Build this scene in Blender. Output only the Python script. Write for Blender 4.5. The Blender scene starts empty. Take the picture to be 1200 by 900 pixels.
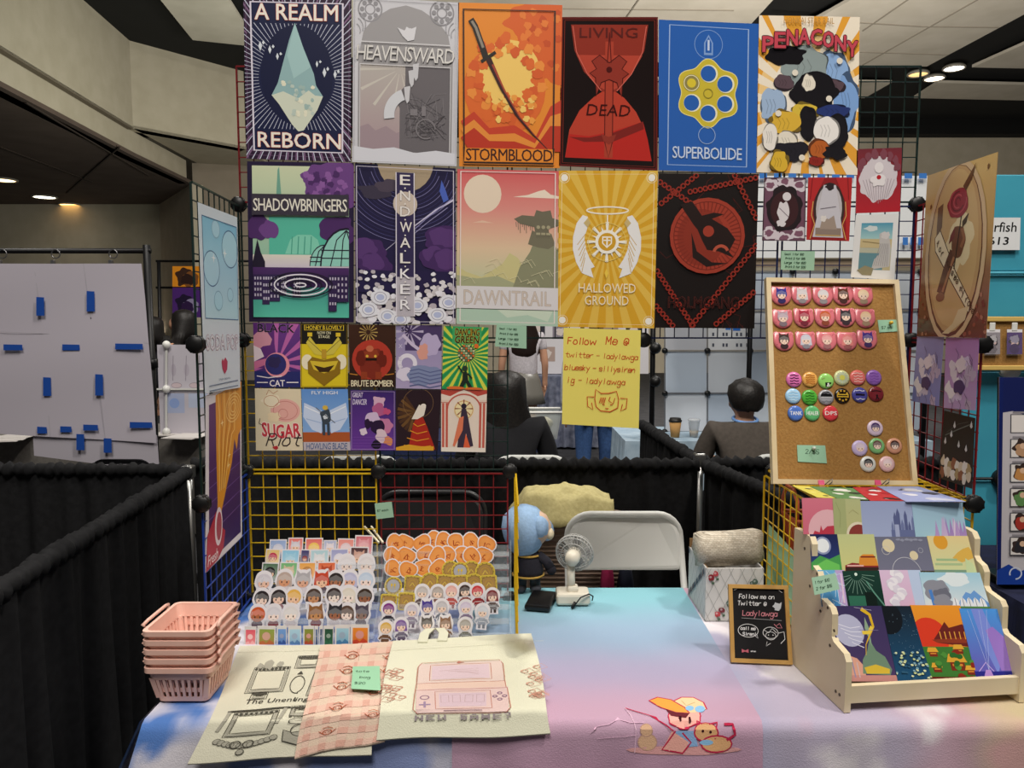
import bpy, math, random
from mathutils import Vector as V
random.seed(7)
S = bpy.context.scene
COL = S.collection
# ---------------- camera, world, lights, exposure ----------------
F = 870.0; PITCH = math.atan(75 / F); EYE = 1.58; TZ = 0.74
cam = bpy.data.cameras.new('camera'); cam.sensor_fit = 'HORIZONTAL'; cam.sensor_width = 36; cam.lens = F / 1200 * 36
co = bpy.data.objects.new('camera', cam); COL.objects.link(co)
co.location = (0, 0, EYE); co.rotation_euler = (math.pi / 2 - PITCH, 0, 0); S.camera = co
cam.clip_end = 200
w = bpy.data.worlds.new('hall'); S.world = w; w.use_nodes = True
bg = w.node_tree.nodes['Background']; bg.inputs[0].default_value = (1.0, .95, .88, 1); bg.inputs[1].default_value = .16
S.view_settings.view_transform = 'Standard'; S.view_settings.look = 'None'
S.view_settings.exposure = 0.0; S.view_settings.gamma = 1; S.view_settings.use_curve_mapping = False
def area(name, loc, target, size, power, col):
    d = bpy.data.lights.new(name, 'AREA'); d.shape = 'DISK'; d.size = size; d.energy = power; d.color = col
    o = bpy.data.objects.new(name, d); COL.objects.link(o); o.location = loc
    o.rotation_euler = (V(target) - V(loc)).to_track_quat('-Z', 'Y').to_euler(); return o
area('hall_or_fill_light', (-.5, -1.5, 6.7), (0, 2.0, 1.0), 2.4, 320, (1, .95, .87))
area('hall_or_fill_light', (2.9, .2, 6.8), (.7, 2.2, 1.0), .5, 190, (1, .93, .84))
area('hall_or_fill_light', (-2.5, 4.5, 6.9), (-.5, 4.5, 0), 1.6, 190, (1, .95, .88))
area('hall_or_fill_light', (1.2, 1.4, 6.9), (.5, 3.1, .5), 1.2, 70, (1, .95, .88))
area('hall_or_fill_light', (-11, 24, 1.2), (-11, 24, 5), 4, 160, (1, .85, .7))  # added uplight in place of floor bounce, brightens the brown soffit from below
area('hall_or_fill_light', (3.5, 7.5, 6.9), (2.5, 7.5, 0), 1.6, 260, (1, .96, .9))
area('hall_or_fill_light', (-2.5, 12, 3.2), (-8, 14, 5.6), 2, 170, (.97, 1, .86))  # unseen fill lamp added to brighten the left bulkhead, not a hall fixture
area('hall_or_fill_light', (4, 9, 2.6), (4.5, 21, 7), 3.0, 760, (1, .94, .84))  # added wash lamp that lifts the far wall and ceiling, no fixture there
# ---------------- helpers ----------------
def lin(h):
    if not isinstance(h, str): return tuple(h)
    h = h.lstrip('#')
    if len(h) == 3: h = ''.join(c * 2 for c in h)
    r = []
    for i in (0, 2, 4):
        c = int(h[i:i + 2], 16) / 255
        r.append(c / 12.92 if c <= .04045 else ((c + .055) / 1.055) ** 2.4)
    return tuple(r)
def mix(a, b, t): a = lin(a); b = lin(b); return tuple(a[i] + (b[i] - a[i]) * t for i in range(3))
sp_, cp_ = math.sin(PITCH), math.cos(PITCH)
def ray(px, py):
    x = (px - 600) / F; y = -(py - 450) / F
    return V((x, cp_ + y * sp_, -sp_ + y * cp_))
def at(px, py, Y): d = ray(px, py); return V((0, 0, EYE)) + d * (Y / d.y)
def on(px, py, z): d = ray(px, py); return V((0, 0, EYE)) + d * ((z - EYE) / d.z)
def atx(px, py, X): d = ray(px, py); return V((0, 0, EYE)) + d * (X / d.x)
def hit(px, py, p, n): d = ray(px, py); e = V((0, 0, EYE)); return e + d * ((V(p) - e).dot(n) / d.dot(n))
def pat(px, Y): return (px - 600) / F * Y
MATS = {}
def mat(name, col=None, rough=.6, metal=0, spec=.4, noise=None, bump=0, scale=60, attr=False, emit=None, alpha=1, ior=None, coat=0):
    if name in MATS: return MATS[name]
    m = bpy.data.materials.new(name); m.use_nodes = True; MATS[name] = m
    nt = m.node_tree; b = nt.nodes['Principled BSDF']
    b.inputs['Roughness'].default_value = rough; b.inputs['Metallic'].default_value = metal
    b.inputs['Specular IOR Level'].default_value = spec
    if coat: b.inputs['Coat Weight'].default_value = coat; b.inputs['Coat Roughness'].default_value = .15
    src = None
    if attr:
        a = nt.nodes.new('ShaderNodeAttribute'); a.attribute_name = 'Col'; src = a.outputs['Color']
        nt.links.new(src, b.inputs['Base Color'])
    elif col is not None:
        b.inputs['Base Color'].default_value = (*lin(col), 1)
    if noise or bump:
        tc = nt.nodes.new('ShaderNodeTexCoord'); nz = nt.nodes.new('ShaderNodeTexNoise')
        nz.inputs['Scale'].default_value = scale; nz.inputs['Detail'].default_value = 4
        nt.links.new(tc.outputs['Object'], nz.inputs['Vector'])
        if noise and not attr:
            r = nt.nodes.new('ShaderNodeValToRGB'); r.color_ramp.elements[0].position = .35; r.color_ramp.elements[1].position = .68
            r.color_ramp.elements[0].color = (*lin(noise), 1); r.color_ramp.elements[1].color = (*lin(col), 1)
            nt.links.new(nz.outputs['Fac'], r.inputs['Fac']); nt.links.new(r.outputs['Color'], b.inputs['Base Color'])
        if bump:
            bp = nt.nodes.new('ShaderNodeBump'); bp.inputs['Strength'].default_value = bump; bp.inputs['Distance'].default_value = .004
            nt.links.new(nz.outputs['Fac'], bp.inputs['Height']); nt.links.new(bp.outputs['Normal'], b.inputs['Normal'])
    if emit: b.inputs['Emission Color'].default_value = (*lin(col), 1); b.inputs['Emission Strength'].default_value = emit
    if alpha < 1: b.inputs['Alpha'].default_value = alpha
    return m
PRINT = mat('print', attr=True, rough=.42, spec=.35)
GLOSS = mat('gloss_print', attr=True, rough=.22, spec=.5)
PAPER = mat('matte_print', attr=True, rough=.85, spec=.2)
CLOTHP = mat('cloth_print', attr=True, rough=.95, spec=.1, bump=.25, scale=350)
BLACKM = mat('black_plastic', '#0c0c0d', .45)
WHITEM = mat('white_plastic', '#dcdcd8', .4)
DRAPE = mat('black_drape', '#1b1b1d', .9, spec=.25, noise='#121214', bump=.3, scale=40)
SKIN = mat('skin', '#c69478', .6); HAIR = mat('black_hair', '#0c0a0a', .5, spec=.5, noise='#1d1815', scale=90, bump=.5)
WD = {}
def wloc(o): return WD.get(o.name, V((0, 0, 0)))
class B:
    def __init__(s): s.v = []; s.f = []; s.c = []; s.m = []; s.s = []; s.has = False
    def add(s, vs, fs, col=None, m=0, smooth=False):
        n = len(s.v); s.v.extend(V(p) for p in vs)
        for f in fs:
            s.f.append([i + n for i in f]); s.m.append(m); s.s.append(smooth)
            if col is None: s.c.append(None)
            elif isinstance(col, list): s.c.append([col[i] for i in f]); s.has = True
            else: s.c.append([lin(col)] * len(f)); s.has = True
        return s
    def box(s, c, d, col=None, m=0, bev=0, rz=0, rx=0):
        x, y, z = [k / 2 for k in d]; b = min(bev, x, y, z) if bev else 0
        if b:
            lv = [(-z, b), (-z + b * .3, b * .3), (-z + b, 0), (z - b, 0), (z - b * .3, b * .3), (z, b)]
        else: lv = [(-z, 0), (z, 0)]
        rings = []
        for zz, i in lv:
            X, Y = x - i, y - i; e = max(b * .6, 0)
            if b: r = [(-X + e, -Y), (X - e, -Y), (X, -Y + e), (X, Y - e), (X - e, Y), (-X + e, Y), (-X, Y - e), (-X, -Y + e)]
            else: r = [(-X, -Y), (X, -Y), (X, Y), (-X, Y)]
            rings.append([V((p[0], p[1], zz)) for p in r])
        cr, sr = math.cos(rz), math.sin(rz); cx, sx = math.cos(rx), math.sin(rx)
        def T(p):
            p = V((p.x, p.y * cx - p.z * sx, p.y * sx + p.z * cx))
            return V((p.x * cr - p.y * sr, p.x * sr + p.y * cr, p.z)) + V(c)
        return s.loft([[T(p) for p in r] for r in rings], col, m, caps=True)
    def loft(s, rings, col=None, m=0, caps=True, smooth=False, closed=True, loop=False):
        n = len(rings[0]); vs = [p for r in rings for p in r]; fs = []
        R = len(rings)
        for i in range(R if loop else R - 1):
            j2 = (i + 1) % R
            for k in range(n if closed else n - 1):
                k2 = (k + 1) % n; fs.append([i * n + k, i * n + k2, j2 * n + k2, j2 * n + k])
        if caps and not loop: fs.append(list(range(n))[::-1]); fs.append([(R - 1) * n + k for k in range(n)])
        return s.add(vs, fs, col, m, smooth)
    def tube(s, pts, r, n=6, col=None, m=0, closed=False, smooth=True):
        pts = [V(p) for p in pts]; N = len(pts); rings = []; prev = None
        for i, p in enumerate(pts):
            a = pts[i - 1] if (i or closed) else p; b = pts[(i + 1) % N] if (i < N - 1 or closed) else p
            t = (b - a).normalized()
            if prev is None:
                u = t.cross(V((0, 0, 1)));
                if u.length < 1e-3: u = t.cross(V((1, 0, 0)))
                u.normalize()
            else:
                u = prev - t * prev.dot(t)
                if u.length < 1e-6: u = t.orthogonal()
                u.normalize()
            prev = u; w_ = t.cross(u); rr = r[i] if isinstance(r, (list, tuple)) else r
            rings.append([p + (u * math.cos(2 * math.pi * k / n + math.pi / n) + w_ * math.sin(2 * math.pi * k / n + math.pi / n)) * rr for k in range(n)])
        return s.loft(rings, col, m, True, smooth and n > 4, loop=closed)
    def bar(s, a, b, w_, col=None, m=0): return s.tube([a, b], w_ * .7071, 4, col, m)
    def lathe(s, prof, c, ax=(0, 0, 1), n=20, col=None, m=0, sx=1, sy=1, smooth=True):
        ax = V(ax).normalized(); u = ax.orthogonal().normalized() if abs(ax.z) < .99 else V((1, 0, 0)); w_ = ax.cross(u)
        rings = [[V(c) + ax * h + u * (math.cos(2 * math.pi * k / n) * max(r, 1e-4) * sx) + w_ * (math.sin(2 * math.pi * k / n) * max(r, 1e-4) * sy) for k in range(n)] for r, h in prof]
        return s.loft(rings, col, m, True, smooth)
    def ball(s, c, r, col=None, m=0, n=16, k=10):
        if not isinstance(r, (tuple, list)): r = (r, r, r)
        rings = []
        for i in range(k + 1):
            a = -math.pi / 2 + math.pi * i / k; q = max(math.cos(a), .01)
            rings.append([V((c[0] + r[0] * q * math.cos(2 * math.pi * j / n), c[1] + r[1] * q * math.sin(2 * math.pi * j / n), c[2] + r[2] * math.sin(a))) for j in range(n)])
        return s.loft(rings, col, m, True, True)
    def prism(s, poly, ext, col=None, m=0):   # poly: 3d points, ext: vector
        ext = V(ext); a = [V(p) for p in poly]; return s.loft([a, [p + ext for p in a]], col, m, True)
    def grid(s, fn, nu, nv, col=None, m=0, smooth=True):
        vs = [fn(i / nu, j / nv) for j in range(nv + 1) for i in range(nu + 1)]
        if callable(col): col = [lin(col(i / nu, j / nv)) for j in range(nv + 1) for i in range(nu + 1)]
        fs = [[j * (nu + 1) + i, j * (nu + 1) + i + 1, (j + 1) * (nu + 1) + i + 1, (j + 1) * (nu + 1) + i] for j in range(nv) for i in range(nu)]
        return s.add(vs, fs, col, m, smooth)
    def build(s, name, mats, parent=None, loc=None):
        if not isinstance(mats, (list, tuple)): mats = [mats]
        if parent is not None: o0 = wloc(parent)
        elif loc is not None: o0 = V(loc)
        else:
            xs = [p.x for p in s.v]; ys = [p.y for p in s.v]; zs = [p.z for p in s.v]
            o0 = V(((min(xs) + max(xs)) / 2, (min(ys) + max(ys)) / 2, min(zs)))
        me = bpy.data.meshes.new(name); me.from_pydata([p - o0 for p in s.v], [], s.f)
        for m_ in mats: me.materials.append(m_)
        me.polygons.foreach_set('material_index', s.m); me.polygons.foreach_set('use_smooth', s.s)
        if s.has:
            ca = me.color_attributes.new('Col', 'FLOAT_COLOR', 'CORNER'); flat = []
            for f, c in zip(s.f, s.c):
                if c is None: c = [(.8, .8, .8)] * len(f)
                for q in c: flat.extend((q[0], q[1], q[2], 1))
            ca.data.foreach_set('color', flat)
        me.update()
        o = bpy.data.objects.new(name, me); COL.objects.link(o)
        if parent is not None: o.parent = parent; WD[o.name] = o0
        else: o.location = o0; WD[o.name] = o0
        return o
def tag(o, label, cat, group=None):
    o['label'] = label; o['category'] = cat
    if group: o['group'] = group
    return o
def thing(name, loc, label, cat, group=None):
    o = bpy.data.objects.new(name, None); o.empty_display_size = .05; COL.objects.link(o); o.location = loc; WD[o.name] = V(loc)
    return tag(o, label, cat, group)
def struct(name, b, m, parent=None):
    o = b.build(name, m, parent)
    if parent is None: o['kind'] = 'structure'
    return o
# ---- text and strokes ----
TXT = {}
def glyphs(s, bold=0, shear=0, space=1.0):
    k = (s, bold, shear, space)
    if k in TXT: return TXT[k]
    c = bpy.data.curves.new('t', 'FONT'); c.body = s; c.size = 1; c.offset = bold; c.shear = shear; c.resolution_u = 2; c.space_character = space
    o = bpy.data.objects.new('t', c); COL.objects.link(o)
    dg = bpy.context.evaluated_depsgraph_get(); me = o.evaluated_get(dg).to_mesh()
    vs = [(v.co.x, v.co.y) for v in me.vertices]; fs = [list(p.vertices) for p in me.polygons]
    o.evaluated_get(dg).to_mesh_clear(); bpy.data.objects.remove(o); bpy.data.curves.remove(c)
    x0 = min(v[0] for v in vs); x1 = max(v[0] for v in vs); y0 = min(v[1] for v in vs); y1 = max(v[1] for v in vs)
    TXT[k] = ([((x - x0) / (x1 - x0), 1 - (y - y0) / (y1 - y0)) for x, y in vs], fs, (x1 - x0) / (y1 - y0)); return TXT[k]
PEN = {'a': '46 27 17 05 04 13 33 45|47 43', 'b': '09 03|05 27 37 46 44 33 13 04', 'c': '46 27 17 05 04 13 33 44', 'd': '45 27 17 05 04 13 33 45|49 43',
 'e': '05 45 46 37 17 05 04 13 33 44', 'f': '49 39 28 23|07 47', 'g': '46 27 17 05 04 13 33 45|47 41 30 10 01', 'h': '09 03|05 27 37 46 43', 'i': '27 23|29 28',
 'k': '09 03|37 05 33', 'l': '29 23', 'm': '07 03|05 17 26 23|25 37 46 43', 'n': '07 03|05 27 37 46 43', 'o': '17 05 04 13 33 44 45 37 17',
 'p': '07 00|05 27 37 46 44 33 13 04', 'r': '07 03|05 27 47', 's': '46 37 17 06 15 35 44 33 13 04', 't': '29 24 33 43|07 47', 'u': '07 04 13 33 45|47 43',
 'v': '07 23 47', 'w': '07 13 36 53 67', 'y': '07 24|47 10', 'F': '49 09 03|06 36', 'M': '03 09 25 49 43', 'S': '48 39 19 08 07 16 36 45 44 33 13 04',
 'P': '03 09 39 48 47 36 06', 'L': '09 03 43', 'T': '09 49|29 23', 'R': '03 09 39 48 47 36 06|26 43', '0': '19 07 05 13 33 45 47 39 19', '1': '17 29 23', '2': '08 19 39 48 47 03 43',
 '3': '08 19 39 48 37 26 36 45 44 33 13 04', '5': '49 09 06 36 45 44 33 13 04', '7': '09 49 13', '$': '48 39 19 08 07 16 36 45 44 33 13 04|29 23', '/': '03 49',
 '-': '06 46', '@': '35 26 15 24 34 35 44 47 38 18 06 04 13 33', '!': '29 25|24 23', 'z': '07 47 03 43', 'x': '07 43|47 03', "'": '29 27', 'q': '47 40|45 27 17 05 04 13 33 45'}
def clip(poly, u0, v0, u1, v1):
    for ax, lim, sg in ((0, u0, 1), (0, u1, -1), (1, v0, 1), (1, v1, -1)):
        out = []
        for i in range(len(poly)):
            a = poly[i - 1]; b = poly[i]; da = (a[ax] - lim) * sg; db = (b[ax] - lim) * sg
            if (da >= 0) != (db >= 0):
                t = da / (da - db); out.append((a[0] + (b[0] - a[0]) * t, a[1] + (b[1] - a[1]) * t))
            if db >= 0: out.append(b)
        poly = out
        if len(poly) < 3: return []
    return poly
class Art:
    """draws printed shapes on a surface P(u,v,h); u right, v down, both 0..1; asp = width / height"""
    def __init__(s, P, asp, b=None, eps=4e-5): s.P = P; s.asp = asp; s.b = b or B(); s.h = 3e-4; s.eps = eps; s.box = (0, 0, 1, 1); s.tess = None; s.rnd = random.Random(3)
    def up(s): s.h += s.eps
    def poly(s, pts, col, up=True, noclip=False):
        if up: s.up()
        q = pts if noclip else clip(pts, *s.box)
        if len(q) < 3: return
        if s.tess:
            du, dv = s.tess; us = [p[0] for p in q]; vs = [p[1] for p in q]
            for i in range(math.floor(min(us) / du), math.floor(max(us) / du) + 1):
                for j in range(math.floor(min(vs) / dv), math.floor(max(vs) / dv) + 1):
                    c = clip(q, i * du, j * dv, i * du + du, j * dv + dv)
                    if len(c) >= 3: s.b.add([s.P(u, v, s.h) for u, v in c], [list(range(len(c)))[::-1]], col)
            return
        s.b.add([s.P(u, v, s.h) for u, v in q], [list(range(len(q)))[::-1]], col)
    def rect(s, u0, v0, u1, v1, col, col2=None, nu=1, nv=1):
        s.up(); h = s.h
        c = (lambda a, b_: mix(col, col2, b_)) if col2 else col
        if col2: nv = max(nv, 6)
        s.b.grid(lambda a, b_: s.P(u0 + (u1 - u0) * a, v0 + (v1 - v0) * (1 - b_), h), nu, nv, (lambda a, b_: mix(col, col2, 1 - b_)) if col2 else col, smooth=False)
    def grad(s, stops):
        for (v0, c0), (v1, c1) in zip(stops, stops[1:]): s.rect(0, v0, 1, v1, c0, c1); s.h -= s.eps
        s.up()
    def pts(s, u, v, r, rv=None, n=24, a0=0, a1=360):
        rv = r if rv is None else rv
        return [(u + r * math.cos(math.radians(a0 + (a1 - a0) * i / n)), v - rv * s.asp * math.sin(math.radians(a0 + (a1 - a0) * i / n))) for i in range(n + (a1 - a0 < 360))]
    def ell(s, u, v, r, col, rv=None, n=24, a0=0, a1=360): s.poly(s.pts(u, v, r, rv, n, a0, a1), col)
    def ring(s, u, v, r, w_, col, rv=None, n=32, a0=0, a1=360): s.line(s.pts(u, v, r, rv, n, a0, a1), w_, col, a1 - a0 >= 360)
    def line(s, pts, w_, col, closed=False, taper=False):
        s.up(); a = s.asp; P = [(p[0], p[1] / a) for p in pts]; N = len(P)
        if N < 2: return
        L = []; R = []
        for i in range(N):
            p0 = P[i - 1] if (i or closed) else P[i]; p1 = P[(i + 1) % N] if (i < N - 1 or closed) else P[i]
            dx, dy = p1[0] - p0[0], p1[1] - p0[1]; l = math.hypot(dx, dy) or 1; ww = w_ / 2
            if taper: ww *= max(.15, 1 - i / (N - 1))
            nx, ny = -dy / l * ww, dx / l * ww
            L.append((P[i][0] + nx, (P[i][1] + ny) * a)); R.append((P[i][0] - nx, (P[i][1] - ny) * a))
        for i in range(N if closed else N - 1):
            j = (i + 1) % N; s.poly([L[i], L[j], R[j], R[i]], col, False)
    def frame(s, m, w_, col, mv=None):
        mv = m * s.asp if mv is None else mv; s.line([(m, mv), (1 - m, mv), (1 - m, 1 - mv), (m, 1 - mv)], w_, col, True)
    def rays(s, cu, cv, r0, r1, n, frac, col, a0=0, jit=0):
        s.up()
        for i in range(n):
            t = a0 + 2 * math.pi * (i + s.rnd.uniform(-jit, jit)) / n; d = math.pi / n * frac
            q = lambda r, t_: (cu + r * math.cos(t_), cv + r * s.asp * math.sin(t_))
            s.poly([q(r0, t - d), q(r1, t - d), q(r1, t + d), q(r0, t + d)], col, False)
    def blob(s, u, v, r, col, rv=None, n=14, jit=.25, up=True):
        rv = r if rv is None else rv; out = []
        ks = [1 + s.rnd.uniform(-jit, jit) for _ in range(n)]
        for i in range(n * 3):
            f = (i % 3) / 3; f = f * f * (3 - 2 * f); k = ks[i // 3] * (1 - f) + ks[(i // 3 + 1) % n] * f
            t = 2 * math.pi * i / (n * 3); out.append((u + r * k * math.cos(t), v + rv * s.asp * k * math.sin(t)))
        s.h += 0 if up else 1.5e-5
        s.poly(out, col, up)
    def text(s, t, u0, v0, u1, v1, col, bold=0, shear=0, arc=0, out=None, outw=.03, space=1.0):
        vs, fs, _ = glyphs(t, 0, shear, space); H = v1 - v0
        def put(du, dv, c):
            s.h += 1.5e-5; h = s.h
            s.b.add([s.P(u0 + (u1 - u0) * x + du, v0 + H * y + arc * (x - .5) ** 2 * 4 + dv, h) for x, y in vs], fs, c)
        bw = max(0, bold) * .9 * H; ow = bw + outw * .9 * H
        if out:
            for k in range(8): put(ow * math.cos(k * math.pi / 4) / s.asp, ow * math.sin(k * math.pi / 4), out)
        if bw > 0:
            for k in range(4): put(bw * math.cos(k * math.pi / 2 + .78) / s.asp, bw * math.sin(k * math.pi / 2 + .78), col)
        s.up(); put(0, 0, col)
    def hand(s, t, u, v, sz, w_, col, adv=None, slant=.12):
        """pen strokes; sz = cap height as a fraction of the width"""
        k = sz / 6; x = u; e0 = s.eps; s.eps = 5e-6
        for ch in t:
            if ch == ' ': x += k * 3.2; continue
            g = PEN.get(ch, PEN['o'])
            for st in g.split('|'):
                q = [(int(p[0]), int(p[1]) - 3) for p in st.split()]
                p = [(x + ((a - (.75 if adv is None and ch in "il1!'" else 0)) * .9 + b_ * slant) * k, v - b_ * k * s.asp) for a, b_ in q]
                for m, n in zip(p, p[1:]):
                    d = (n[0] - m[0], n[1] - m[1]); L = math.hypot(d[0], d[1] / s.asp) or 1; f = w_ * .3 / L
                    s.line([(m[0] - d[0] * f, m[1] - d[1] * f), (n[0] + d[0] * f, n[1] + d[1] * f)], w_, col)
            x += k * ((2.6 if ch in "il1!'" else 5.0) if adv is None else adv) + (k * 1.9 if ch == 'w' else 0)
        s.eps = e0; return x
def quad(c0, c1, c2, c3, bulge=0):
    c0, c1, c2, c3 = map(V, (c0, c1, c2, c3)); n = (c1 - c0).cross(c3 - c0).normalized()
    if n.dot(V((0, 0, EYE)) - c0) < 0: n = -n
    def P(u, v, h=0): return c0 * (1 - u) * (1 - v) + c1 * u * (1 - v) + c2 * u * v + c3 * (1 - u) * v + n * (h + bulge * math.sin(math.pi * v) * math.sin(math.pi * min(1, max(0, u))))
    P.n = n; P.asp = ((c1 - c0).length + (c2 - c3).length) / ((c3 - c0).length + (c2 - c1).length); return P
def sheet(name, P, fn, label, cat, group=None, base='#e8e6e0', m=None, th=.0006, parent=None, nu=1, nv=1):
    """a thin card: back, edges and printed face in one mesh"""
    b = B(); a = Art(P, P.asp, b)
    ring = [(i / nu, 0) for i in range(nu)] + [(1, j / nv) for j in range(nv)] + [(1 - i / nu, 1) for i in range(nu)] + [(0, 1 - j / nv) for j in range(nv)]
    b.grid(lambda u, v: P(u, 1 - v, .0002), nu, nv, base); b.grid(lambda u, v: P(1 - u, 1 - v, -th), nu, nv, base)
    b.loft([[P(u, v, -th) for u, v in ring], [P(u, v, .0002) for u, v in ring]], base, caps=False)
    if fn: fn(a)
    o = b.build(name, m or PRINT, parent)
    if label: tag(o, label, cat, group)
    return o
def pxq(pts, Y): return quad(*[at(x, y, Y) for x, y in pts])
# ================= the hall =================
CARPET = mat('carpet', '#3a3a3e', .95, noise='#2b2b2f', scale=8)
WALLM = mat('beige_wall', '#b3aa98', .9, noise='#aba28f', scale=3)
VOID = mat('ceiling_void', '#050505', .95, noise='#0a0a0a', scale=2)
PANEL = mat('ceiling_panel', '#c4bdb0', .9, noise='#b9b2a4', scale=2)
BROWN = mat('brown_soffit', '#5e5048', .9, noise='#52453e', scale=1.5, bump=.1)
ZC = 7.1
b = B(); b.box((0, 12, -.03), (60, 60, .06)); struct('floor', b, CARPET)
b = B(); b.box((0, 12, ZC + .25), (60, 60, .1)); CEIL = struct('ceiling', b, VOID)
def panel(pts, z=ZC, th=.06, name='ceiling_panel', m=PANEL):
    p = [on(x, y, z) for x, y in pts]; bb = B(); bb.prism(p, (0, 0, th)); return bb.build(name, m, CEIL)
panel([(140, -60), (230, -60), (284, 25), (300, 52), (330, 58), (226, 47), (221, 41)])
panel([(350, -60), (960, -60), (906, 0), (838, 74), (330, 66), (300, 20)])
panel([(1104, -60), (1350, -60), (1200, 17), (1086, 78), (860, 74), (965, 18)])
panel([(1400, -60), (1420, 85), (1139, 79), (1200, 52)])
panel([(700, 92), (1045, 97), (1013, 115), (700, 110)]); panel([(1099, 97), (1400, 104), (1400, 122), (1071, 115)])
LJ = mat('panel_joint', '#8d867a', .9)
for a_, b_ in (((1011, 36), (1150, -60)), ((1011, 76), (1250, -60)), ((905, 20), (1080, 31)), ((1080, 31), (1170, 32)), ((980, 60), (1110, 64)), ((660, 10), (860, 12)), ((720, 40), (790, -60))):
    bb = B(); p, q = on(*a_, ZC - .004), on(*b_, ZC - .004); bb.bar(p, q, .025); bb.build('panel_joint', LJ, CEIL)
b = B(); b.box((0, 22.3, 3.5), (60, .2, 7.2)); struct('wall_back', b, WALLM)
b = B(); b.box((0, 22.0, ZC + .03), (60, .5, .5)); struct('trim_1', b, VOID)
# stepped bulkhead on the left
def wallpoly(name, p, th, m): bb = B(); bb.prism(p, th); return struct(name, bb, m)
xa = -7.25
A0, A1, A2 = V((-7.0, 6, 0)), V((-7.86, 15.8, 0)), V((-6.2, 17.7, 0)); C2 = V((-8.0, 18.9, 0)); zt, zb, zs = ZC + .2, 5.54, 4.97
up = lambda p, z: V((p.x, p.y, z))
wallpoly('wall_left', [up(A0, zb), up(A1, zb), up(A1, zt), up(A0, zt)], (-.25, 0, 0), WALLM)
wallpoly('wall_left_return', [up(A1, zb), up(A2, zb), up(A2, zt), up(A1, zt)], (-.2, .2, 0), WALLM)
wallpoly('trim_2', [up(A0, zb - .02), up(A1, zb - .02), up(A1, zb + .03), up(A0, zb + .03)], (-.3, 0, 0), mat('trim_dark', '#6d6355', .8))
o_ = V((-.12, 0, 0))
wallpoly('wall_left_lower', [up(A0, zs) + o_, up(A1, zs) + o_, up(C2, zs) + o_, up(C2, zb) + o_, up(A1, zb) + o_, up(A0, zb) + o_], (-.2, 0, 0), WALLM)
wallpoly('wall_left_soffit', [up(A1, zb), up(A2, zb), up(A2 + V((0, 2.2, 0)), zb), up(C2 + V((0, .9, 0)), zb)], (0, 0, .06), WALLM)
E1, E2 = on(107, 290, zs), on(0, 275, zs); c2 = up(C2, zs)
wallpoly('trim_3', [up(A0, zs), up(A1, zs), c2, E1, E2, V((-22, 6, zs))], (0, 0, .08), BROWN)
for a_, b_ in (((0, 172), (108, 213)), ((140, 172), (78, 226)), ((30, 120), (175, 206))):
    bb = B(); p, q = on(*a_, zs - .004), on(*b_, zs - .004); bb.bar(p, q, .03); k = struct('trim_4', bb, mat('joint_dark', '#3c322c', .9))
wallpoly('wall_left_far', [V((c2.x, c2.y, 0)), V((E1.x, E1.y, 0)), up(E1, zs), up(c2, zs)], (.2, .2, 0), WALLM)
wallpoly('wall_left_end', [V((E1.x, E1.y, 0)), V((E2.x - 3, E2.y, 0)), V((E2.x - 3, E2.y, zs)), up(E1, zs)], (0, .3, 0), WALLM)
wallpoly('wall_left_core', [V((-8.1, 19.2, 0)), V((-5.2, 20.0, 0)), V((-5.2, 20.0, zb)), V((-8.1, 19.2, zb))], (0, .2, 0), mat('taupe_wall', '#8f8476', .9, noise='#867b6d', scale=2))
def downlight(p, r, col, st, label):
    t = thing('ceiling_light', p, label, 'ceiling light', 'round ceiling lights')
    bb = B(); bb.lathe([(r, .06), (r * 1.16, .02), (r * 1.16, -.015), (r, -.02), (r, .05)], p, (0, 0, 1), 24); bb.build('trim_ring', mat('light_trim', '#8c887e', .5), t)
    bb = B(); bb.lathe([(r * .98, 0), (r * .98, .03)], p, (0, 0, 1), 24); bb.build('lamp', mat('lamp_' + col, col, .5, emit=st), t)
for (x, y), c, s_, l in (((1076, 87), '#ffd08a', 1.3, 'dim amber round light in the dark ceiling gap, leftmost of three'), ((1095, 92), '#ffe9d0', 9, 'bright round light in the dark ceiling gap, lowest of three'), ((1118, 80), '#fff4e8', 11, 'bright white round light in the dark ceiling gap, rightmost of three')):
    downlight(on(x, y, ZC - .02), .2, c, s_, l)
for (x, y), c, s_, l in (((3, 211), '#ffdca8', 5, 'warm round light in the brown sloping soffit, at the photo edge'), ((52, 231), '#fff6e0', 8, 'white round light in the brown soffit, middle of three'), ((82, 240), '#ffc878', 5, 'amber round light in the brown soffit, rightmost of three')):
    downlight(on(x, y, zs - .02), .28, c, s_, l)
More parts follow.
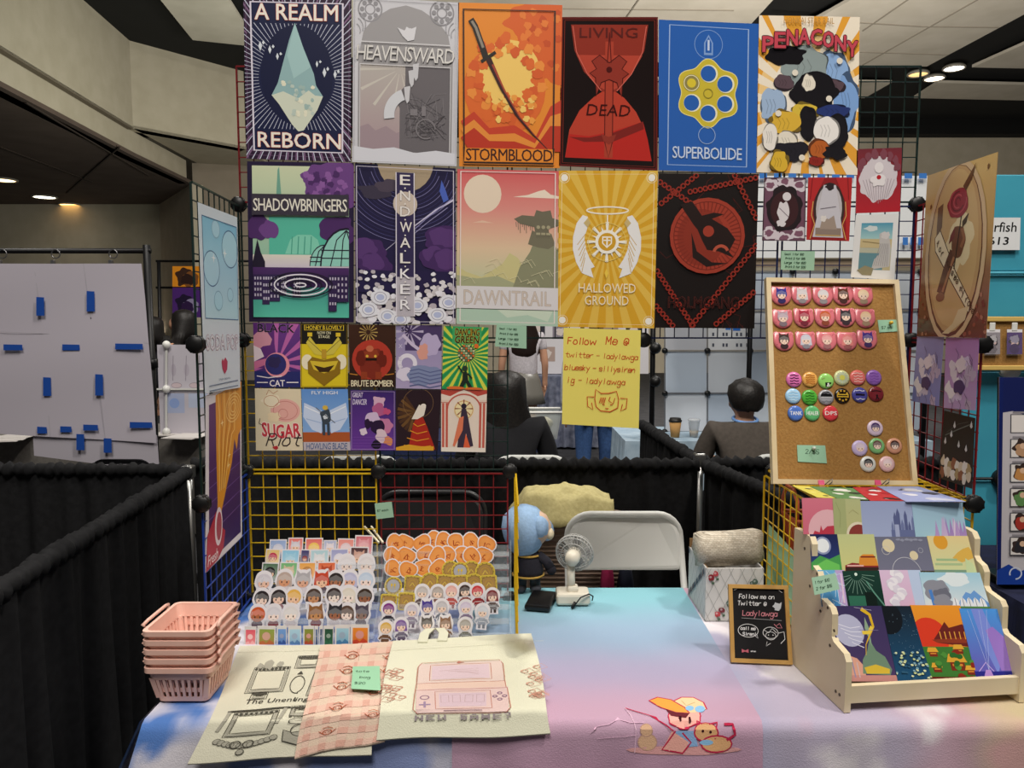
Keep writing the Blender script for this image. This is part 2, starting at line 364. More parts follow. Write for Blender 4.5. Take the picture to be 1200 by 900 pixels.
# ---- pipe and drape partitions ----
def drape(name, p0, p1, z, label, seed=1, amp=.018, group='black drape partitions'):
    p0, p1 = V((*p0, 0)), V((*p1, 0)); d = p1 - p0; L = d.length; t = d.normalized(); n = V((-t.y, t.x, 0)); r = random.Random(seed)
    ph = [r.uniform(0, 6) for _ in range(6)]
    T = thing(name, p0, label, 'drape', group)
    def off(s, v): return amp * (math.sin(s * 38 + ph[0] + math.sin(s * 9 + ph[2]) * 1.6) + .5 * math.sin(s * 71 + ph[1]) + .35 * math.sin(s * 17 + v * 2)) * (.35 + .65 * v)
    nu = max(12, int(L * 55)); bb = B()
    bb.grid(lambda u, v: p0 + d * u + n * off(u * L, 1 - v) + V((0, 0, .02 + (z - .03) * v)), nu, 8)
    bb.build('curtain', DRAPE, T)
    bb = B(); rings = []; m = int(L * 70)
    for i in range(m + 1):
        s = i / m; rad = .026 + .007 * math.sin(i * 1.9 + ph[3]) + r.uniform(-.005, .006); c = p0 + d * s + V((0, 0, z))
        rings.append([c + n * math.cos(a) * rad + V((0, 0, math.sin(a) * (rad + r.uniform(-.002, .004)))) + t * math.sin(a * 2 + i) * .004 for a in [k * math.pi / 5 for k in range(10)]])
    bb.loft(rings, smooth=True); bb.build('gathered_hem', DRAPE, T)
    return T
drape('drape_partition', (-1.47, 3.38), (.86, 3.38), .918, 'black drape partition behind the two chairs, running across the booth', 2)
drape('drape_partition', (-4.6, 3.36), (-1.5, 3.34), .9, 'black drape partition below the white paper sheets at left', 3)
drape('drape_partition', (-1.16, .75), (-1.43, 3.2), .91, 'black drape rail running towards the viewer at lower left', 4, .022)
drape('drape_partition', (.885, 3.36), (1.10, 2.36), .915, 'black drape rail slanting towards the cork board on the right', 5)
drape('drape_partition', (.82, 4.65), (.87, 3.45), .92, 'black drape rail leading away behind the yellow handwritten sheet', 6)
drape('drape_partition', (.9, 3.42), (2.6, 3.42), .915, 'black drape partition behind the seated man, right of the post', 7)
def post(x, y, h, label):
    t = thing('drape_post', (x, y, 0), label, 'post', 'drape posts')
    bb = B(); bb.tube([(x, y, .01), (x, y, h)], .019, 10); bb.build('pole', mat('aluminium', '#9a9a98', .35, .9), t)
    bb = B(); bb.box((x, y, h - .03), (.05, .05, .06), bev=.008); bb.build('cap', MATS['aluminium'], t)
    bb = B(); bb.box((x, y, .006), (.4, .4, .012), bev=.003); bb.build('base_plate', MATS['aluminium'], t)
post(.872, 3.41, .965, 'grey metal post where the black drapes meet right of centre')
post(-1.455, 3.29, .93, 'grey metal post where the black drapes meet at left')
# ---- neighbours: left ----
PIPE = mat('black_pipe', '#101012', .4, .3)
t = thing('banner_frame', at(178, 420, 3.9) * 1, 'black pipe frame holding the taped white paper sheets', 'banner stand')
t.location.z = 0; WD[t.name] = V(t.location)
pz = at(0, 294, 3.9).z; xr = pat(177, 3.9)
for nm, p, q, r in (('crossbar', (-4.6, 3.9, pz), (xr + .02, 3.9, pz), .014), ('post', (xr, 3.9, 0), (xr, 3.9, pz + .03), .019), ('post', (-4.5, 3.9, 0), (-4.5, 3.9, pz + .03), .019), ('foot', (xr, 3.6, .02), (xr, 4.2, .02), .018), ('foot', (-4.5, 3.6, .02), (-4.5, 4.2, .02), .018)):
    bb = B(); bb.tube([p, q], r, 10); bb.build(nm, PIPE, t)
for zz in (at(0, 432, 3.9).z,): bb = B(); bb.lathe([(.019, 0), (.032, .005), (.032, .05), (.019, .055)], (xr, 3.9, zz)); bb.build('collar', PIPE, t)
YB = 3.84
t = thing('paper_banner', at(80, 530, YB), 'large white banner of taped paper sheets hanging on a black frame', 'banner')
Pb = pxq([(-60, 309), (166, 309), (184, 519), (-60, 505)], YB)
def wav(P, a, f=9):
    def Q(u, v, h=0): return P(u, v, h + a * math.sin(u * f + v * 4) + a * .6 * math.sin(v * 11 + u * 3))
    Q.n = P.n; Q.asp = P.asp; return Q
def seams(a):
    for u in (.44, .70): a.line([(u, 0), (u + .02, .3), (u + .05, 1)], .003, '#a9a5ae')
    a.line([(0, .39), (.5, .4), (1, .44)], .003, '#aaa6ae'); a.line([(.72, .3), (.75, .65)], .006, '#5b5860')
PSH = sheet('paper_sheets', wav(Pb, .006), seams, None, None, base='#b9b3be', m=PAPER, parent=t, nu=12, nv=10)
PS2 = pxq([(38, 500), (184, 510), (187, 553), (40, 534)], YB + .012)
sheet('paper_sheets', PS2, None, None, None, base='#b3aeb8', m=PAPER, parent=t)
for x, y, ww, hh in ((47, 359, 9, 22), (106, 353, 9, 24), (15, 407, 22, 7), (83, 407, 20, 7), (151, 406, 32, 7), (55, 453, 9, 22), (116, 451, 9, 25), (49, 504, 11, 8), (77, 503, 13, 7), (106, 501, 17, 7), (165, 498, 26, 7), (94, 518, 9, 19), (126, 522, 9, 17)):
    c = [(x - ww / 2, y - hh / 2), (x + ww / 2, y - hh / 2 + .5), (x + ww / 2 + .5, y + hh / 2), (x - ww / 2, y + hh / 2)]
    o = sheet('tape_strip', pxq(c, YB - .014), None, None, None, base='#1c4aa0', m=PAPER, parent=PSH); o['label'] = 'blue tape strip'
for i, x in enumerate((-45, 6, 68, 135)):
    p = at(x, 298, 3.9); bb = B(); r = .022
    if x > 0:
        bb.tube([p + V((r * math.cos(a), -.02, -.0 + r * math.sin(a))) for a in [k * math.pi / 8 for k in range(-8, 10)]], .003, 5); bb.box(p + V((0, -.045, -.05)), (.02, .02, .035), bev=.004)
        tag(bb.build('hook_clip', mat('steel', '#88888a', .3, .9)), 'metal curtain hook clip on the black bar, %s' % ['', 'nearest the photo edge', 'the middle one', 'above the right paper column'][i], 'clip', 'banner hook clips')
GREYC = mat('grey_cloth', '#77736e', .95, noise='#6b6762', scale=30)
def skirted(name, x0, x1, y0, y1, z, m, label, seed=1):
    bb = B(); r = random.Random(seed)
    ring = []
    N = 60
    def per(s):
        L = [(x0, y0), (x1, y0), (x1, y1), (x0, y1)]; s *= 4; i = int(s) % 4; f = s - int(s); a, c = L[i], L[(i + 1) % 4]; return V((a[0] + (c[0] - a[0]) * f, a[1] + (c[1] - a[1]) * f, 0))
    cx, cy = (x0 + x1) / 2, (y0 + y1) / 2; rings = []
    for zz, k in ((.03, 1), (z * .5, .6), (z - .02, .1), (z, 0), (z, -.3)):
        rr = []
        for i in range(N * 4):
            p = per(i / (N * 4)); d = (p - V((cx, cy, 0))).normalized(); rr.append(p + d * (k * .025 * (1 + math.sin(i * .9) + .6 * math.sin(i * .37)) if k > 0 else k * .02) + V((0, 0, zz)))
        rings.append(rr)
    bb.loft(rings, smooth=False); return tag(bb.build(name, m), label, 'table')
skirted('draped_table', -5.2, -2.25, 5.3, 6.0, .74, GREYC, 'grey clothed table behind the taped paper sheets')
for i, (x, y, a) in enumerate(((8, 514, .2), (22, 511, -.1), (205, 508, .15), (222, 512, -.2))):
    p = on(x, y, .745); p.z = .745 + .003 * i; bb = B(); bb.box(p, (.24, .3, .004), rz=a); bb.box(p + V((.02, .01, .004)), (.22, .28, .003), rz=a + .15)
    tag(bb.build('paper_stack', mat('paper_white', '#c9c4c0', .9)), 'loose white papers on the grey table, %s' % ['at the photo edge', 'beside the edge stack', 'below the white drawing board', 'against the long banner'][i], 'papers', 'papers on the grey table')
t = thing('display_board', at(212, 509, 5.36), 'white wire-cube board with pale drawings at left', 'display board')
def drawings(a):
    for u in (.3, .55, .8): a.ell(u, .28, .05, '#b6aebb', .12); a.line([(u, .12), (u - .02, .4)], .012, '#8f8794')
    for u in (.35, .7): a.ell(u, .45, .1, '#c8b7bd', .05); a.ring(u, .45, .1, .01, '#998f98', .05)
    a.rect(0, .49, 1, .51, '#777'); a.rect(.12, .54, .5, .76, '#aab4d2'); a.rect(.58, .54, .95, .7, '#b8c2da'); a.ell(.3, .65, .1, '#8fa6d8')
sheet('panel', pxq([(184, 404), (246, 404), (246, 509), (188, 509)], 5.36), drawings, None, None, base='#c3bec8', m=PAPER, parent=t)
for x in (195,):
    for y in (404, 456, 506): bb = B(); bb.ball(at(x, y, 5.33), .03, n=8, k=6); bb.build('connector', WHITEM, t)
bb = B(); bb.bar(at(195, 404, 5.34), at(195, 508, 5.34), .012); bb.bar(at(184, 456, 5.34), at(246, 456, 5.34), .012); bb.build('wire_frame', WHITEM, t)
t = thing('banner_frame', (pat(186, 8.5), 8.5, 0), 'distant black pipe frame with orange and purple prints', 'banner stand')
bb = B(); bb.tube([(pat(186, 8.5), 8.5, 0), at(186, 306, 8.5)], .02, 8); bb.build('post', PIPE, t)
for y in (306, 337): bb = B(); bb.tube([at(183, y, 8.5), at(300, y, 8.5)], .014, 8); bb.build('crossbar', PIPE, t)
def blobs(cols):
    def f(a):
        for i, c in enumerate(cols): a.blob(.3 + .4 * a.rnd.random(), .4 + .3 * a.rnd.random(), .28 - .05 * i, c)
    return f
sheet('far_print', pxq([(202, 312), (240, 312), (240, 336), (202, 336)], 8.44), blobs(['#3a2318', '#7a4a20', '#2b1712']), 'orange print with dark figures on the distant frame', 'print', base='#d98a1e')
sheet('far_print', pxq([(202, 337), (240, 337), (240, 372), (202, 372)], 8.44), blobs(['#1d1030', '#8d84a6', '#2b1440']), 'purple print below the orange one on the distant frame', 'print', base='#4a2470')
# ---- people ----
def skin(name, J, E, m, parent=None, lv=2, loc=None):
    names = list(J); me = bpy.data.meshes.new(name)
    base = wloc(parent) if parent else V(loc)
    me.from_pydata([V(J[n][0]) - base for n in names], [(names.index(a), names.index(c)) for a, c in E], [])
    o = bpy.data.objects.new(name, me); COL.objects.link(o)
    k = o.modifiers.new('skin', 'SKIN'); k.use_smooth_shade = True
    for i, n in enumerate(names):
        r = J[n][1]; r = (r, r) if not isinstance(r, tuple) else r; me.skin_vertices[0].data[i].radius = r; me.skin_vertices[0].data[i].use_root = (i == 0)
    sd = o.modifiers.new('s', 'SUBSURF'); sd.levels = lv; sd.render_levels = lv
    dg = bpy.context.evaluated_depsgraph_get(); m2 = bpy.data.meshes.new_from_object(o.evaluated_get(dg)); m2.name = name
    bpy.data.objects.remove(o); m2.materials.clear(); m2.materials.append(m)
    for p in m2.polygons: p.use_smooth = True; p.material_index = 0
    o = bpy.data.objects.new(name, m2); COL.objects.link(o)
    if parent: o.parent = parent; WD[o.name] = base
    else: o.location = base; WD[o.name] = base
    return o
def figure(x, y, hd, label, sit=False, head_z=None, H=1.7, shirt='#4a443f', legs='#1b1b20', hair='#0c0a0a', longhair=0, skirt=None, sleeves=True, chin=0):
    """one person seen mostly from behind; faces along angle hd (0 = away from the viewer)"""
    c, s_ = math.cos(hd), math.sin(hd)
    W_ = lambda X, Y, Z: V((x + X * c - Y * s_, y + X * s_ + Y * c, Z))
    hip = .53 if sit else H * .53; top = head_z or (hip + H * .47); k = top - hip; k /= .80
    sh = hip + .50 * k; nk = hip + .57 * k; hc = top - .115
    lean = .10 if sit else 0
    J = {'pelvis': (W_(0, 0, hip), (.15, .11)), 'waist': (W_(0, lean * .4, hip + .2 * k), (.13, .10)), 'chest': (W_(0, lean, hip + .38 * k), (.12, .08)),
      'neck0': (W_(0, lean * 1.25 + .01, sh + .02), (.048, .048)), 'neck': (W_(0, lean * 1.4, nk), (.052, .055)), 'head0': (W_(0, lean * 1.5 + .01, hc - .045), (.07, .085)), 'head1': (W_(0, lean * 1.5 + .005, hc + .035), (.078, .095)), 'crown': (W_(0, lean * 1.5, top - .035), (.05, .06)),
      'nose': (W_(0, lean * 1.5 + .125, hc - .02), .012)}
    E = [('pelvis', 'waist'), ('waist', 'chest'), ('chest', 'neck0'), ('neck0', 'neck'), ('neck', 'head0'), ('head0', 'head1'), ('head1', 'crown'), ('head1', 'nose')]
    for q, n in ((-1, 'l'), (1, 'r')):
        J[n + 'ear'] = (W_(q * .088, lean * 1.5 - .005, hc - .015), (.012, .02)); E.append(('head1', n + 'ear'))
        J[n + 'sh'] = (W_(q * .19, lean, sh - .02), .056)
        if sit: el, wr, ha = W_(q * .27, lean + .06, hip + .2 * k), W_(q * .17, lean + .29, hip + .22 * k), W_(q * .12, lean + .37, hip + .22 * k)
        else: el, wr, ha = W_(q * .235, -.03, hip + .2 * k), W_(q * .245, .03, hip - .03), W_(q * .24, .05, hip - .11)
        J[n + 'el'] = (el, .041); J[n + 'wr'] = (wr, .028); J[n + 'ha'] = (ha, (.036, .016))
        E += [('chest', n + 'sh'), (n + 'sh', n + 'el'), (n + 'el', n + 'wr'), (n + 'wr', n + 'ha')]
        d = (ha - wr).normalized(); sd = V((c, s_, 0)) if abs(d.z) < .6 else V((-s_, c, 0))
        for f in range(4):
            a = ha + sd * (.026 * (f - 1.5) / 1.5) + d * .03; e_ = a + d * (.03 + .006 * (1.5 - abs(f - 1.5))) - V((0, 0, .004)); g = e_ + d * .022 + V((-s_, c, 0)) * .012 - V((0, 0, .006))
            J[n + 'f%da' % f] = (a, .009); J[n + 'f%db' % f] = (e_, .008); J[n + 'f%dc' % f] = (g, .007); E += [(n + 'ha', n + 'f%da' % f), (n + 'f%da' % f, n + 'f%db' % f), (n + 'f%db' % f, n + 'f%dc' % f)]
        J[n + 'th'] = (wr + d * .035 + sd * q * -.04, .01); J[n + 'tt'] = (wr + d * .07 + sd * q * -.05, .008); E += [(n + 'wr', n + 'th'), (n + 'th', n + 'tt')]
        if sit: kn, an, toe = W_(q * .12, .42, .5), W_(q * .12, .40, .09), W_(q * .12, .53, .04)
        else: kn, an, toe = W_(q * .095, .01, .29 * H), W_(q * .09, -.02, .08), W_(q * .1, .11, .035)
        J[n + 'hp'] = (W_(q * .09, .01, hip - .03), .088); J[n + 'kn'] = (kn, .056); J[n + 'an'] = (an, .037); J[n + 'toe'] = (toe, (.036, .026))
        E += [('pelvis', n + 'hp'), (n + 'hp', n + 'kn'), (n + 'kn', n + 'an'), (n + 'an', n + 'toe')]
    body = skin('person', J, E, SKIN, None, 2, (x, y, 0)); tag(body, label, 'person')
    inf = lambda ns, a, ov={}: ({n: (J[n][0] if n not in ov else ov[n], tuple(r_ + a for r_ in (J[n][1] if isinstance(J[n][1], tuple) else (J[n][1],) * 2))) for n in ns})
    ns = ['pelvis', 'waist', 'chest', 'neck0', 'lsh', 'rsh', 'lel', 'rel'] + (['lwr', 'rwr'] if sleeves else [])
    ov = {} if sleeves else {n + 'el': J[n + 'sh'][0].lerp(J[n + 'el'][0], .55) for n in 'lr'}
    shj = inf(ns, .016, ov); shj['neck0'] = (shj['neck0'][0] - V((0, 0, .018)), (.095, .09)); shj['chest'] = (shj['chest'][0] + V((0, 0, .012)), (.17, .135)); shj['pelvis'] = (shj['pelvis'][0] - V((0, 0, .03)), (.185, .145)); shj['waist'] = (shj['waist'][0], (.155, .125))
    skin('shirt', shj, [e for e in E if e[0] in ns and e[1] in ns], mat('shirt_' + shirt, shirt, .9, noise=mix(shirt, '#000000', .2), scale=50, bump=.2), body)
    ns = ['pelvis', 'lhp', 'rhp', 'lkn', 'rkn'] + ([] if skirt else ['lan', 'ran'])
    if skirt:
        bb = B(); rings = []
        for z_, r_ in ((hip + .12 * k, .15), (hip + .02, .19), (hip - .12, .22), (.68, .25)):
            rings.append([W_(r_ * (1 + .03 * math.sin(i * 3)) * math.cos(i * math.pi / 12), r_ * .75 * math.sin(i * math.pi / 12), z_) for i in range(24)])
        bb.loft(rings, smooth=True); bb.build('skirt', mat('skirt_' + skirt, skirt, .35, spec=.7), body)
    else: skin('trousers', inf(ns, .012), [e for e in E if e[0] in ns and e[1] in ns], mat('cloth_' + legs, legs, .9, noise=mix(legs, '#000000', .25), scale=60), body)
    bb = B(); hp = W_(0, lean * 1.5 - .012, hc + .03)
    rings = []
    if longhair:
        for z_, rx, ry in ((-longhair, .10, .05), (-longhair + .1, .17, .08), (-.25, .165, .09), (-.1, .12, .10), (0, .112, .115), (.06, .10, .105), (.095, .06, .07), (.108, .015, .02)):
            rings.append([hp + W_(0, 0, 0) * 0 + V(((rx * (1 + .07 * math.sin(i * 5 + z_ * 30))) * math.cos(i * math.pi / 14) * c - (ry * math.sin(i * math.pi / 14) - .035) * s_, rx * math.cos(i * math.pi / 14) * s_ + (ry * math.sin(i * math.pi / 14) - .035) * c, z_)) for i in range(28)])
        bb.loft(rings, smooth=True)
    else:
        r_ = random.Random(4)
        for z_, rx, ry, o in ((-.085, .06, .04, -.06), (-.065, .085, .06, -.045), (-.03, .097, .09, -.026), (.01, .102, .112, -.012), (.05, .092, .105, -.004), (.08, .06, .07, 0), (.094, .015, .02, 0)):
            rings.append([hp + V((rx * (1 + r_.uniform(-.05, .05)) * math.cos(i * math.pi / 16) * c - (ry * math.sin(i * math.pi / 16) + o) * s_, rx * math.cos(i * math.pi / 16) * s_ + (ry * math.sin(i * math.pi / 16) + o) * c, z_ + r_.uniform(-.006, .006))) for i in range(32)])
        bb.loft(rings, smooth=True)
    bb.build('hair', HAIR if hair == '#0c0a0a' else mat('hair_' + hair, hair, .5, noise=mix(hair, '#000000', .5), scale=90), body)
    return body
man = figure(1.345, 4.12, 0, 'man with short black hair in grey-brown shirt, seated with back turned', True, 1.235, shirt='#4d4640')
bb = B(); q = V((1.345, 4.12 + .13, 1.01)); bb.tube([q + V((.068 * math.cos(a), .07 * math.sin(a), .012 * math.sin(a))) for a in [k * math.pi / 8 for k in range(16)]], .009, 6, closed=True); bb.build('lanyard', mat('lanyard', '#6f9ad6', .7), man)
figure(-.03, 4.15, 0, 'person in black with very long dark hair, seated with back turned', True, 1.27, shirt='#15151a', legs='#101014', longhair=.62)
figure(.12, 8.0, .15, 'woman in white top and grey skirt standing with her back turned', False, None, 1.72, shirt='#cfc9cf', hair='#2a1a14', longhair=.5, skirt='#76736c', sleeves=False)
figure(.68, 6.0, 0, 'person in blue jeans standing behind the yellow handwritten sheet', False, None, 1.7, shirt='#cfd2d6', legs='#3f5f92')
figure(pat(212, 7.2), 7.2, 1.3, 'person with long black hair in profile behind the white board', False, None, 1.66, shirt='#18161a', longhair=.32)
figure(pat(180, 7.9), 7.9, .4, 'person with dark hair half hidden by the black frame', False, None, 1.6, shirt='#22222a', longhair=.2)
# ---- folding chairs ----
def chair(x, y, hd, col, label, top=.83, wd=.44):
    t = thing('folding_chair', (x, y, 0), label, 'chair', 'folding chairs'); c, s_ = math.cos(hd), math.sin(hd)
    Wp = lambda X, Y, Z: V((x + X * c - Y * s_, y + X * s_ + Y * c, Z)); m = mat('chair_' + col, col, .38, spec=.5)
    def rr(w_, h, r, k=6):
        out = []
        for cx, cz, a0 in ((w_ / 2 - r, h - r, 0), (-w_ / 2 + r, h - r, 90), (-w_ / 2 + .02, .02, 180), (w_ / 2 - .02, .02, 270)):
            R = r if cz > .03 else .02
            for i in range(k + 1): a = math.radians(a0 + 90 * i / k); out.append((cx + R * math.cos(a), cz + R * math.sin(a)))
        return out
    h = .2; o = rr(wd - .012, h, .088); bb = B()
    cv = lambda px_: -.25 + .03 * (1 - (px_ / (wd / 2)) ** 2) * -1
    tl_ = lambda z: (h - z) * .24
    f = [Wp(px_, cv(px_) + tl_(pz_), top - .006 - h + pz_) for px_, pz_ in o]; bk = [Wp(px_, cv(px_) - .014 + tl_(pz_), top - .006 - h + pz_) for px_, pz_ in o]
    f2 = [Wp(px_ * .94, cv(px_) + .004 + tl_(pz_), top - .006 - h + .006 + pz_ * .94) for px_, pz_ in o]
    bb.loft([bk, f, f2], smooth=False); bb.build('backrest', m, t)
    bb = B(); tp = []
    for sx, a0, a1 in ((1, 0, 90), (-1, 90, 180)):
        for i in range(7): a = math.radians(a0 + (a1 - a0) * i / 6); tp.append(Wp(sx * (wd / 2 - .09) + .09 * math.cos(a), -.25 - .005, top - .09 + .09 * math.sin(a)))
    bb.tube([Wp(wd / 2, .2, .02), Wp(wd / 2, -.1, .42), Wp(wd / 2, -.205, .63)] + tp + [Wp(-wd / 2, -.205, .63), Wp(-wd / 2, -.1, .42), Wp(-wd / 2, .2, .02)], .0125, 8); bb.build('back_frame', m, t)
    bb = B(); bb.box((0, 0, 0), (wd - .04, .38, .025), bev=.01); bb.v = [Wp(p.x, p.y + .02, p.z + .445) for p in bb.v]; bb.build('seat', m, t)
    for q in (-1, 1): bb = B(); bb.tube([Wp(q * (wd / 2 - .03), .17, .43), Wp(q * (wd / 2 - .03), -.26, .02)], .0115, 8); bb.build('leg', m, t)
    for yy in (-.2, .12): bb = B(); bb.tube([Wp(-wd / 2 + .03, yy, .1), Wp(wd / 2 - .03, yy, .1)], .009, 6); bb.build('crossbar', m, t)
    return t
chair(.434, 2.57, math.pi, '#ebece8', 'white folding chair just behind the table, seller side')
chair(-.347, 2.87, math.pi, '#2a2a2d', 'dark grey folding chair behind the red wire grid', .845, .46)
chair(pat(622, 4.0), 4.12, 0, '#c9cbc8', 'white folding chair under the long-haired person', .86, .40)
chair(pat(425, 4.0), 4.12, 0, '#c3c5c2', 'white folding chair seen below the small posters, empty', .86, .42)
chair(pat(925, 3.95), 4.12, 0, '#c9cbc8', 'white folding chair under the seated man', .865, .44)
chair(pat(130, 3.8), 4.12, 0, '#202024', 'dark folding chair below the taped paper sheets', .86, .36)
# ---- neighbours: centre and right ----
NAVY = mat('navy_cloth', '#232c52', .95, noise='#1c2445', scale=60)
PALE = mat('pale_blue_cloth', '#8fa6b8', .9, noise='#a9bccb', scale=12)
skirted('draped_table', .78, 2.9, 5.05, 5.75, .75, PALE, 'table under a pale blue cloth with two drink cups')
skirted('draped_table', -.9, .22, 5.0, 5.7, .75, NAVY, 'table under a scalloped navy cloth with a clear bin', 2)
skirted('draped_table', pat(625, 9), pat(700, 9), 9.0, 9.5, .9, mat('plaid', '#7f8497', .9, noise='#555b70', scale=14), 'far table under a grey-blue plaid cloth', 3)
def farshow(a):
    for u, v, c in ((.12, .2, '#3a3a44'), (.3, .25, '#8a8490'), (.52, .2, '#2c2c34'), (.7, .3, '#a08a80'), (.88, .22, '#3c3c48'), (.2, .65, '#b09a90'), (.45, .62, '#55505c'), (.66, .7, '#c0b0a8'), (.85, .66, '#4a4650')): a.rect(u - .06, v - .13, u + .06, v + .13, c); a.blob(u, v, .03, '#d8ccc4')
t = thing('display_board', at(660, 433, 9.3), 'white display board of small prints on the far plaid table', 'display board')
sheet('panel', pxq([(612, 372), (760, 372), (760, 438), (612, 438)], 9.3), farshow, None, None, base='#d9d6da', m=PAPER, parent=t)
def cubes(xs, ys, Y, label, fills, rod=.007):
    t = thing('wire_cube_shelf', at(xs[0], ys[-1], Y), label, 'display shelf')
    for i in range(len(xs) - 1):
        for j in range(len(ys) - 1):
            if (i, j) in fills:
                c = fills[(i, j)]; fn = c if callable(c) else None
                q = [(xs[i] + 1, ys[j] + 1), (xs[i + 1] - 1, ys[j] + 1), (xs[i + 1] - 1, ys[j + 1] - 1), (xs[i] + 1, ys[j + 1] - 1)]
                sheet('panel', pxq(q, Y), fn, None, None, base='#d4d6da' if fn else c, m=PAPER, parent=t)
    bb = B()
    for x in xs: bb.bar(at(x, ys[0], Y - .012), at(x, ys[-1], Y - .012), rod)
    for y in ys: bb.bar(at(xs[0], y, Y - .012), at(xs[-1], y, Y - .012), rod)
    bb.build('wire_frame', mat('grey_wire', '#7c8088', .4, .5), t)
    for x in xs:
        for y in ys: bb = B(); p = at(x, y, Y - .016); bb.lathe([(.002, -.016), (.022, -.01), (.022, .01), (.002, .016)], p, (0, 1, 0), 10); bb.build('connector', BLACKM, t)
    return t
def tapes(a):
    for u in (.12, .37, .45, .7, .8, .95):
        for v in (.12, .4, .6, .88): a.rect(u - .025, v - .05, u + .025, v + .04, '#4d5160')
    a.rect(.42, .32, .55, .48, '#3f78c8'); a.rect(.6, .36, .78, .5, '#2e6bc4')
def golds(a):
    a.rect(0, .38, 1, 1, '#b9bcc4')
    for u in (.15, .6): a.poly([(u, .12), (u + .18, .22), (u + .17, .3), (u - .01, .2)], '#c79a4a')
    for u in (.08, .42, .8): a.rect(u, .02, u + .1, .07, '#5a5d69'); a.rect(u, .32, u + .1, .37, '#5a5d69')
cubes([779, 829, 879, 929, 979, 1029, 1079], [318, 364, 411, 461, 506], 5.5, 'wire-cube shelf with white panels behind the seated man', {**{(i, j): ['#aeb9c8', '#c2c8d0', '#b4c0cf', '#c9ced6'][(i + j) % 4] for i in range(6) for j in range(4)}, (0, 1): golds, (1, 1): tapes})
t = thing('taped_paper_screen', at(990, 303, 4.6), 'white paper screen edged with blue tape behind the right grid', 'paper screen')
sheet('paper', pxq([(884, 206), (1096, 206), (1096, 302), (884, 302)], 4.6), None, None, None, base='#dfe2e4', m=PAPER, parent=t)
for i in range(12): sheet('tape_strip', pxq([(890 + i * 17, 203), (899 + i * 17, 203), (899 + i * 17, 209), (890 + i * 17, 209)], 4.57), None, None, None, base='#3d78c4', m=PAPER, parent=t)
for i in range(3): sheet('tape_strip', pxq([(1058 + i * 9, 278), (1064 + i * 9, 278), (1064 + i * 9, 287), (1058 + i * 9, 287)], 4.57), None, None, None, base='#3d78c4', m=PAPER, parent=t)
bb = B(); bb.box((at(985, 308, 4.62).x, 4.64, at(985, 308, 4.62).z), (1.25, .03, .05)); bb.build('rail', mat('tan_rail', '#8b7a66', .7), t)
for x in (884, 1096): bb = B(); p = at(x, 206, 4.66); bb.tube([(p.x, p.y, 0), p], .016, 8); bb.build('post', PIPE, t)
def cup(x, y, label, dome):
    p = on(x, y, .752); t = thing('drink_cup', p, label, 'cup', 'cups on the pale blue table')
    if dome:
        bb = B(); bb.lathe([(.028, 0), (.041, .115), (.043, .118), (.040, .116), (.027, .004)], p, n=20); bb.build('cup_body', mat('clear_plastic', '#d8dce0', .15, alpha=.35), t)
        bb = B(); bb.lathe([(.026, .003), (.032, .045)], p, n=20); bb.build('drink', mat('iced_drink', '#cdb694', .3), t)
        bb = B(); bb.lathe([(.044, .117), (.045, .124), (.036, .132), (.006, .134)], p, n=20); bb.build('lid', MATS['clear_plastic'], t)
    else:
        bb = B(); bb.lathe([(.03, 0), (.043, .112)], p, n=20); bb.build('cup_body', mat('kraft', '#b58a52', .8), t)
        bb = B(); bb.lathe([(.046, .110), (.046, .120), (.041, .124), (.039, .136), (.02, .138)], p, n=20); bb.build('lid', mat('lid_black', '#17130f', .5), t)
cup(791, 512, 'brown paper coffee cup with black lid on pale blue table', False); cup(813, 512, 'clear plastic cup of iced drink on pale blue table', True)
t = thing('banner_frame', (pat(765, 5), 4.98, 0), 'black pole with clamp knobs beside the pale blue table', 'stand')
bb = B(); bb.tube([(pat(765, 5), 4.98, 0), at(767, 250, 4.98)], .018, 8); bb.build('post', PIPE, t)
for y in (408, 447): bb = B(); bb.ball(at(768, y, 4.95), .04, n=10, k=6); bb.build('knob', BLACKM, t)
t = thing('storage_bin', on(630, 505, .755), 'clear plastic bin on the navy table behind the drape', 'bin')
p = V((pat(627, 5.2), 5.2, .755)); bb = B()
bb.loft([[p + V((sx * (.15 + k * .03), sy * (.1 + k * .02), k * .19)) for sx, sy in ((-1, -1), (1, -1), (1, 1), (-1, 1))] for k in (0, 1)], caps=False); bb.build('bin_body', mat('bin_plastic', '#c9d0cc', .2, alpha=.4), t)
bb = B(); q = [p + V((sx * .185, sy * .125, .19)) for sx, sy in ((-1, -1), (1, -1), (1, 1), (-1, 1))]; bb.tube(q, .009, 6, closed=True); bb.build('rim', WHITEM, t)
bb = B(); r_ = random.Random(2)
for i in range(14): bb.ball(p + V((r_.uniform(-.1, .1), r_.uniform(-.06, .06), r_.uniform(.03, .13))), r_.uniform(.02, .04), n=8, k=5)
k = bb.build('wrapped_contents', mat('wrap', '#b8b49a', .3), t)
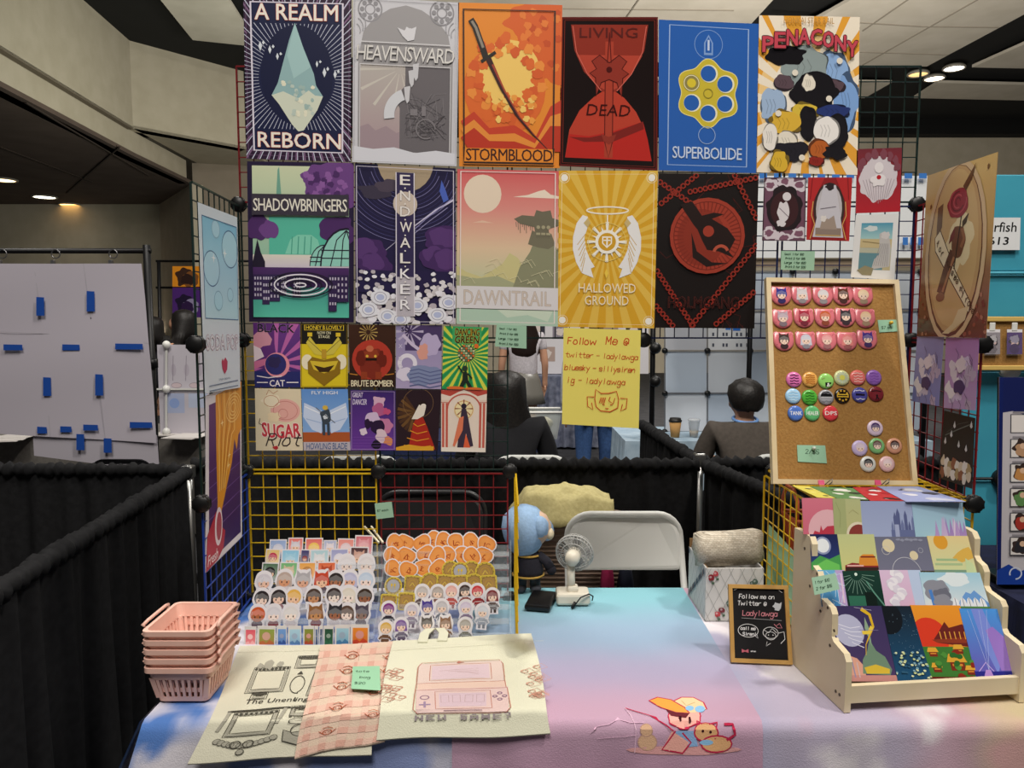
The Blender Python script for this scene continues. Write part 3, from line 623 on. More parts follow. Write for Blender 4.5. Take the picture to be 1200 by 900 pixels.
# turquoise booth on the right
TURQ = mat('turquoise_panel', '#3f9bb2', .5, noise='#3a93ab', scale=5)
YT = 2.75
t = thing('turquoise_panels', at(1190, 690, YT), 'turquoise panel stand of the neighbouring booth at right edge', 'display panels')
for x0, y0, x1, y1 in ((1128, 205, 1290, 318), (1130, 322, 1290, 372), (1130, 436, 1290, 560), (1130, 563, 1290, 690)):
    bb = B(); a_, c_ = at(x0, y0, YT), at(x1, y1, YT); bb.box((a_ + c_) / 2, (abs(c_.x - a_.x), .012, abs(a_.z - c_.z)), bev=.004); bb.build('panel', TURQ, t)
for y in (320, 434, 561): bb = B(); bb.tube([at(1128, y, YT - .015), at(1290, y, YT - .015)], .006, 6); bb.build('rail', BLACKM if y > 500 else TURQ, t)
for x, y, m_ in ((1183, 433, WHITEM), (1174, 561, BLACKM)): bb = B(); bb.lathe([(.01, -.02), (.035, -.015), (.035, .01), (.01, .02)], at(x, y, YT - .02), (0, 1, 0), 14); bb.build('connector', m_, t)
CORK = mat('cork', '#a37a42', .95, noise='#946b36', scale=160, bump=.4); PINE = mat('pine', '#dcc9a4', .6, noise='#d0bb92', scale=12)
t = thing('cork_strip', at(1200, 432, YT - .05), 'narrow framed cork board on the turquoise wall with two charms', 'cork board')
a_, c_ = at(1143, 372, YT - .05), at(1290, 432, YT - .05); bb = B(); bb.box((a_ + c_) / 2, (c_.x - a_.x, .012, a_.z - c_.z)); bb.build('cork_sheet', CORK, t)
for y in (374, 431): bb = B(); p, q = at(1143, y, YT - .056), at(1290, y, YT - .056); bb.box((p + q) / 2, (q.x - p.x, .02, .018), bev=.003); bb.build('frame_bar', mat('yellow_pine', '#cfae62', .6), t)
for x, cc, l in ((1163, '#8f8890', 'grey and white packaged charm on the narrow cork board'), (1189, '#4a2d72', 'purple packaged charm on the narrow cork board')):
    t = thing('packaged_charm', at(x, 415, YT - .07), l, 'charm', 'charms on the narrow cork board')
    def card(a, cc=cc):
        a.rect(0, 0, 1, .12, '#e6e2e6'); a.blob(.5, .5, .36, '#2c2430'); a.blob(.5, .55, .24, '#d8b8b4'); a.blob(.5, .38, .26, mix(cc, '#ffffff', .25)); a.blob(.5, .8, .3, mix(cc, '#200020', .5))
    sheet('card', pxq([(x - 9, 386), (x + 9, 386), (x + 9, 415), (x - 9, 415)], YT - .07), card, None, None, base=cc, parent=t)
    bb = B(); p = at(x, 383, YT - .07); bb.box(p, (.02, .004, .03), bev=.002); bb.build('hang_tab', WHITEM, t)
    bb = B(); p = at(x, 401, YT - .078); bb.box(p, (.058, .003, .095), bev=.001); bb.build('sleeve', mat('sleeve', '#ffffff', .08, alpha=.03), t)
def starsign(a): a.text('Starfish', .1, .14, .92, .44, '#151515', .02, .1); a.text('#613', .14, .6, .76, .86, '#151515', .03, .1)
sheet('booth_sign', pxq([(1140, 255), (1196, 255), (1195, 293), (1140, 293)], YT - .02), starsign, 'white booth number sign on the turquoise wall', 'sign', base='#d8dadc', m=PAPER)
bb = B(); 
skirted('draped_table', 1.52, 2.9, 2.12, 2.72, .74, mat('midnight_cloth', '#12183a', .9, noise='#0d122c', scale=20), 'neighbouring table under a midnight blue cloth at right edge', 5)
t = thing('charm_banner', at(1200, 685, 2.25), 'white and blue charm display banner at the right photo edge', 'banner')
def ch(a):
    a.rect(0, 0, 1, .14, '#151f58'); a.poly([(0, .14), (.0, .17), (.12, .16), (.3, .19), (.5, .16), (.8, .19), (1, .15), (1, .13), (0, .13)], '#151f58')
    a.rect(0, 0, .035, 1, '#12205e'); a.poly([(0, 1), (0, .93), (.1, .9), (.2, .935), (.35, .9), (.5, .94), (.7, .9), (.85, .94), (1, .9), (1, 1)], '#1b3f9a')
    a.ring(.16, .945, .05, .012, '#cfd6e6', a0=-90, a1=200)
    for i, c in enumerate(('#d9d3cf', '#b99170', '#c28a50', '#5f8a52', '#a8382e', '#2b2a30')):
        v = .22 + i * .118
        for u in (.2, .5, .8):
            a.rect(u - .1, v - .045, u + .1, v + .045, '#4a4a52'); a.rect(u - .09, v - .041, u + .09, v + .041, '#e4dfdc'); a.rect(u - .08, v - .058, u + .08, v - .049, '#8d8990')
            if i: a.blob(u, v, .075, '#3a2c28'); a.blob(u, v + .005, .055, c); a.ell(u + .01, v - .012, .025, '#d8b496')
sheet('printed_sheet', pxq([(1171, 442), (1305, 442), (1305, 685), (1168, 685)], 2.25), ch, None, None, base='#c4c0c6', parent=t)
bb = B(); p = at(1190, 684, 2.27); bb.box(V((p.x + .1, p.y + .05, .7625)), (.3, .1, .02), bev=.005); bb.build('stand_foot', BLACKM, t)
bb = B(); p, q = at(1171, 442, 2.26), at(1170, 684, 2.26); bb.bar(p, q, .008); bb.build('edge_rod', BLACKM, t)
# ================= the booth: table, cloth, grids =================
TX0, TX1, TY0, TY1 = -.775, 1.24, 1.486, 2.265
t = thing('folding_table', (.22, 1.95, 0), 'long folding table hidden under the watercolour cloth', 'table')
bb = B(); bb.box(((TX0 + TX1) / 2, (TY0 + TY1) / 2, TZ - .028), (TX1 - TX0 - .02, TY1 - TY0 - .02, .045), bev=.008); bb.build('tabletop', WHITEM, t)
for x in (TX0 + .2, TX1 - .2):
    for y in (TY0 + .1, TY1 - .1): bb = B(); bb.tube([(x, y, .02), (x, y, TZ - .05)], .015, 8); bb.build('leg', mat('leg_grey', '#6a6a6c', .4, .6), t)
rc = random.Random(5)
def vnoise(seed):
    r = random.Random(seed); T = [[r.random() for _ in range(64)] for _ in range(64)]
    def f(x, y):
        i, j = math.floor(x), math.floor(y); a, c = x - i, y - j; a = a * a * (3 - 2 * a); c = c * c * (3 - 2 * c)
        g = lambda p, q: T[p % 64][q % 64]
        return (g(i, j) * (1 - a) + g(i + 1, j) * a) * (1 - c) + (g(i, j + 1) * (1 - a) + g(i + 1, j + 1) * a) * c
    return f
n1, n2 = vnoise(1), vnoise(2)
def fb(f, x, y): return f(x, y) * .55 + f(x * 2.1, y * 2.1) * .3 + f(x * 4.3, y * 4.3) * .15
def sm(a, b_, x): x = min(1, max(0, (x - a) / (b_ - a))); return x * x * (3 - 2 * x)
def dye(x, s):      # s = distance from the back edge over the cloth
    k = fb(n1, x * 5 + 9, s * 5); q = fb(n2, x * 7, s * 7 + 3); X = x + (k - .5) * .3
    c = mix('#5b86cf', '#93a3d6', sm(-.75, -.4, X)); c = mix(c, '#a9b0d4', sm(-.3, .2, X)); c = mix(c, '#c6bcd4', sm(.3, .62, X)); c = mix(c, '#d3b0c0', sm(.7, .95, X)); c = mix(c, '#d8c89c', sm(.92, 1.15, X))
    c = mix(c, '#f2ecf2', sm(.44, .6, q) * .9); c = mix(c, '#e3a8b8', sm(.58, .75, k) * sm(.2, .5, x) * .7)
    return tuple(k * .82 for k in c)
TW = TX1 - TX0; TD = TY1 - TY0; R = .011; FD = .66
def cloth_pt(x, s):
    """x along the table, s from the back edge; wraps over the front edge"""
    if s <= TD - R: return V((x, TY1 - s, TZ + .002))
    a = (s - (TD - R)) / R
    if a < math.pi / 2: return V((x, TY0 + R - R * math.sin(a), TZ + .002 - R + R * math.cos(a)))
    d = (a - math.pi / 2) * R; k = min(1, d / .35)
    fx = .012 * math.sin(x * 23 + .6 * math.sin(x * 9)) + .008 * math.sin(x * 51) + .022 * (fb(n1, x * 7 + d * 6, d * 5 - x * 2) - .5) * min(1, d / .06)
    corner = math.exp(-((x - TX0) / .09) ** 2)
    return V((x - corner * k * .09, TY0 - .004 - k * (.014 + fx) - corner * k * .05 - .05 * d, TZ + .002 - R - d))
bb = B(); Sx = TD + FD
bb.grid(lambda u, v: cloth_pt(TX0 + TW * u, Sx * (1 - v)), 150, 96, lambda u, v: dye(TX0 + TW * u, Sx * (1 - v)))
def side(u, v):   # left drop
    s = TD * u; d = .62 * (1 - v); k = min(1, d / .3); y = TY1 - s
    c = math.exp(-((y - TY0) / .09) ** 2)
    return V((TX0 - .004 - k * (.02 + .012 * math.sin(y * 30)) - c * k * .08 - .08 * d, y - c * k * .05, TZ + .002 - d))
bb.grid(lambda u, v: side(1 - u, v), 40, 30, lambda u, v: dye(TX0 - .62 * (1 - v) * .3, TD * (1 - u)))
tag(bb.build('tablecloth', CLOTHP), 'watercolour blue, lilac, pink and yellow cloth over the long table', 'tablecloth')
def runner_col(u, s):
    s *= .98
    k = fb(n2, u * 2, s * 2.6) - .5; q = s + k * .09
    c = mix('#94d0dd', '#a3bcd8', sm(.06, .34, q)); c = mix(c, '#bfb6d6', sm(.34, .56, q)); c = mix(c, '#d9b3cd', sm(.54, .74, q)); c = mix(c, '#cf9dbd', sm(.76, 1.0, q)); return tuple(k * .76 for k in c)
RX = lambda u, s: -.125 + (.645 + .0 * s) * u + (.015 if u > .5 else 0) * (1 - s)
bb = B(); 
def rp(u, s, h=0):
    p = cloth_pt(RX(u, s), s)
    if s <= TD - R: p.z += .0022 + h + .0016 * fb(n1, u * 4, s * 16)
    else: p.y -= .003 + h; p.z += .0022 * max(0, 1 - (s - TD + R) / .04)
    return p
bb.grid(lambda u, v: rp(u, .004 + (TD + .5) * (1 - v)), 40, 110, lambda u, v: runner_col(u, (TD + .5) * (1 - v)))
def rP(u, v, h=0): return rp(u, .004 + (TD + .5) * v, h)
a = Art(rP, .645 / (TD + .5), bb); a.h = 9e-4; a.tess = (.03, .012)
def ru(px, py):      # photo position on the runner top or its front drop
    p = on(px, py, TZ)
    if p.y < TY0: p = at(px, py, TY0 - .01); s = TD + (TZ - p.z)
    else: s = TY1 - p.y
    return ((p.x + .125) / .645, (s - .004) / (TD + .5))
def rl(pts, w_, c, closed=False):
    q = [ru(*p) for p in pts]; o = []
    for i in range(len(q) - (0 if closed else 1)):
        s0, s1 = q[i], q[(i + 1) % len(q)]
        for k in range(3): o.append((s0[0] + (s1[0] - s0[0]) * k / 3, s0[1] + (s1[1] - s0[1]) * k / 3))
    a.line(o + ([] if closed else [q[-1]]), w_, c, closed)
def rf(pts, c): a.poly([ru(*p) for p in pts], c)
def rel(cx, cy, rx, ry, n=16, rot=0): return [(cx + rx * math.cos(t_) * math.cos(rot) - ry * math.sin(t_) * math.sin(rot), cy + rx * math.cos(t_) * math.sin(rot) + ry * math.sin(t_) * math.cos(rot)) for t_ in [2 * math.pi * k / n for k in range(n)]]
rf(rel(800, 877, 68, 5), '#dca3a4')
for r_ in (rel(757, 868, 11, 9), rel(756, 856, 7, 6)): rf(r_, '#d9b090'); rl(r_, .003, '#c39a88', True)
rf(rel(800, 842, 19, 12), '#eeb0a4'); rl(rel(800, 842, 19, 12), .004, '#c22d50', True)
rf([(784, 834), (786, 825), (796, 820), (810, 820), (822, 826), (826, 834), (812, 838), (796, 838)], '#e8cfa4'); rl([(784, 834), (786, 825), (796, 820), (810, 820), (822, 826), (826, 834)], .005, '#c22d50')
rf([(758, 824), (768, 820), (784, 823), (800, 832), (806, 839), (790, 838), (772, 832)], '#e3a24a'); rl([(758, 824), (768, 820), (784, 823), (800, 832), (806, 839), (790, 838), (772, 832)], .005, '#c22d50', True)
rf([(778, 834), (790, 838), (806, 839), (802, 844), (784, 842)], '#6a2a34')
rl([(796, 824), (802, 830), (812, 826)], .003, '#c9a878')
rf(rel(818, 834, 6, 4), '#8fc1e8'); rf(rel(806, 833, 5, 3), '#8fc1e8')
rf([(790, 856), (812, 856), (816, 872), (792, 874)], '#8fb4e0')
rf([(786, 856), (774, 876), (798, 880), (806, 868)], '#eeb0a4'); rl([(790, 856), (774, 876), (798, 880), (808, 868), (798, 858)], .005, '#c22d50')
rf(rel(826, 858, 14, 9), '#e2b080'); rl(rel(826, 858, 14, 9), .005, '#c22d50', True)
rf(rel(838, 870, 18, 9), '#e2b080'); rl(rel(838, 870, 18, 9), .005, '#c22d50', True); rf(rel(826, 868, 8, 3), '#8fc1e8')
rl([(850, 866), (860, 860), (858, 850), (848, 850)], .008, '#c22d50'); rl([(816, 852), (814, 845), (822, 850)], .004, '#c22d50'); rl([(830, 850), (838, 846), (838, 854)], .004, '#c22d50')
for x, y in ((795, 844), (806, 845), (822, 856), (831, 857)): rf(rel(x, y, 1.6, 1.6, 8), '#401820')
rl([(730, 833), (760, 842), (788, 856)], .004, '#c22d50'); rl([(730, 833), (744, 855), (742, 880)], .002, '#e8c6d8')
rl([(692, 858), (700, 852), (712, 850), (722, 844), (738, 848), (752, 846)], .002, '#e6bdd6'); rl([(700, 864), (730, 862), (745, 860)], .002, '#e6bdd6')
tag(bb.build('table_runner', CLOTHP), 'cyan to pink runner with a printed child and puppy at its front', 'table runner')
# ---- wire grid panels ----
GR = {'green': mat('green_wire', '#1c2f2c', .35, .3), 'yellow': mat('yellow_wire', '#d8b018', .35, .1), 'red': mat('red_wire', '#7d1c22', .35, .2), 'blue': mat('blue_wire', '#1f3f98', .35, .2), 'navy': mat('navy_wire', '#1b2450', .35, .2), 'black': mat('grid_black', '#141618', .35, .3)}
MOD = .388; GX = [-.784 + .389 * i for i in range(6)]; GZ = [TZ + .006 + MOD * i for i in range(5)]; GY = 2.165
GW_=thing('wire_grid_display',(.2,GY,TZ),'wire grid panels with side wings standing along the table back, hung with posters','display grid')
GC_=thing('grid_cube',(.94,2.04,TZ),'yellow wire grid cube standing behind the wooden card rack, carrying the cork board','display grid')
def gpanel(p0, du, dv, col, label, n=9, lu=MOD - .012, lv=MOD - .012, par=None):
    """square wire panel: corner p0, edge directions du, dv"""
    p0 = V(p0); du, dv = V(du).normalized(), V(dv).normalized(); nn = du.cross(dv); bb = B()
    for i in range(n + 1):
        th = .0045 if i in (0, n) else .0027
        o = p0 + du * (lu * i / n); bb.bar(o, o + dv * lv, th)
        o = p0 + dv * (lv * i / n) + nn * .003; bb.bar(o, o + du * lu, th)
    o = bb.build('grid_panel', GR[col], par or GW_); o['label'] = label; return o
rows_n = ['bottom', 'second', 'third', 'top']; cols_n = ['left', 'second from left', 'middle', 'second from right', 'right']
LAY = {(0, 0): 'yellow', (1, 0): 'red', (0, 1): 'yellow', (1, 1): 'green', (4, 1): 'navy', (0, 2): 'green', (1, 2): 'green', (2, 2): 'green', (3, 2): 'navy', (4, 2): 'navy', (0, 3): 'red', (1, 3): 'green', (2, 3): 'green', (3, 3): 'green', (4, 3): 'green'}
cn = {'yellow': 'yellow', 'red': 'red', 'green': 'dark green', 'navy': 'navy', 'blue': 'blue'}
for (i, j), c in LAY.items():
    gpanel((GX[i] + .006, GY, GZ[j] + .006), (1, 0, 0), (0, 0, 1), c, '%s wire panel' % cn[c])
for j, c in ((0, 'blue'), (1, 'green'), (2, 'green')):
    gpanel((GX[0] + .027, GY - MOD + .006, GZ[j] + .006), (-.07, 1, 0), (0, 0, 1), c, '%s wire panel' % cn[c])
for j, c in ((0, 'yellow'), (1, 'red'), (2, 'red')):
    gpanel((GX[5] - .034, GY - MOD + .006, GZ[j] + .006), (.08, 1, 0), (0, 0, 1), c, '%s wire panel' % cn[c])
gpanel((.012, GY - MOD + .006, GZ[0] + .006), (-.01, 1, 0), (0, 0, 1), 'yellow', 'yellow wire panel')
CUX = .745
gpanel((CUX, GY - MOD + .006, GZ[0]), (0, 1, 0), (0, 0, 1), 'yellow', 'yellow wire panel', par=GC_)
gpanel((CUX + .01, GY - MOD, GZ[1] + .004), (1, 0, 0), (0, 1, 0), 'yellow', 'yellow wire shelf', par=GC_)
cb = B(); proto = None
def connector(p, ax, label):
    global proto
    if proto is None:
        bb = B()
        for s_ in (-1, 1): bb.lathe([(.003, s_ * .013), (.019, s_ * .012), (.022, s_ * .007), (.022, s_ * .003), (.012, s_ * .002)], (0, 0, 0), (0, 1, 0), 20)
        bb.lathe([(.012, -.003), (.012, .003)], (0, 0, 0), (0, 1, 0), 12)
        for k in range(8):
            a_ = math.pi / 4 * k; bb.box((.0185 * math.cos(a_ + .39), 0, .0185 * math.sin(a_ + .39)), (.006, .022, .006))
        proto = bb.build('connector', BLACKM, loc=(0, 0, 0)); o = proto
    else: o = proto.copy(); COL.objects.link(o)
    o.parent = GW_; o.location = V(p) - wloc(GW_); o.rotation_euler = (0, 0, math.pi / 2 if ax == 'x' else 0); WD[o.name] = V(p)
    return o
hn = ['at the table top', 'one panel up', 'two panels up', 'three panels up', 'at the very top']
for i in range(6):
    for j in range(4):
        if any((a_, b_) in LAY for a_ in (i - 1, i) for b_ in (j - 1, j)): connector((GX[i], GY, GZ[j]), 'y', 'black round grid connector on the back wall, seam %s from left, %s' % (['first', 'second', 'third', 'fourth', 'fifth', 'last'][i], hn[j]))
for j in range(3):
    connector((GX[0] + .028, GY - MOD, GZ[j]), 'y', 'black round grid connector on the front pole of the left wing, %s' % hn[j])
    connector((GX[5] - .036, GY - MOD, GZ[j]), 'y', 'black round grid connector on the front pole of the right wing, %s' % hn[j])
# mint sheet inside the yellow cube, orange basket handle
sheet('mint_sheet', quad((CUX + .012, GY - .02, TZ + .24), (CUX + .012, GY - .37, TZ + .205), (CUX + .012, GY - .37, TZ + .02), (CUX + .012, GY - .02, TZ + .01)), None, 'mint green paper standing behind the yellow grid beside the rose box', 'paper', base='#a9d3b4', m=PAPER)
t = thing('shopping_basket', (.86, 2.03, TZ + .2), 'orange plastic basket seen through the yellow grid beside the cork board', 'basket')
ORG = mat('orange_plastic', '#cf6a45', .45); t.location.z = TZ + .19; WD[t.name] = V(t.location)
bb = B(); c = V((.86, 2.03, TZ + .19))
for k, (zz, q) in enumerate(((0, .8), (.1, 1))): bb.tube([c + V((sx * .085 * q, sy * .06 * q, zz + .005)) for sx, sy in ((-1, -1), (1, -1), (1, 1), (-1, 1))], .006, 6, closed=True)
for i in range(9): bb.bar(c + V((-.068 + .017 * i, -.048, .005)), c + V((-.085 + .02125 * i, -.06, .105)), .006)
for i in range(7): bb.bar(c + V((-.068, -.048 + .016 * i, .005)), c + V((-.085, -.06 + .02 * i, .105)), .006)
bb.box(c + V((0, 0, .003)), (.136, .096, .005)); bb.build('basket_body', ORG, t)
bb = B(); bb.tube([c + V((-.085, -.05, .105)), c + V((-.085, -.05, .16)), c + V((-.085, -.02, .185)), c + V((-.085, .03, .185)), c + V((-.085, .055, .15)), c + V((-.085, .055, .1))], .006, 6); bb.build('handle', ORG, t)
bb = B(); bb.box((.86, 2.03, TZ + .095), (.19, .14, .185), bev=.003); tag(bb.build('cardboard_box', mat('brown_box', '#8c6a44', .9, noise='#80603c', scale=30)), 'brown carton inside the yellow cube under the orange basket', 'box')
# ================= posters =================
PYO = GY - .026
def poster(pts, fn, label, base='#e8e6e0', grp='large posters of the back wall', m=None, Y=PYO, bulge=0, name='poster'):
    P = quad(*[at(x, y, Y) for x, y in pts], bulge=bulge)
    return sheet(name, P, fn, label, 'poster', grp, base=base, m=m or PRINT, nu=8 if bulge else 1, nv=10 if bulge else 1)
def p_crystal(a):
    a.rect(0, 0, 1, 1, '#2a1730'); a.rays(.5, .5, .62, 1.5, 56, .16, '#7d5f80', .03); 
    for v in (.02, .05, .95, .975): a.line([(0, v), (1, v)], .004, '#6b4d6e')
    for u in (.02, .98): a.line([(u, 0), (u, 1)], .005, '#6b4d6e')
    a.rect(.06, .045, .92, .945, '#141a3e'); a.rays(.49, .5, .36, .9, 84, .13, '#c5c8da', 0)
    a.box = (.06, .045, .92, .945); a.ell(.49, .48, .34, '#0f1538', .46); a.box = (0, 0, 1, 1)
    a.rect(.06, .045, .92, .17, '#141a3e'); a.rect(.06, .81, .92, .945, '#141a3e')
    a.line([(.065, .045), (.92, .045), (.92, .945), (.075, .945)], .018, '#d9d2e0', True)
    up_ = [(.475, .165), (.55, .31), (.65, .47), (.67, .54), (.735, .605), (.68, .69), (.60, .76), (.55, .815), (.5, .822), (.44, .78), (.39, .71), (.32, .66), (.25, .605), (.31, .53), (.36, .41), (.42, .27)]
    a.poly(up_, '#8fb0b2'); a.poly([(.25, .605), (.36, .58), (.5, .62), (.6, .57), (.66, .6), (.735, .605), (.68, .69), (.55, .815), (.5, .822), (.44, .78), (.32, .66)], '#cdd2c0')
    a.poly([(.475, .165), (.55, .31), (.62, .43), (.46, .5), (.40, .36)], '#9fc0c0')
    r = random.Random(2)
    for i in range(26): a.blob(.35 + .3 * r.random(), .52 + .2 * r.random(), .018, ['#b8c6bc', '#e2dfc8', '#9db5b0'][i % 3], up=i == 0)
    for u, v, s in ((.15, .31, .03), (.24, .33, .026), (.31, .37, .022), (.68, .41, .02), (.75, .46, .03), (.85, .47, .026)):
        a.poly([(u, v - s), (u + s * .6, v), (u, v + s), (u - s * .6, v)], '#d5dbe2'); a.poly([(u + .03, v - s * 1.2), (u + .045, v - s * .7), (u + .03, v - s * .3), (u + .018, v - s * .7)], '#d5dbe2')
    a.text('A REALM', .105, .035 + .02, .875, .15, '#e9e2d6', .02, out='#c8483a', outw=.02); a.text('REBORN', .115, .832, .905, .925, '#e9e2d6', .02, out='#c8483a', outw=.02)
poster([(285, -7), (412, -4), (411, 190), (289, 186)], p_crystal, 'navy poster with pale crystal and white rays, top row, leftmost', '#2a1730')
def p_heaven(a):
    a.rect(0, 0, 1, 1, '#c9c8ce'); a.poly([(.05, .95)] + [(.05, .36), (.1, .2), (.2, .12), (.35, .06), (.5, .035), (.65, .06), (.8, .12), (.9, .2), (.95, .36)] + [(.95, .95)], '#9b989a')
    for cu in (.16, .84):
        a.ring(cu, .07, .11, .014, '#8f8d92'); a.ring(cu, .07, .045, .012, '#8f8d92')
        for k in range(8): t_ = k * math.pi / 4; a.ell(cu + .075 * math.cos(t_), .07 + .075 * a.asp * math.sin(t_), .022, '#8f8d92', n=10)
    for k in range(3): a.ring(-.0, .2 - .02 * k, .07 + .025 * k, .008, '#9c9a9f', a0=-20, a1=60); a.ring(1.0, .2 - .02 * k, .07 + .025 * k, .008, '#9c9a9f', a0=120, a1=200)
    a.blob(.52, .2, .045, '#d6d5da'); a.poly([(.42, .17), (.5, .19), (.6, .16), (.58, .24), (.52, .25), (.47, .22)], '#d6d5da')
    a.rect(.07, .40, .93, .93, '#7d787c'); a.rect(.07, .40, .50, .93, '#b3aca6', '#a78f95')
    a.box = (.07, .40, .5, .93); a.rays(.45, .42, .05, .42, 14, .15, '#c5bfb6', 1.3); a.box = (0, 0, 1, 1)
    a.poly([(.07, .78), (.15, .76), (.22, .80), (.32, .77), (.42, .81), (.5, .79), (.5, .93), (.07, .93)], '#9c8990')
    a.poly([(.5, .4), (.93, .4), (.93, .93), (.45, .93), (.45, .66), (.42, .62), (.46, .55), (.5, .52)], '#676266')
    r = random.Random(5)
    for i in range(34): a.line([(.5 + .4 * r.random(), .55 + .3 * r.random()) for _ in range(3)], .006, '#7a7579' if i % 2 else '#565156')
    a.ring(.70, .78, .09, .012, '#7d787c', a0=0, a1=300); a.rect(.55, .66, .62, .7, '#7d787c'); a.rect(.66, .64, .7, .7, '#7d787c')
    a.ring(.55, .70, .20, .10, '#cfd0d6', a0=110, a1=190)
    for u, v in ((.52, .6), (.56, .5), (.6, .46)): a.poly([(u - .03, v - .07), (u + .03, v - .08), (u + .02, v + .01), (u, v + .03), (u - .02, v)], '#c6c5ca')
    a.line([(.08, .265), (.92, .265)], .008, '#d6d5d8'); a.line([(.07, .4), (.93, .4), (.93, .93), (.07, .93)], .01, '#cfcdd0', True)
    a.text('HEAVENSWARD', .035, .285, .965, .375, '#d9d6d2', -.006, .1, out='#7b777a', outw=.012, space=.85)
    a.poly([(.0, .90), (.2, .915), (.4, .90), (.6, .93), (.8, .91), (1, .925), (1, 1), (0, 1)], '#d2d2da')
    a.frame(.012, .012, '#b9b8be')
poster([(414, -4), (538, 3), (535, 195), (413, 190)], p_heaven, 'grey gothic-arch poster, top row, between the crystal and the katana', '#c9c8ce')
def p_storm(a):
    a.rect(0, 0, 1, 1, '#e0872c'); a.blob(.82, .12, .34, '#d35f27', .22, 20, .18); a.blob(.92, .3, .2, '#d35f27', .3, 16, .2)
    for i in range(22): a.blob(.6 + .4 * a.rnd.random(), .02 + .36 * a.rnd.random(), .035, ['#c24d20', '#e07a34'][i % 2], up=i == 0)
    a.ell(.45, .52, .40, '#d8662a', .43); a.ell(.5, .43, .30, '#edc468', .33)
    for t_ in range(36):
        q = t_ * 10; r_ = .30 + .06 * math.sin(t_ * 1.7); u, v = .46 + r_ * math.cos(math.radians(q)), .46 + r_ * 1.1 * a.asp * math.sin(math.radians(q)); a.blob(u, v, .05, ['#d8662a', '#e58b3a', '#d05a26'][t_ % 3], up=t_ == 0)
    for i in range(30): a.blob(.25 + .5 * a.rnd.random(), .55 + .16 * a.rnd.random(), .03, ['#edc468', '#d8662a', '#e89a42'][i % 3], up=i == 0)
    for k, c in enumerate(('#c23f26', '#e08a38', '#b7351f')): a.poly([(.02, .72 + .05 * k), (.15, .66 + .05 * k), (.3, .76 + .04 * k), (.55, .74 + .05 * k), (.75, .82 + .03 * k), (.9, .62 + .06 * k), (1, .58 + .08 * k), (1, .84 + .03 * k), (.7, .9), (.35, .86 + .02 * k), (.1, .82 + .04 * k)], c)
    a.line([(.12, .1), (.16, .14), (.24, .28), (.27, .34)], .06, '#2a2420'); a.line([(.13, .11), (.17, .15), (.24, .27)], .025, '#8d8478')
    a.line([(.22, .355), (.36, .295)], .03, '#2a2420'); a.line([(.29, .335), (.42, .51), (.56, .67), (.72, .79), (.9, .90)], .055, '#3a1c1c', taper=True); a.line([(.33, .37), (.45, .53), (.6, .69), (.75, .80), (.88, .885)], .02, '#a2402e', taper=True)
    a.line([(.05, .04), (.93, .04), (.93, .985), (.05, .985)], .018, '#33201a', True); a.rect(.045, .885, .945, .985, '#e0872c'); a.line([(.05, .88), (.05, .975), (.935, .975), (.935, .88)], .02, '#33201a')
    a.text('STORMBLOOD', .07, .888, .925, .962, '#3a1a18', .012, space=.9)
poster([(537, 3), (659, 6), (656, 197), (538, 195)], p_storm, 'orange poster with a katana over a pale sun, top row', '#e0872c')
def p_living(a):
    a.rect(0, 0, 1, 1, '#5c1c1a'); a.rect(.02, .015, .98, .985, '#1a1010')
    a.poly([(.1, .05), (.9, .05), (.86, .22), (.74, .36), (.63, .45), (.57, .49), (.43, .49), (.37, .45), (.24, .36), (.14, .22)], '#8c3226')
    a.poly([(.16, .25), (.84, .25), (.74, .36), (.63, .45), (.5, .49), (.37, .45), (.26, .36)], '#b04434')
    a.poly([(.43, .49), (.57, .49), (.66, .53), (.78, .62), (.88, .75), (.94, .94), (.06, .94), (.1, .75), (.2, .62), (.34, .53)], '#b5402f')
    a.poly([(.1, .78), (.3, .79), (.55, .75), (.85, .68), (.9, .8), (.94, .94), (.06, .94)], '#b52a24'); a.poly([(.1, .80), (.3, .8), (.55, .76), (.85, .68), (.86, .73), (.55, .82), (.25, .83)], '#7a2420')
    a.line([(.5, .16), (.5, .93)], .085, '#a8402f'); a.line([(.46, .3), (.46, .82), (.5, .93), (.54, .82), (.54, .3)], .01, '#5c1c1a', True)
    for s_ in (-1, 1):
        a.poly([(.5, .3), (.5 + s_ * .1, .25), (.5 + s_ * .18, .29), (.5 + s_ * .13, .34), (.5 + s_ * .2, .37), (.5 + s_ * .14, .40), (.5 + s_ * .13, .52), (.5 + s_ * .08, .43), (.5, .41)], '#8e352a'); a.line([(.5, .3), (.5 + s_ * .1, .25), (.5 + s_ * .18, .29), (.5 + s_ * .13, .34), (.5 + s_ * .2, .37), (.5 + s_ * .14, .40), (.5 + s_ * .13, .52), (.5 + s_ * .08, .43), (.5, .41)], .01, '#4a1614')
        a.poly([(.5, .79), (.5 + s_ * .08, .77), (.5 + s_ * .05, .82), (.5, .84)], '#8e352a'); a.line([(.5, .10), (.5 + s_ * .02, .3)], .01, '#5c1c1a')
    a.ell(.5, .345, .03, '#4a1614'); a.line([(.12, .06), (.16, .23), (.27, .37), (.42, .485)], .008, '#d0685a'); a.line([(.88, .06), (.84, .23), (.73, .37), (.58, .485)], .008, '#d0685a')
    a.text('LIVING', .19, .07, .79, .135, '#5a2320', -.008); a.text('DEAD', .27, .575, .72, .65, '#3d1210', 0, .15); a.frame(.035, .006, '#8c3226')
poster([(658, 20), (771, 20), (770.5, 200), (655, 194.5)], p_living, 'dark red hourglass and sword poster, top row', '#5c1c1a', m=GLOSS)
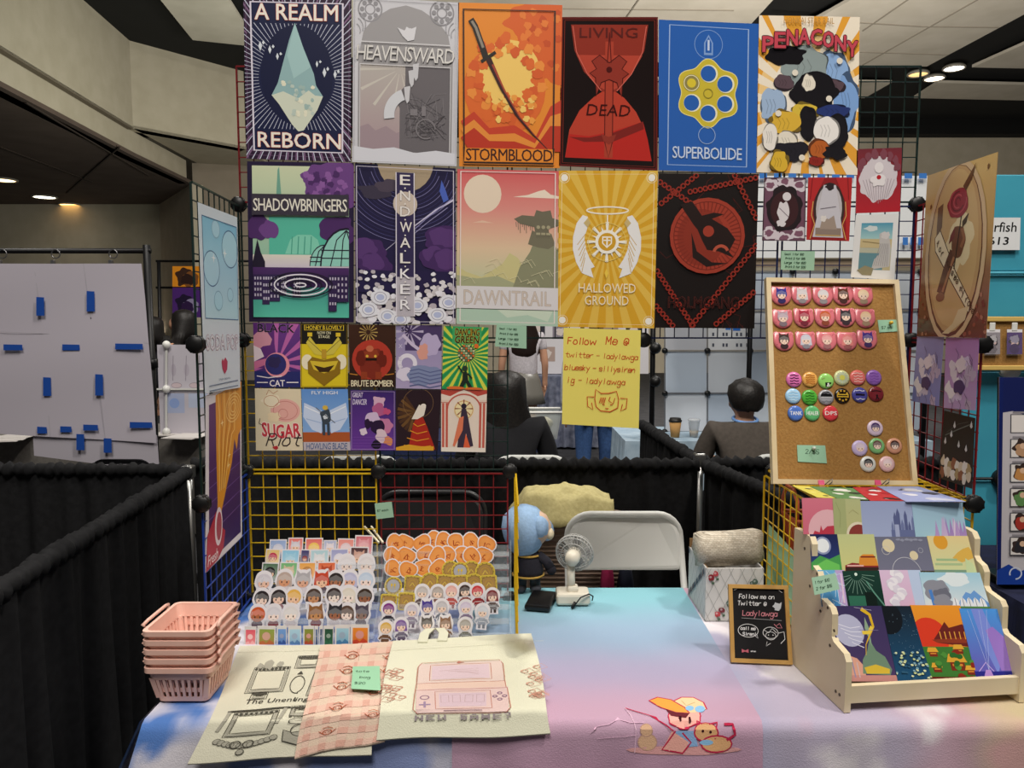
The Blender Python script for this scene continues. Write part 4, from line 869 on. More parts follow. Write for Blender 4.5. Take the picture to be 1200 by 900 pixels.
def p_super(a):
    a.rect(0, 0, 1, 1, '#2d5fae'); a.line([(.11, .03), (.90, .04), (.90, .96), (.09, .96)], .012, '#9db6dd', True)
    a.ring(.5, .15, .14, .006, '#7f9fd2'); a.poly([(.5, .085), (.545, .14), (.545, .22), (.455, .22), (.455, .14)], '#7f9fd2'); a.poly([(.5, .1), (.53, .14), (.53, .205), (.47, .205), (.47, .14)], '#2d5fae'); a.line([(.5, .12), (.5, .19)], .02, '#c3d2ea')
    out = []
    for k in range(72):
        t_ = k / 72 * 2 * math.pi; r_ = .30 + .03 * math.cos(6 * t_ + math.pi) ** 1; out.append((.5 + r_ * math.cos(t_), .475 + r_ * 1.03 * a.asp * math.sin(t_)))
    a.poly(out, '#c9b53c'); a.line(out, .008, '#e8dc8a', True)
    for k in range(6):
        t_ = math.pi / 2 + k * math.pi / 3; u, v = .5 + .195 * math.cos(t_), .475 + .195 * a.asp * math.sin(t_)
        if k == 2: a.ell(u, v, .085, '#8f8450'); a.ring(u, v, .075, .008, '#e9e2b8'); a.ell(u, v, .045, '#d8c23a')
        else: a.ell(u + .008, v, .088, '#eae6c4'); a.ell(u, v, .078, '#2d5fae')
    a.ring(.5, .475, .045, .008, '#8f8334'); a.ring(.49, .755, .085, .006, '#9db6dd')
    a.text('SUPERBOLIDE', .14, .835, .85, .915, '#c8d4ea', -.012, space=.9, out='#6f8fc4', outw=.02)
poster([(772, 23), (889, 28), (886, 203), (772, 199.5)], p_super, 'glossy blue poster with a yellow revolver cylinder, top row', '#2d5fae', m=GLOSS)
def p_burst(a):
    a.rect(0, 0, 1, 1, '#e3a13c'); a.ell(.5, .52, .5, '#eec98a', .62); a.rays(.5, .55, .2, 1.2, 22, .55, '#efe3cf', .1, .25)
    a.ell(.5, .5, .36, '#efe6d8', .44)
    # plain group of soft colour masses
    for u, v, r, rv, c, j in ((.74, .34, .15, .17, '#8fb0dc', .18), (.88, .54, .11, .24, '#7fa4d8', .2), (.14, .57, .12, .16, '#9fb6d4', .2), (.46, .32, .22, .19, '#8f9c9c', .14), (.28, .25, .17, .08, '#18161a', .25), (.25, .42, .1, .07, '#5c4a52', .2), (.75, .44, .1, .07, '#5c4a52', .2), (.55, .47, .23, .16, '#1c1a1e', .2), (.5, .42, .06, .08, '#e4dccc', .2), (.47, .6, .12, .08, '#d6b845', .2), (.5, .68, .09, .14, '#1d1b20', .2), (.27, .68, .14, .12, '#d9b040', .22), (.29, .80, .1, .1, '#e4dccc', .2), (.34, .86, .16, .09, '#25232a', .25), (.75, .60, .16, .07, '#2c3a72', .2), (.78, .72, .12, .14, '#1d1b20', .2), (.68, .72, .12, .13, '#ece8e4', .08), (.62, .84, .1, .09, '#b5602c', .15), (.78, .86, .11, .06, '#1d1b20', .25), (.58, .92, .07, .04, '#8e2b24', .2), (.12, .77, .07, .13, '#e8e2da', .1), (.21, .93, .09, .1, '#d8b03a', .25)):
        a.blob(u, v, r * 1.07, mix(c, '#18161a', .75), rv * 1.07, 13, j); a.rnd.seed(int(u * 1000)); a.blob(u, v, r, c, rv, 13, j)
        for k in range(3): a.line([(u - r * .5 + .3 * r * k, v - rv * .4 * a.asp), (u - r * .3 + .3 * r * k, v), (u - r * .45 + .3 * r * k, v + rv * .5 * a.asp)], .007, mix(c, '#18161a', .35))
    for u, v in ((.36, .36), (.8, .28), (.7, .52), (.2, .62), (.44, .9)): a.ell(u, v, .03, '#e4dccc')
    a.text('HONKAI STAR RAIL', .24, .012, .74, .05, '#b58a48', -.01)
    w_ = 'PENACONY'
    for i, ch in enumerate(w_):
        u = .035 + i * .119; v = .085 + .05 * ((i - 3.2) / 4) ** 2 * 1.6; a.text(ch, u, v, u + .105, v + .095, '#c44a58', .05, out='#3a1c20', outw=.05)
poster([(889.6, 18), (1007.5, 20), (1004.7, 205), (886.8, 202)], p_burst, 'orange sunburst poster with red lettering arched across the top, top row, rightmost', '#e3a13c', m=GLOSS)
def p_shadow(a):
    a.rect(0, 0, 1, 1, '#241a38'); a.rect(.045, .025, .955, .97, '#c9d0ae', '#4fa798')
    a.poly([(.27, .22), (.285, .05), (.3, .03), (.32, .22)], '#6fa08e')
    for cu, cv, r_ in ((.72, .12, .2), (.86, .1, .2), (.62, .1, .1), (.9, .2, .14)): a.blob(cu, cv, r_, '#6a4180', r_ * .8, 18, .2)
    for i in range(26): a.blob(.52 + .42 * a.rnd.random(), .04 + .2 * a.rnd.random(), .03, ['#8a5a9c', '#4a2a60'][i % 2], up=i == 0)
    a.rect(.2, .34, .75, .58, '#56b49c'); a.poly([(.35, .57), (.4, .48), (.47, .45), (.6, .45), (.66, .48), (.7, .57)], '#7fc9b0')
    for u in (.42, .48, .54, .6): a.line([(u, .46), (u - .01, .57)], .01, '#4a9c88')
    a.blob(.1, .4, .12, '#4a2a60', .12, 14, .2); a.blob(.84, .42, .18, '#4a2a60', .14, 14, .2); a.blob(.2, .42, .08, '#6a4180', .08)
    a.rect(0.045, .575, .955, .66, '#d8d2c4', '#c8bccb')
    for cu, r_, v0 in ((.72, .14, .645), (.93, .25, .645)):
        a.box = (.045, .025, .955, .645); a.ell(cu, v0, r_, '#20182c', r_ * 1.45); a.ell(cu, v0, r_ * .94, '#8fc9bb', r_ * 1.37)
        for k in (-.6, -.2, .2, .6): a.line([(cu + r_ * k, v0), (cu + r_ * k * .6, v0 - .55 * r_ * 1.2), (cu, v0 - r_ * 1.35 * a.asp)], .01, '#20182c')
        for z in (.3, .6): a.line([(cu - r_ * .95, v0 - z * r_ * a.asp), (cu + r_ * .95, v0 - z * r_ * a.asp)], .01, '#20182c')
        a.box = (0, 0, 1, 1)
    a.poly([(.045, .62), (.09, .48), (.12, .56), (.16, .62), (.16, .66), (.045, .66)], '#20182c')
    a.rect(.045, .655, .955, .78, '#4a2a60', '#34204a'); a.rect(.045, .78, .955, .97, '#3f8f88', '#57b8a0')
    for u0, u1, v1 in ((.045, .13, .86), (.13, .2, .89), (.2, .3, .87), (.3, .36, .83), (.42, .5, .84), (.76, .84, .93), (.84, .955, .87)):
        a.rect(u0, .7, u1, v1, '#32224a')
        for i in range(3):
            for j in range(4): a.rect(u0 + .012 + i * (u1 - u0) / 3.2, .715 + j * (v1 - .72) / 4, u0 + .012 + i * (u1 - u0) / 3.2 + .014, .715 + j * (v1 - .72) / 4 + .018, '#b6aec0')
    for k in range(6): a.ring(.5, .765, .05 + .05 * k, .012, '#e0dae4' if k % 2 == 0 else '#20182c', .018 + .02 * k)
    a.rect(.045, .20, .955, .33, '#3a3440'); a.text('SHADOWBRINGERS', .06, .228, .94, .305, '#e2ddd0', .01, space=.9)
poster([(289.5, 189), (414.6, 191), (414.6, 378), (292, 377)], p_shadow, 'purple and teal poster of domed glasshouses and rippling water, leftmost of second row', '#241a38')
def p_end(a):
    a.rect(0, 0, 1, 1, '#1e1a3c', '#251d44'); a.ell(.5, -.03, .28, '#a7957c', .3)
    for k in range(14): a.ring(.5, -.02, .32 + .035 * k, .005, ['#4c4a7c', '#7e7aa8', '#35325e'][k % 3], a0=190 + 7 * (k % 4), a1=350 - 9 * (k % 3))
    a.blob(.2, .17, .18, '#3b3446', .07, 12, .25); a.blob(.35, .13, .14, '#4b4150', .06)
    a.poly([(.86, .08), (.9, .14), (.93, .2), (.88, .22), (.84, .15)], '#4a62b8'); a.line([(.98, .2), (.8, .27), (.6, .37), (.42, .47), (.25, .56)], .02, '#c8c2dc', taper=True); a.line([(.95, .2), (.7, .33), (.5, .45)], .008, '#8d86b8'); a.line([(.92, .25), (.7, .36), (.45, .5)], .006, '#a09ac4')
    for cu, cv, r_ in ((.1, .55, .2), (.2, .63, .16), (.9, .46, .2), (.8, .57, .16), (.95, .6, .2)): a.blob(cu, cv, r_, '#43285c', r_ * .75, 16, .12); a.blob(cu - .02, cv - .02, r_ * .7, '#573770', r_ * .5, 14, .15)
    a.rect(0, .66, 1, .8, '#251d44'); r = random.Random(9)
    for i in range(150):
        v = .66 + .34 * r.random() ** .8; u = r.random(); s = .02 + .07 * (v - .64); c = ['#c9c3c6', '#ddd8dc', '#b7aeb6', '#e6e4ec'][i % 4]; a.blob(u, v, s, c, s * .8, 9, .2, up=i % 10 == 0)
    for u, v in ((.13, .91), (.32, .95), (.62, .88), (.82, .94), (.45, .97), (.93, .86), (.25, .83)): a.blob(u, v, .095, '#e2e2ea', .075, 12, .12); a.ell(u, v, .04, '#b4bcdc', .03); a.ring(u, v, .06, .006, '#9d9aac', .05)
    a.ell(.5, .24, .12, '#c8b9ac'); a.rect(.41, .045, .59, .95, '#332b50'); a.ell(.5, .24, .12, '#c8b9ac'); a.rect(.41, .7, .59, .95, '#b9b3bc')
    a.line([(.41, .045), (.59, .045), (.59, .95), (.41, .95)], .01, '#dcd6e0', True)
    for i, ch in enumerate('ENDWALKER'): v = .06 + i * .098; a.text(ch, .45, v, .55 if ch != 'W' else .565, v + .062, '#e8e2dc' if i < 6 else '#efecef', .012, out='#5a5066', outw=.02)
    for i in range(8): a.ell(.5, .143 + i * .098, .008, '#e8e2dc', n=8)
    a.line([(.02, .02), (.98, .02), (.98, .985), (.02, .985)], .009, '#cfc8d8', True)
poster([(416, 191), (534, 197.4), (534, 380), (417, 379.5)], p_end, 'dark indigo starlit poster over white flowers with vertical lettering, second row', '#d5d0da')
def p_dawn(a):
    a.rect(0, 0, 1, 1, '#c9828a'); a.grad([(0, '#cf5a5c'), (.25, '#d98d84'), (.5, '#dcc0a0'), (.7, '#c3c4a0'), (1, '#a9c4b0')])
    a.ell(.25, .155, .185, '#e5d2bc'); a.poly([(.55, .17), (.7, .155), (.8, .13), (.86, .12), (.92, .15), (1, .16), (1, .175)], '#ead9c6'); a.poly([(.15, .34), (.25, .325), (.36, .34)], '#e2bca4')
    a.poly([(0, .62), (.1, .66), (.25, .69), (.45, .6), (.52, .53), (.6, .56), (.7, .66), (.5, .8), (0, .8)], '#c9c08a'); a.poly([(0, .68), (.2, .7), (.4, .68), (.7, .76), (0, .8)], '#a5a784')
    a.poly([(.55, .76), (.62, .62), (.72, .52), (.76, .45), (.95, .45), (1, .52), (1, .76)], '#8a8a6e'); a.poly([(.7, .47), (.74, .38), (.8, .4), (.93, .4), (.97, .47), (.9, .5), (.8, .49)], '#75705c')
    a.poly([(.56, .31), (.64, .285), (.76, .29), (.78, .25), (.84, .26), (.92, .25), (.94, .3), (1, .31), (1, .35), (.9, .37), (.92, .43), (.78, .43), (.76, .36), (.62, .34)], '#6f6a58')
    for i in range(9): a.line([(.58 + i * .02, .33), (.585 + i * .02, .36 + .02 * (i % 3))], .006, '#6f6a58')
    for u in (.8, .85, .9): a.ell(u, .36, .018, '#a59d80'); a.rect(u - .02, .395, u + .02, .41, '#a59d80')
    for i in range(16): u, v = .05 + .9 * a.rnd.random(), .58 + .16 * a.rnd.random(); a.line([(u, v), (u + .08, v - .02), (u + .12, v + .02)], .004, '#dcd6b0')
    a.rect(0, .90, 1, 1, '#aec7b4'); a.poly([(.4, .9), (.5, .95), (.7, .93), (.9, .97), (.95, .9)], '#c7d5c2')
    a.line([(.035, .015), (.965, .015), (.965, .98), (.035, .98)], .012, '#e6d9d4', True); a.rect(0, .75, 1, .895, '#d8d4d6'); a.text('DAWNTRAIL', .07, .775, .93, .87, '#cdbfb4', .0, out='#8d7f76', outw=.016)
poster([(536, 198), (655, 200.6), (653.7, 382.7), (535, 379.5)], p_dawn, 'coral to sage sunset poster with a pale moon and ruined tower, second row', '#d9c4c0')
def p_hallow(a):
    a.rect(0, 0, 1, 1, '#d6a22c'); a.rays(.5, .46, .1, 1.4, 30, .5, '#e0b850', .05); a.frame(.035, .006, '#f0deb0', .022)
    for u in (.06, .94):
        for v in (.045, .955): a.ell(u, v, .035, '#eeeae0'); a.ring(u, v, .05, .006, '#f0deb0')
    a.ring(.5, .25, .21, .014, '#f2e9d6', .035)
    for s_ in (-1, 1):
        q = [(.5 + s_ * u, v) for u, v in ((.2, .29), (.25, .28), (.31, .33), (.345, .42), (.345, .5), (.31, .58), (.25, .65), (.13, .68), (.16, .62), (.12, .61), (.17, .56), (.21, .5), (.23, .42), (.2, .36))]
        a.poly(q, '#e9e7e6')
        for k in range(6): a.line([(.5 + s_ * .22, .4 + .03 * k), (.5 + s_ * (.3 - .01 * k), .47 + .035 * k)], .006, '#c9a03c')
        a.poly([(.5 + s_ * .2, .3), (.5 + s_ * .24, .33), (.5 + s_ * .2, .36), (.5 + s_ * .17, .33)], '#c9b27a')
    a.rays(.5, .45, .09, .2, 8, .22, '#f4efe2'); a.ring(.5, .45, .19, .006, '#e8d070')
    for k in range(16): t_ = k * math.pi / 8; L = .21 if k % 2 == 0 else .165; a.poly([(.5 + .11 * math.cos(t_ - .1), .45 + .11 * a.asp * math.sin(t_ - .1)), (.5 + L * math.cos(t_), .45 + L * a.asp * math.sin(t_)), (.5 + .11 * math.cos(t_ + .1), .45 + .11 * a.asp * math.sin(t_ + .1))], '#f4efe2')
    a.ell(.5, .45, .12, '#f4efe2'); a.ell(.5, .45, .09, '#cf9d2c'); a.poly([(.45, .415), (.55, .415), (.55, .46), (.5, .49), (.45, .46)], '#f4efe2'); a.poly([(.462, .424), (.538, .424), (.538, .457), (.5, .48), (.462, .457)], '#cf9d2c'); a.line([(.5, .425), (.5, .48)], .015, '#f4efe2'); a.line([(.465, .44), (.535, .44)], .012, '#f4efe2')
    a.poly([(.5, .62), (.52, .65), (.5, .685), (.48, .65)], '#ecc94e'); a.line([(.5, .28), (.5, .34)], .012, '#f4efe2')
    a.text('HALLOWED', .22, .715, .80, .775, '#efe4c6', -.006); a.text('GROUND', .285, .795, .73, .855, '#efe4c6', -.006)
poster([(654.7, 200), (771, 200), (766.7, 384.8), (652, 383)], p_hallow, 'golden sunburst poster with white wings and halo, second row', '#d6a22c', m=GLOSS)
def chain(a, p, q, c, n):
    for i in range(n):
        t_ = i / n; t2 = (i + .75) / n; u0, v0 = p[0] + (q[0] - p[0]) * t_, p[1] + (q[1] - p[1]) * t_; u1, v1 = p[0] + (q[0] - p[0]) * t2, p[1] + (q[1] - p[1]) * t2
        dx, dy = (u1 - u0), (v1 - v0) / a.asp; l = math.hypot(dx, dy); nx, ny = -dy / l * .02, dx / l * .02 * a.asp; L4 = lambda t_, q: (u0 + (u1 - u0) * t_ + nx * q, v0 + (v1 - v0) * t_ + ny * q)
        a.line([L4(0, .4), L4(.2, 1), L4(.8, 1), L4(1, .4), L4(1, -.4), L4(.8, -1), L4(.2, -1), L4(0, -.4)], .014, c, True)
def p_holm(a):
    a.rect(0, 0, 1, 1, '#17100f'); r = random.Random(3)
    for i in range(16):
        u, v = r.random(), r.random(); q = [(u, v)]
        for k in range(4): u += r.uniform(-.14, .14); v += r.uniform(-.08, .08); q.append((u, v))
        a.line(q, .006, '#4c1c18')
    for p, q, n in (((0, .05), (.35, .2), 8), ((.02, .2), (.4, .0), 9), ((.3, .12), (1, .02), 14), ((.75, 0), (1, .3), 9), ((0, .62), (.4, 1), 14), ((1, .45), (.35, 1), 18), ((0, .85), (.2, 1), 6), ((.6, .98), (1, .75), 10)): chain(a, p, q, '#8c2c20', n)
    a.ell(.5, .40, .375, '#9c3a2a'); a.ring(.5, .40, .335, .008, '#6c241a'); a.ell(.44, .41, .24, '#873022', .28); a.rays(.5, .4, .24, .33, 48, .3, '#7c2a1e')
    a.poly([(.22, .2), (.34, .18), (.44, .27), (.56, .25), (.66, .26), (.54, .29), (.7, .35), (.78, .42), (.72, .50), (.77, .54), (.62, .50), (.5, .49), (.45, .43), (.4, .36), (.36, .33)], '#241614')
    a.ell(.51, .37, .055, '#9c3a2a'); a.poly([(.34, .38), (.4, .5), (.55, .57), (.72, .575), (.5, .6), (.36, .54)], '#241614')
    a.ring(.64, .51, .07, .03, '#b0503c', a0=20, a1=170)
    a.text('HOLMGANG', .13, .795, .83, .87, '#1c1110', -.004, out='#9c3526', outw=.012, space=1.05)
poster([(772, 203), (889, 204), (884, 385), (766.7, 384)], p_holm, 'black poster with red chains and a red wolf-head disc, rightmost of second row', '#17100f')
# ---- small prints at the right of the back wall
GS = 'small prints beside the cork board'
def p_oval(a):
    a.rect(0, 0, 1, 1, '#6d4a5c')
    for u, v in ((.15, .12), (.85, .12), (.15, .88), (.85, .88), (.5, .06), (.5, .95)): a.blob(u, v, .2, '#cfc4cc', .13, 14, .3); a.blob(u, v, .1, '#7d5568', .07)
    a.blob(.5, .5, .42, '#241a1e', .52, 26, .1); a.ell(.5, .5, .33, '#3c2024', .42); a.blob(.47, .55, .14, '#d6d0d4', .25, 12, .18); a.ell(.55, .3, .1, '#d6d0d4', .1); a.blob(.42, .72, .1, '#d6d0d4', .08); a.line([(.38, .48), (.6, .62)], .02, '#8d7f88'); a.frame(.015, .02, '#2c1c24')
poster([(895.5, 208), (944.5, 208), (943.5, 282.7), (893, 282)], p_oval, 'mauve print with a pale bust in a dark oval, left of the curtain print', grp=GS, name='art_print')
def p_curtain(a):
    a.rect(0, 0, 1, 1, '#8c2024'); a.ell(.5, .5, .36, '#3c2a28', .6); a.ell(.5, .5, .3, '#b9b4b8', .55); a.poly([(.36, .12), (.64, .12), (.86, .95), (.14, .95)], '#c3c0c8'); a.blob(.5, .15, .1, '#2c2226', .08)
    a.rect(.2, .8, .8, .92, '#8a7a70'); a.poly([(.3, .82), (.36, .62), (.5, .66), (.62, .6), (.7, .82)], '#9c8c80'); a.blob(.38, .65, .07, '#d8d2ce'); a.line([(.3, .5), (.66, .46)], .02, '#6f6a74')
    for s_ in (0, 1):
        f = lambda u: u if s_ == 0 else 1 - u; a.poly([(f(0), 0), (f(.38), 0), (f(.3), .12), (f(.12), .4), (f(.08), 1), (f(0), 1)], '#b02a2c'); a.line([(f(.1), 0), (f(.06), .35)], .02, '#7d181c'); a.line([(f(.13), .38), (f(.1), .6), (f(.18), .75), (f(.08), .98)], .02, '#c9a25a')
    a.line([(.2, .92), (.8, .92)], .02, '#c9a25a')
poster([(947, 208), (998.7, 208), (995, 282.7), (945, 281)], p_curtain, 'red curtain print with a pale stage scene, second small print', grp=GS, name='art_print')
def p_swan(a):
    a.rect(0, 0, 1, 1, '#6f2a34', '#b02430'); a.blob(.5, .48, .42, '#cfc6cc', .5, 24, .1)
    for k in range(11): u = .15 + .07 * k; a.line([(u, .45 + .1 * abs(u - .5)), (.5 + (u - .5) * .6, .86 - .3 * abs(u - .5))], .012, '#9d8f98')
    for k in range(8): t_ = math.pi + k * math.pi / 7; a.blob(.5 + .4 * math.cos(t_), .28 + .28 * a.asp * math.sin(t_), .07, '#7d4450', .1, 8, .3)
    a.ell(.5, .3, .1, '#e2dcde', .12); a.blob(.5, .5, .16, '#e2dcde', .14); a.ell(.5, .45, .05, '#b01c28')
poster([(1004, 174.7), (1057, 173), (1054.7, 248), (1002.7, 250)], p_swan, 'crimson print with a white feathered figure holding a red apple', grp=GS, name='art_print')
def p_shore(a):
    a.rect(.15, .13, .88, .86, '#9db7bb', '#b9ab84'); a.rect(.15, .13, .88, .38, '#4f93ad', '#9fc4c4'); a.rect(.15, .38, .88, .52, '#bfae84'); a.rect(.15, .6, .7, .86, '#5f8790'); a.blob(.38, .22, .16, '#c9d2d2', .06); a.line([(.2, .42), (.6, .45)], .02, '#8a7a55')
    a.poly([(.58, .3), (.7, .26), (.8, .32), (.86, .5), (.86, .8), (.45, .86), (.5, .7), (.6, .62), (.6, .5)], '#b9b6b4'); a.blob(.72, .32, .1, '#c9c5c4', .08)
    for k in range(7): a.line([(.62 + .03 * k, .45), (.5 + .05 * k, .8)], .01, '#8a8688')
    a.poly([(.12, .88), (.3, .8), (.5, .84), (.46, .95), (.25, .95)], '#8c8468')
poster([(1003, 252), (1053.5, 250.7), (1048, 328), (997, 325)], p_shore, 'white-bordered print of a pale robed figure on a shore, above the cork board', grp=GS, name='art_print', base='#dcdcdc')
def slines(lines, sz, w_=.012, col='#2f4a38', v0=.2, dv=.24, u=.1):
    def f(a):
        for i, l in enumerate(lines): a.hand(l, u, v0 + dv * i, sz, w_, col)
    return f
def note(pts, lines, label, Y=PYO - .004, sz=.07, base='#9bc0a6', plane=None, v0=.22, dv=.22, col='#2f4a38', u=.1, w_=.012, grp='mint green price notes'):
    P = quad(*[(hit(x, y, *plane) if plane else at(x, y, Y)) for x, y in pts])
    return sheet('price_note', P, slines(lines, sz, w_, col, v0, dv, u), label, 'note', grp, base=base, m=PAPER)
note([(915.5, 294), (955, 294.5), (954, 317), (915, 316)], ['Small  1 for $10', ' Print 2 for $15', 'Large  1 for $20', ' Print 2 for $30'], 'mint price note below the oval and curtain prints', sz=.055)
note([(582, 380), (617, 382), (617, 408.5), (580, 406)], ['Small  1 for $10', ' Print 2 for $15', 'Large  1 for $20', ' Print 2 for $30'], 'mint price note hanging right of the green dance poster', sz=.055)
note([(439, 590), (459, 588), (461.5, 606), (441, 608.5)], ['$7 each'], 'mint price note taped where the yellow and red grids meet', sz=.12, v0=.55, w_=.02)
def p_follow(a):
    c = '#c8451e'; w_ = .0125
    a.hand('Follow', .055, .165, .085, w_, c); a.hand('Me', .55, .155, .10, w_, c); a.hand('@', .78, .155, .10, w_, c)
    a.hand('twitter - ladylawga', .03, .30, .066, .0075, c, 4.45); a.hand('bluesky - sillysiren', .02, .43, .067, .008, c, 4.2); a.hand('ig - ladylawga', .05, .56, .07, .0075, c, 4.8)
    q = [(.42, .72), (.43, .62), (.5, .66), (.6, .655), (.7, .63), (.73, .71), (.72, .8), (.62, .845), (.5, .84), (.44, .8)]; a.line(q, .012, c, True)
    for s_ in (-1, 1): a.line([(.58 + s_ * .17, .7), (.58 + s_ * .26, .7), (.58 + s_ * .25, .8), (.58 + s_ * .18, .83), (.58 + s_ * .2, .76)], .012, c)
    for k in range(4): a.line([(.5 + .02 * k, .7), (.48 + .02 * k, .76)], .01, c)
    a.line([(.52, .77), (.55, .775)], .012, c); a.line([(.62, .77), (.65, .77)], .012, c); a.line([(.56, .81), (.58, .815), (.6, .81)], .012, c); a.line([(.62, .69), (.6, .73), (.66, .76), (.68, .7)], .01, c)
poster([(660.5, 384), (751, 387), (748.5, 502), (658.5, 497)], p_follow, 'yellow handwritten sheet with red lettering below the golden poster', '#e8d96c', grp=None, Y=PYO - .004, name='handwritten_sign')
# ---- ten mini posters
GM = 'mini posters in two rows of five'
def mini(pts, fn, label, base='#ddd'): return poster(pts, fn, label, base, GM, name='mini_poster')
def m_cat(a):
    a.rect(0, 0, 1, 1, '#6a3480', '#2a2a68'); a.rays(.5, .62, .1, 1.3, 14, .4, '#b25fa0', -1.6); a.rect(0, .0, .45, .7, '#5a2a70'); a.rect(0, .75, 1, 1, '#262a66')
    a.poly([(0, .2), (.15, .1), (.3, .14), (.4, .25), (.36, .34), (.2, .36), (.1, .42), (0, .42)], '#c78a9c'); a.poly([(0, .35), (.15, .4), (.22, .52), (0, .6)], '#d8c6d0'); a.poly([(0, .6), (.25, .55), (.3, .63), (0, .72)], '#c06a90')
    a.ell(.5, .65, .27, '#d88a98'); a.ell(.47, .64, .23, '#2a2a68'); a.blob(.44, .6, .14, '#2c2450', .12); a.line([(.05, .82), (.3, .85), (.6, .82)], .02, '#e0d6dc')
    a.text('BLACK', .1, .015, .88, .14, '#1c1226', .02, out='#c9a8c8', outw=.01); a.text('CAT', .33, .885, .66, .985, '#e6dfe6', .02); a.rect(.05, .915, .29, .93, '#e6dfe6'); a.rect(.7, .915, .96, .93, '#e6dfe6')
mini([(296.5, 378), (351.5, 379.7), (352, 453.8), (298.7, 454)], m_cat, 'purple mini poster with a big cat and pink ring, first in upper row', '#6a3480')
def m_honey(a):
    a.rect(0, 0, 1, 1, '#d8c024'); a.rect(0, 0, 1, .32, '#1a1712'); a.rect(.08, .015, .92, .105, '#d8b830'); a.rect(.095, .022, .905, .098, '#1a1712'); a.text('HONEY B LOVELY', .12, .03, .88, .09, '#e8c838', .01, space=.9); a.text('NOW ON', .36, .12, .64, .165, '#e2dcb8', .01); a.text('STAGE', .38, .18, .62, .225, '#e2dcb8', .01)
    for s_ in (-1, 1): a.poly([(.5, .5), (.5 + s_ * .3, .2), (.5 + s_ * .38, .3), (.5 + s_ * .2, .48)], '#cdbb48'); a.line([(.5, .48), (.5 + s_ * .34, .25)], .01, '#4a3c10'); a.ell(.5 + s_ * .36, .6, .12, '#e6dcc0', .16); a.rect(.5 + s_ * .3 - .05, .14, .5 + s_ * .3 + .05, .2, '#d8b830')
    a.poly([(.15, .6), (.25, .52), (.5, .57), (.75, .52), (.85, .6), (.84, .78), (.5, .98), (.16, .78)], '#8a6a18'); a.poly([(.2, .58), (.5, .6), (.8, .58), (.72, .72), (.5, .78), (.28, .72)], '#d2b634'); a.poly([(.28, .65), (.5, .69), (.72, .65), (.6, .76), (.4, .76)], '#3a2410'); a.rect(.45, .4, .55, .55, '#b8922c'); a.frame(.02, .012, '#7d6414')
mini([(352, 379), (407.5, 379.7), (407.5, 453.5), (352.5, 454)], m_honey, 'yellow and black mini poster with a winged golden heart, second in upper row', '#d8c024')
def m_brute(a):
    a.rect(0, 0, 1, 1, '#3e2418', '#2c1610'); a.rays(.42, .12, .05, .2, 14, .3, '#b89a58'); a.ell(.5, .56, .44, '#b0392a'); a.blob(.48, .6, .26, '#7c2a1c', .34, 14, .15); a.blob(.48, .48, .16, '#8f3a20', .12); a.ell(.45, .38, .08, '#c26a4a', .07)
    for s_ in (-1, 1): a.blob(.48 + s_ * .22, .55, .1, '#6a2014', .16); a.ell(.48 + s_ * .09, .5, .03, '#e0b040'); a.rect(.48 + s_ * .16 - .07, .75, .48 + s_ * .16 + .07, .88, '#8f3a20'); a.line([(.48 + s_ * .3, .8), (.48 + s_ * .5, .78)], .02, '#b87a30')
    a.rect(.36, .53, .6, .57, '#1c0c08'); a.rect(0, .87, 1, 1, '#2c1610'); a.text('BRUTE BOMBER', .03, .885, .97, .985, '#e2d8b8', .02, space=.85)
mini([(408.5, 380), (463.5, 381), (462.7, 454), (410, 454)], m_brute, 'brown mini poster with a hulking red figure on a red disc, third in upper row', '#3e2418')
def m_wave(a):
    a.rect(0, 0, 1, 1, '#8f84ac', '#a99cc0'); a.rect(.2, 0, 1, .4, '#4a3a64'); a.rays(.3, .1, .05, .3, 10, .3, '#b8acc8'); a.blob(.75, .3, .2, '#b7a9cc', .24, 14, .2); a.blob(.6, .42, .12, '#d89a8c', .16); a.line([(.15, .15), (.35, .3), (.5, .38)], .07, '#c9bcd6')
    a.ring(.25, .6, .17, .09, '#e2dce8', a0=-20, a1=220); a.blob(.2, .78, .2, '#d8d0e2', .14); a.blob(.62, .78, .36, '#7e88ac', .22, 16, .15)
    for k in range(5): a.line([(.3, .72 + .06 * k), (.5, .69 + .06 * k), (.75, .74 + .06 * k), (1, .7 + .06 * k)], .025, '#5a628c')
    a.text('X', .06, .3, .14, .36, '#cfc6da', 0); a.text('E', .06, .5, .13, .56, '#cfc6da', 0); a.text('D', .06, .62, .14, .68, '#cfc6da', 0); a.text('SO', .12, .03, .3, .1, '#2c2040', .02)
mini([(464, 381), (518, 381), (517, 456), (464, 455)], m_wave, 'lilac mini poster with breaking waves, fourth in upper row', '#8f84ac')
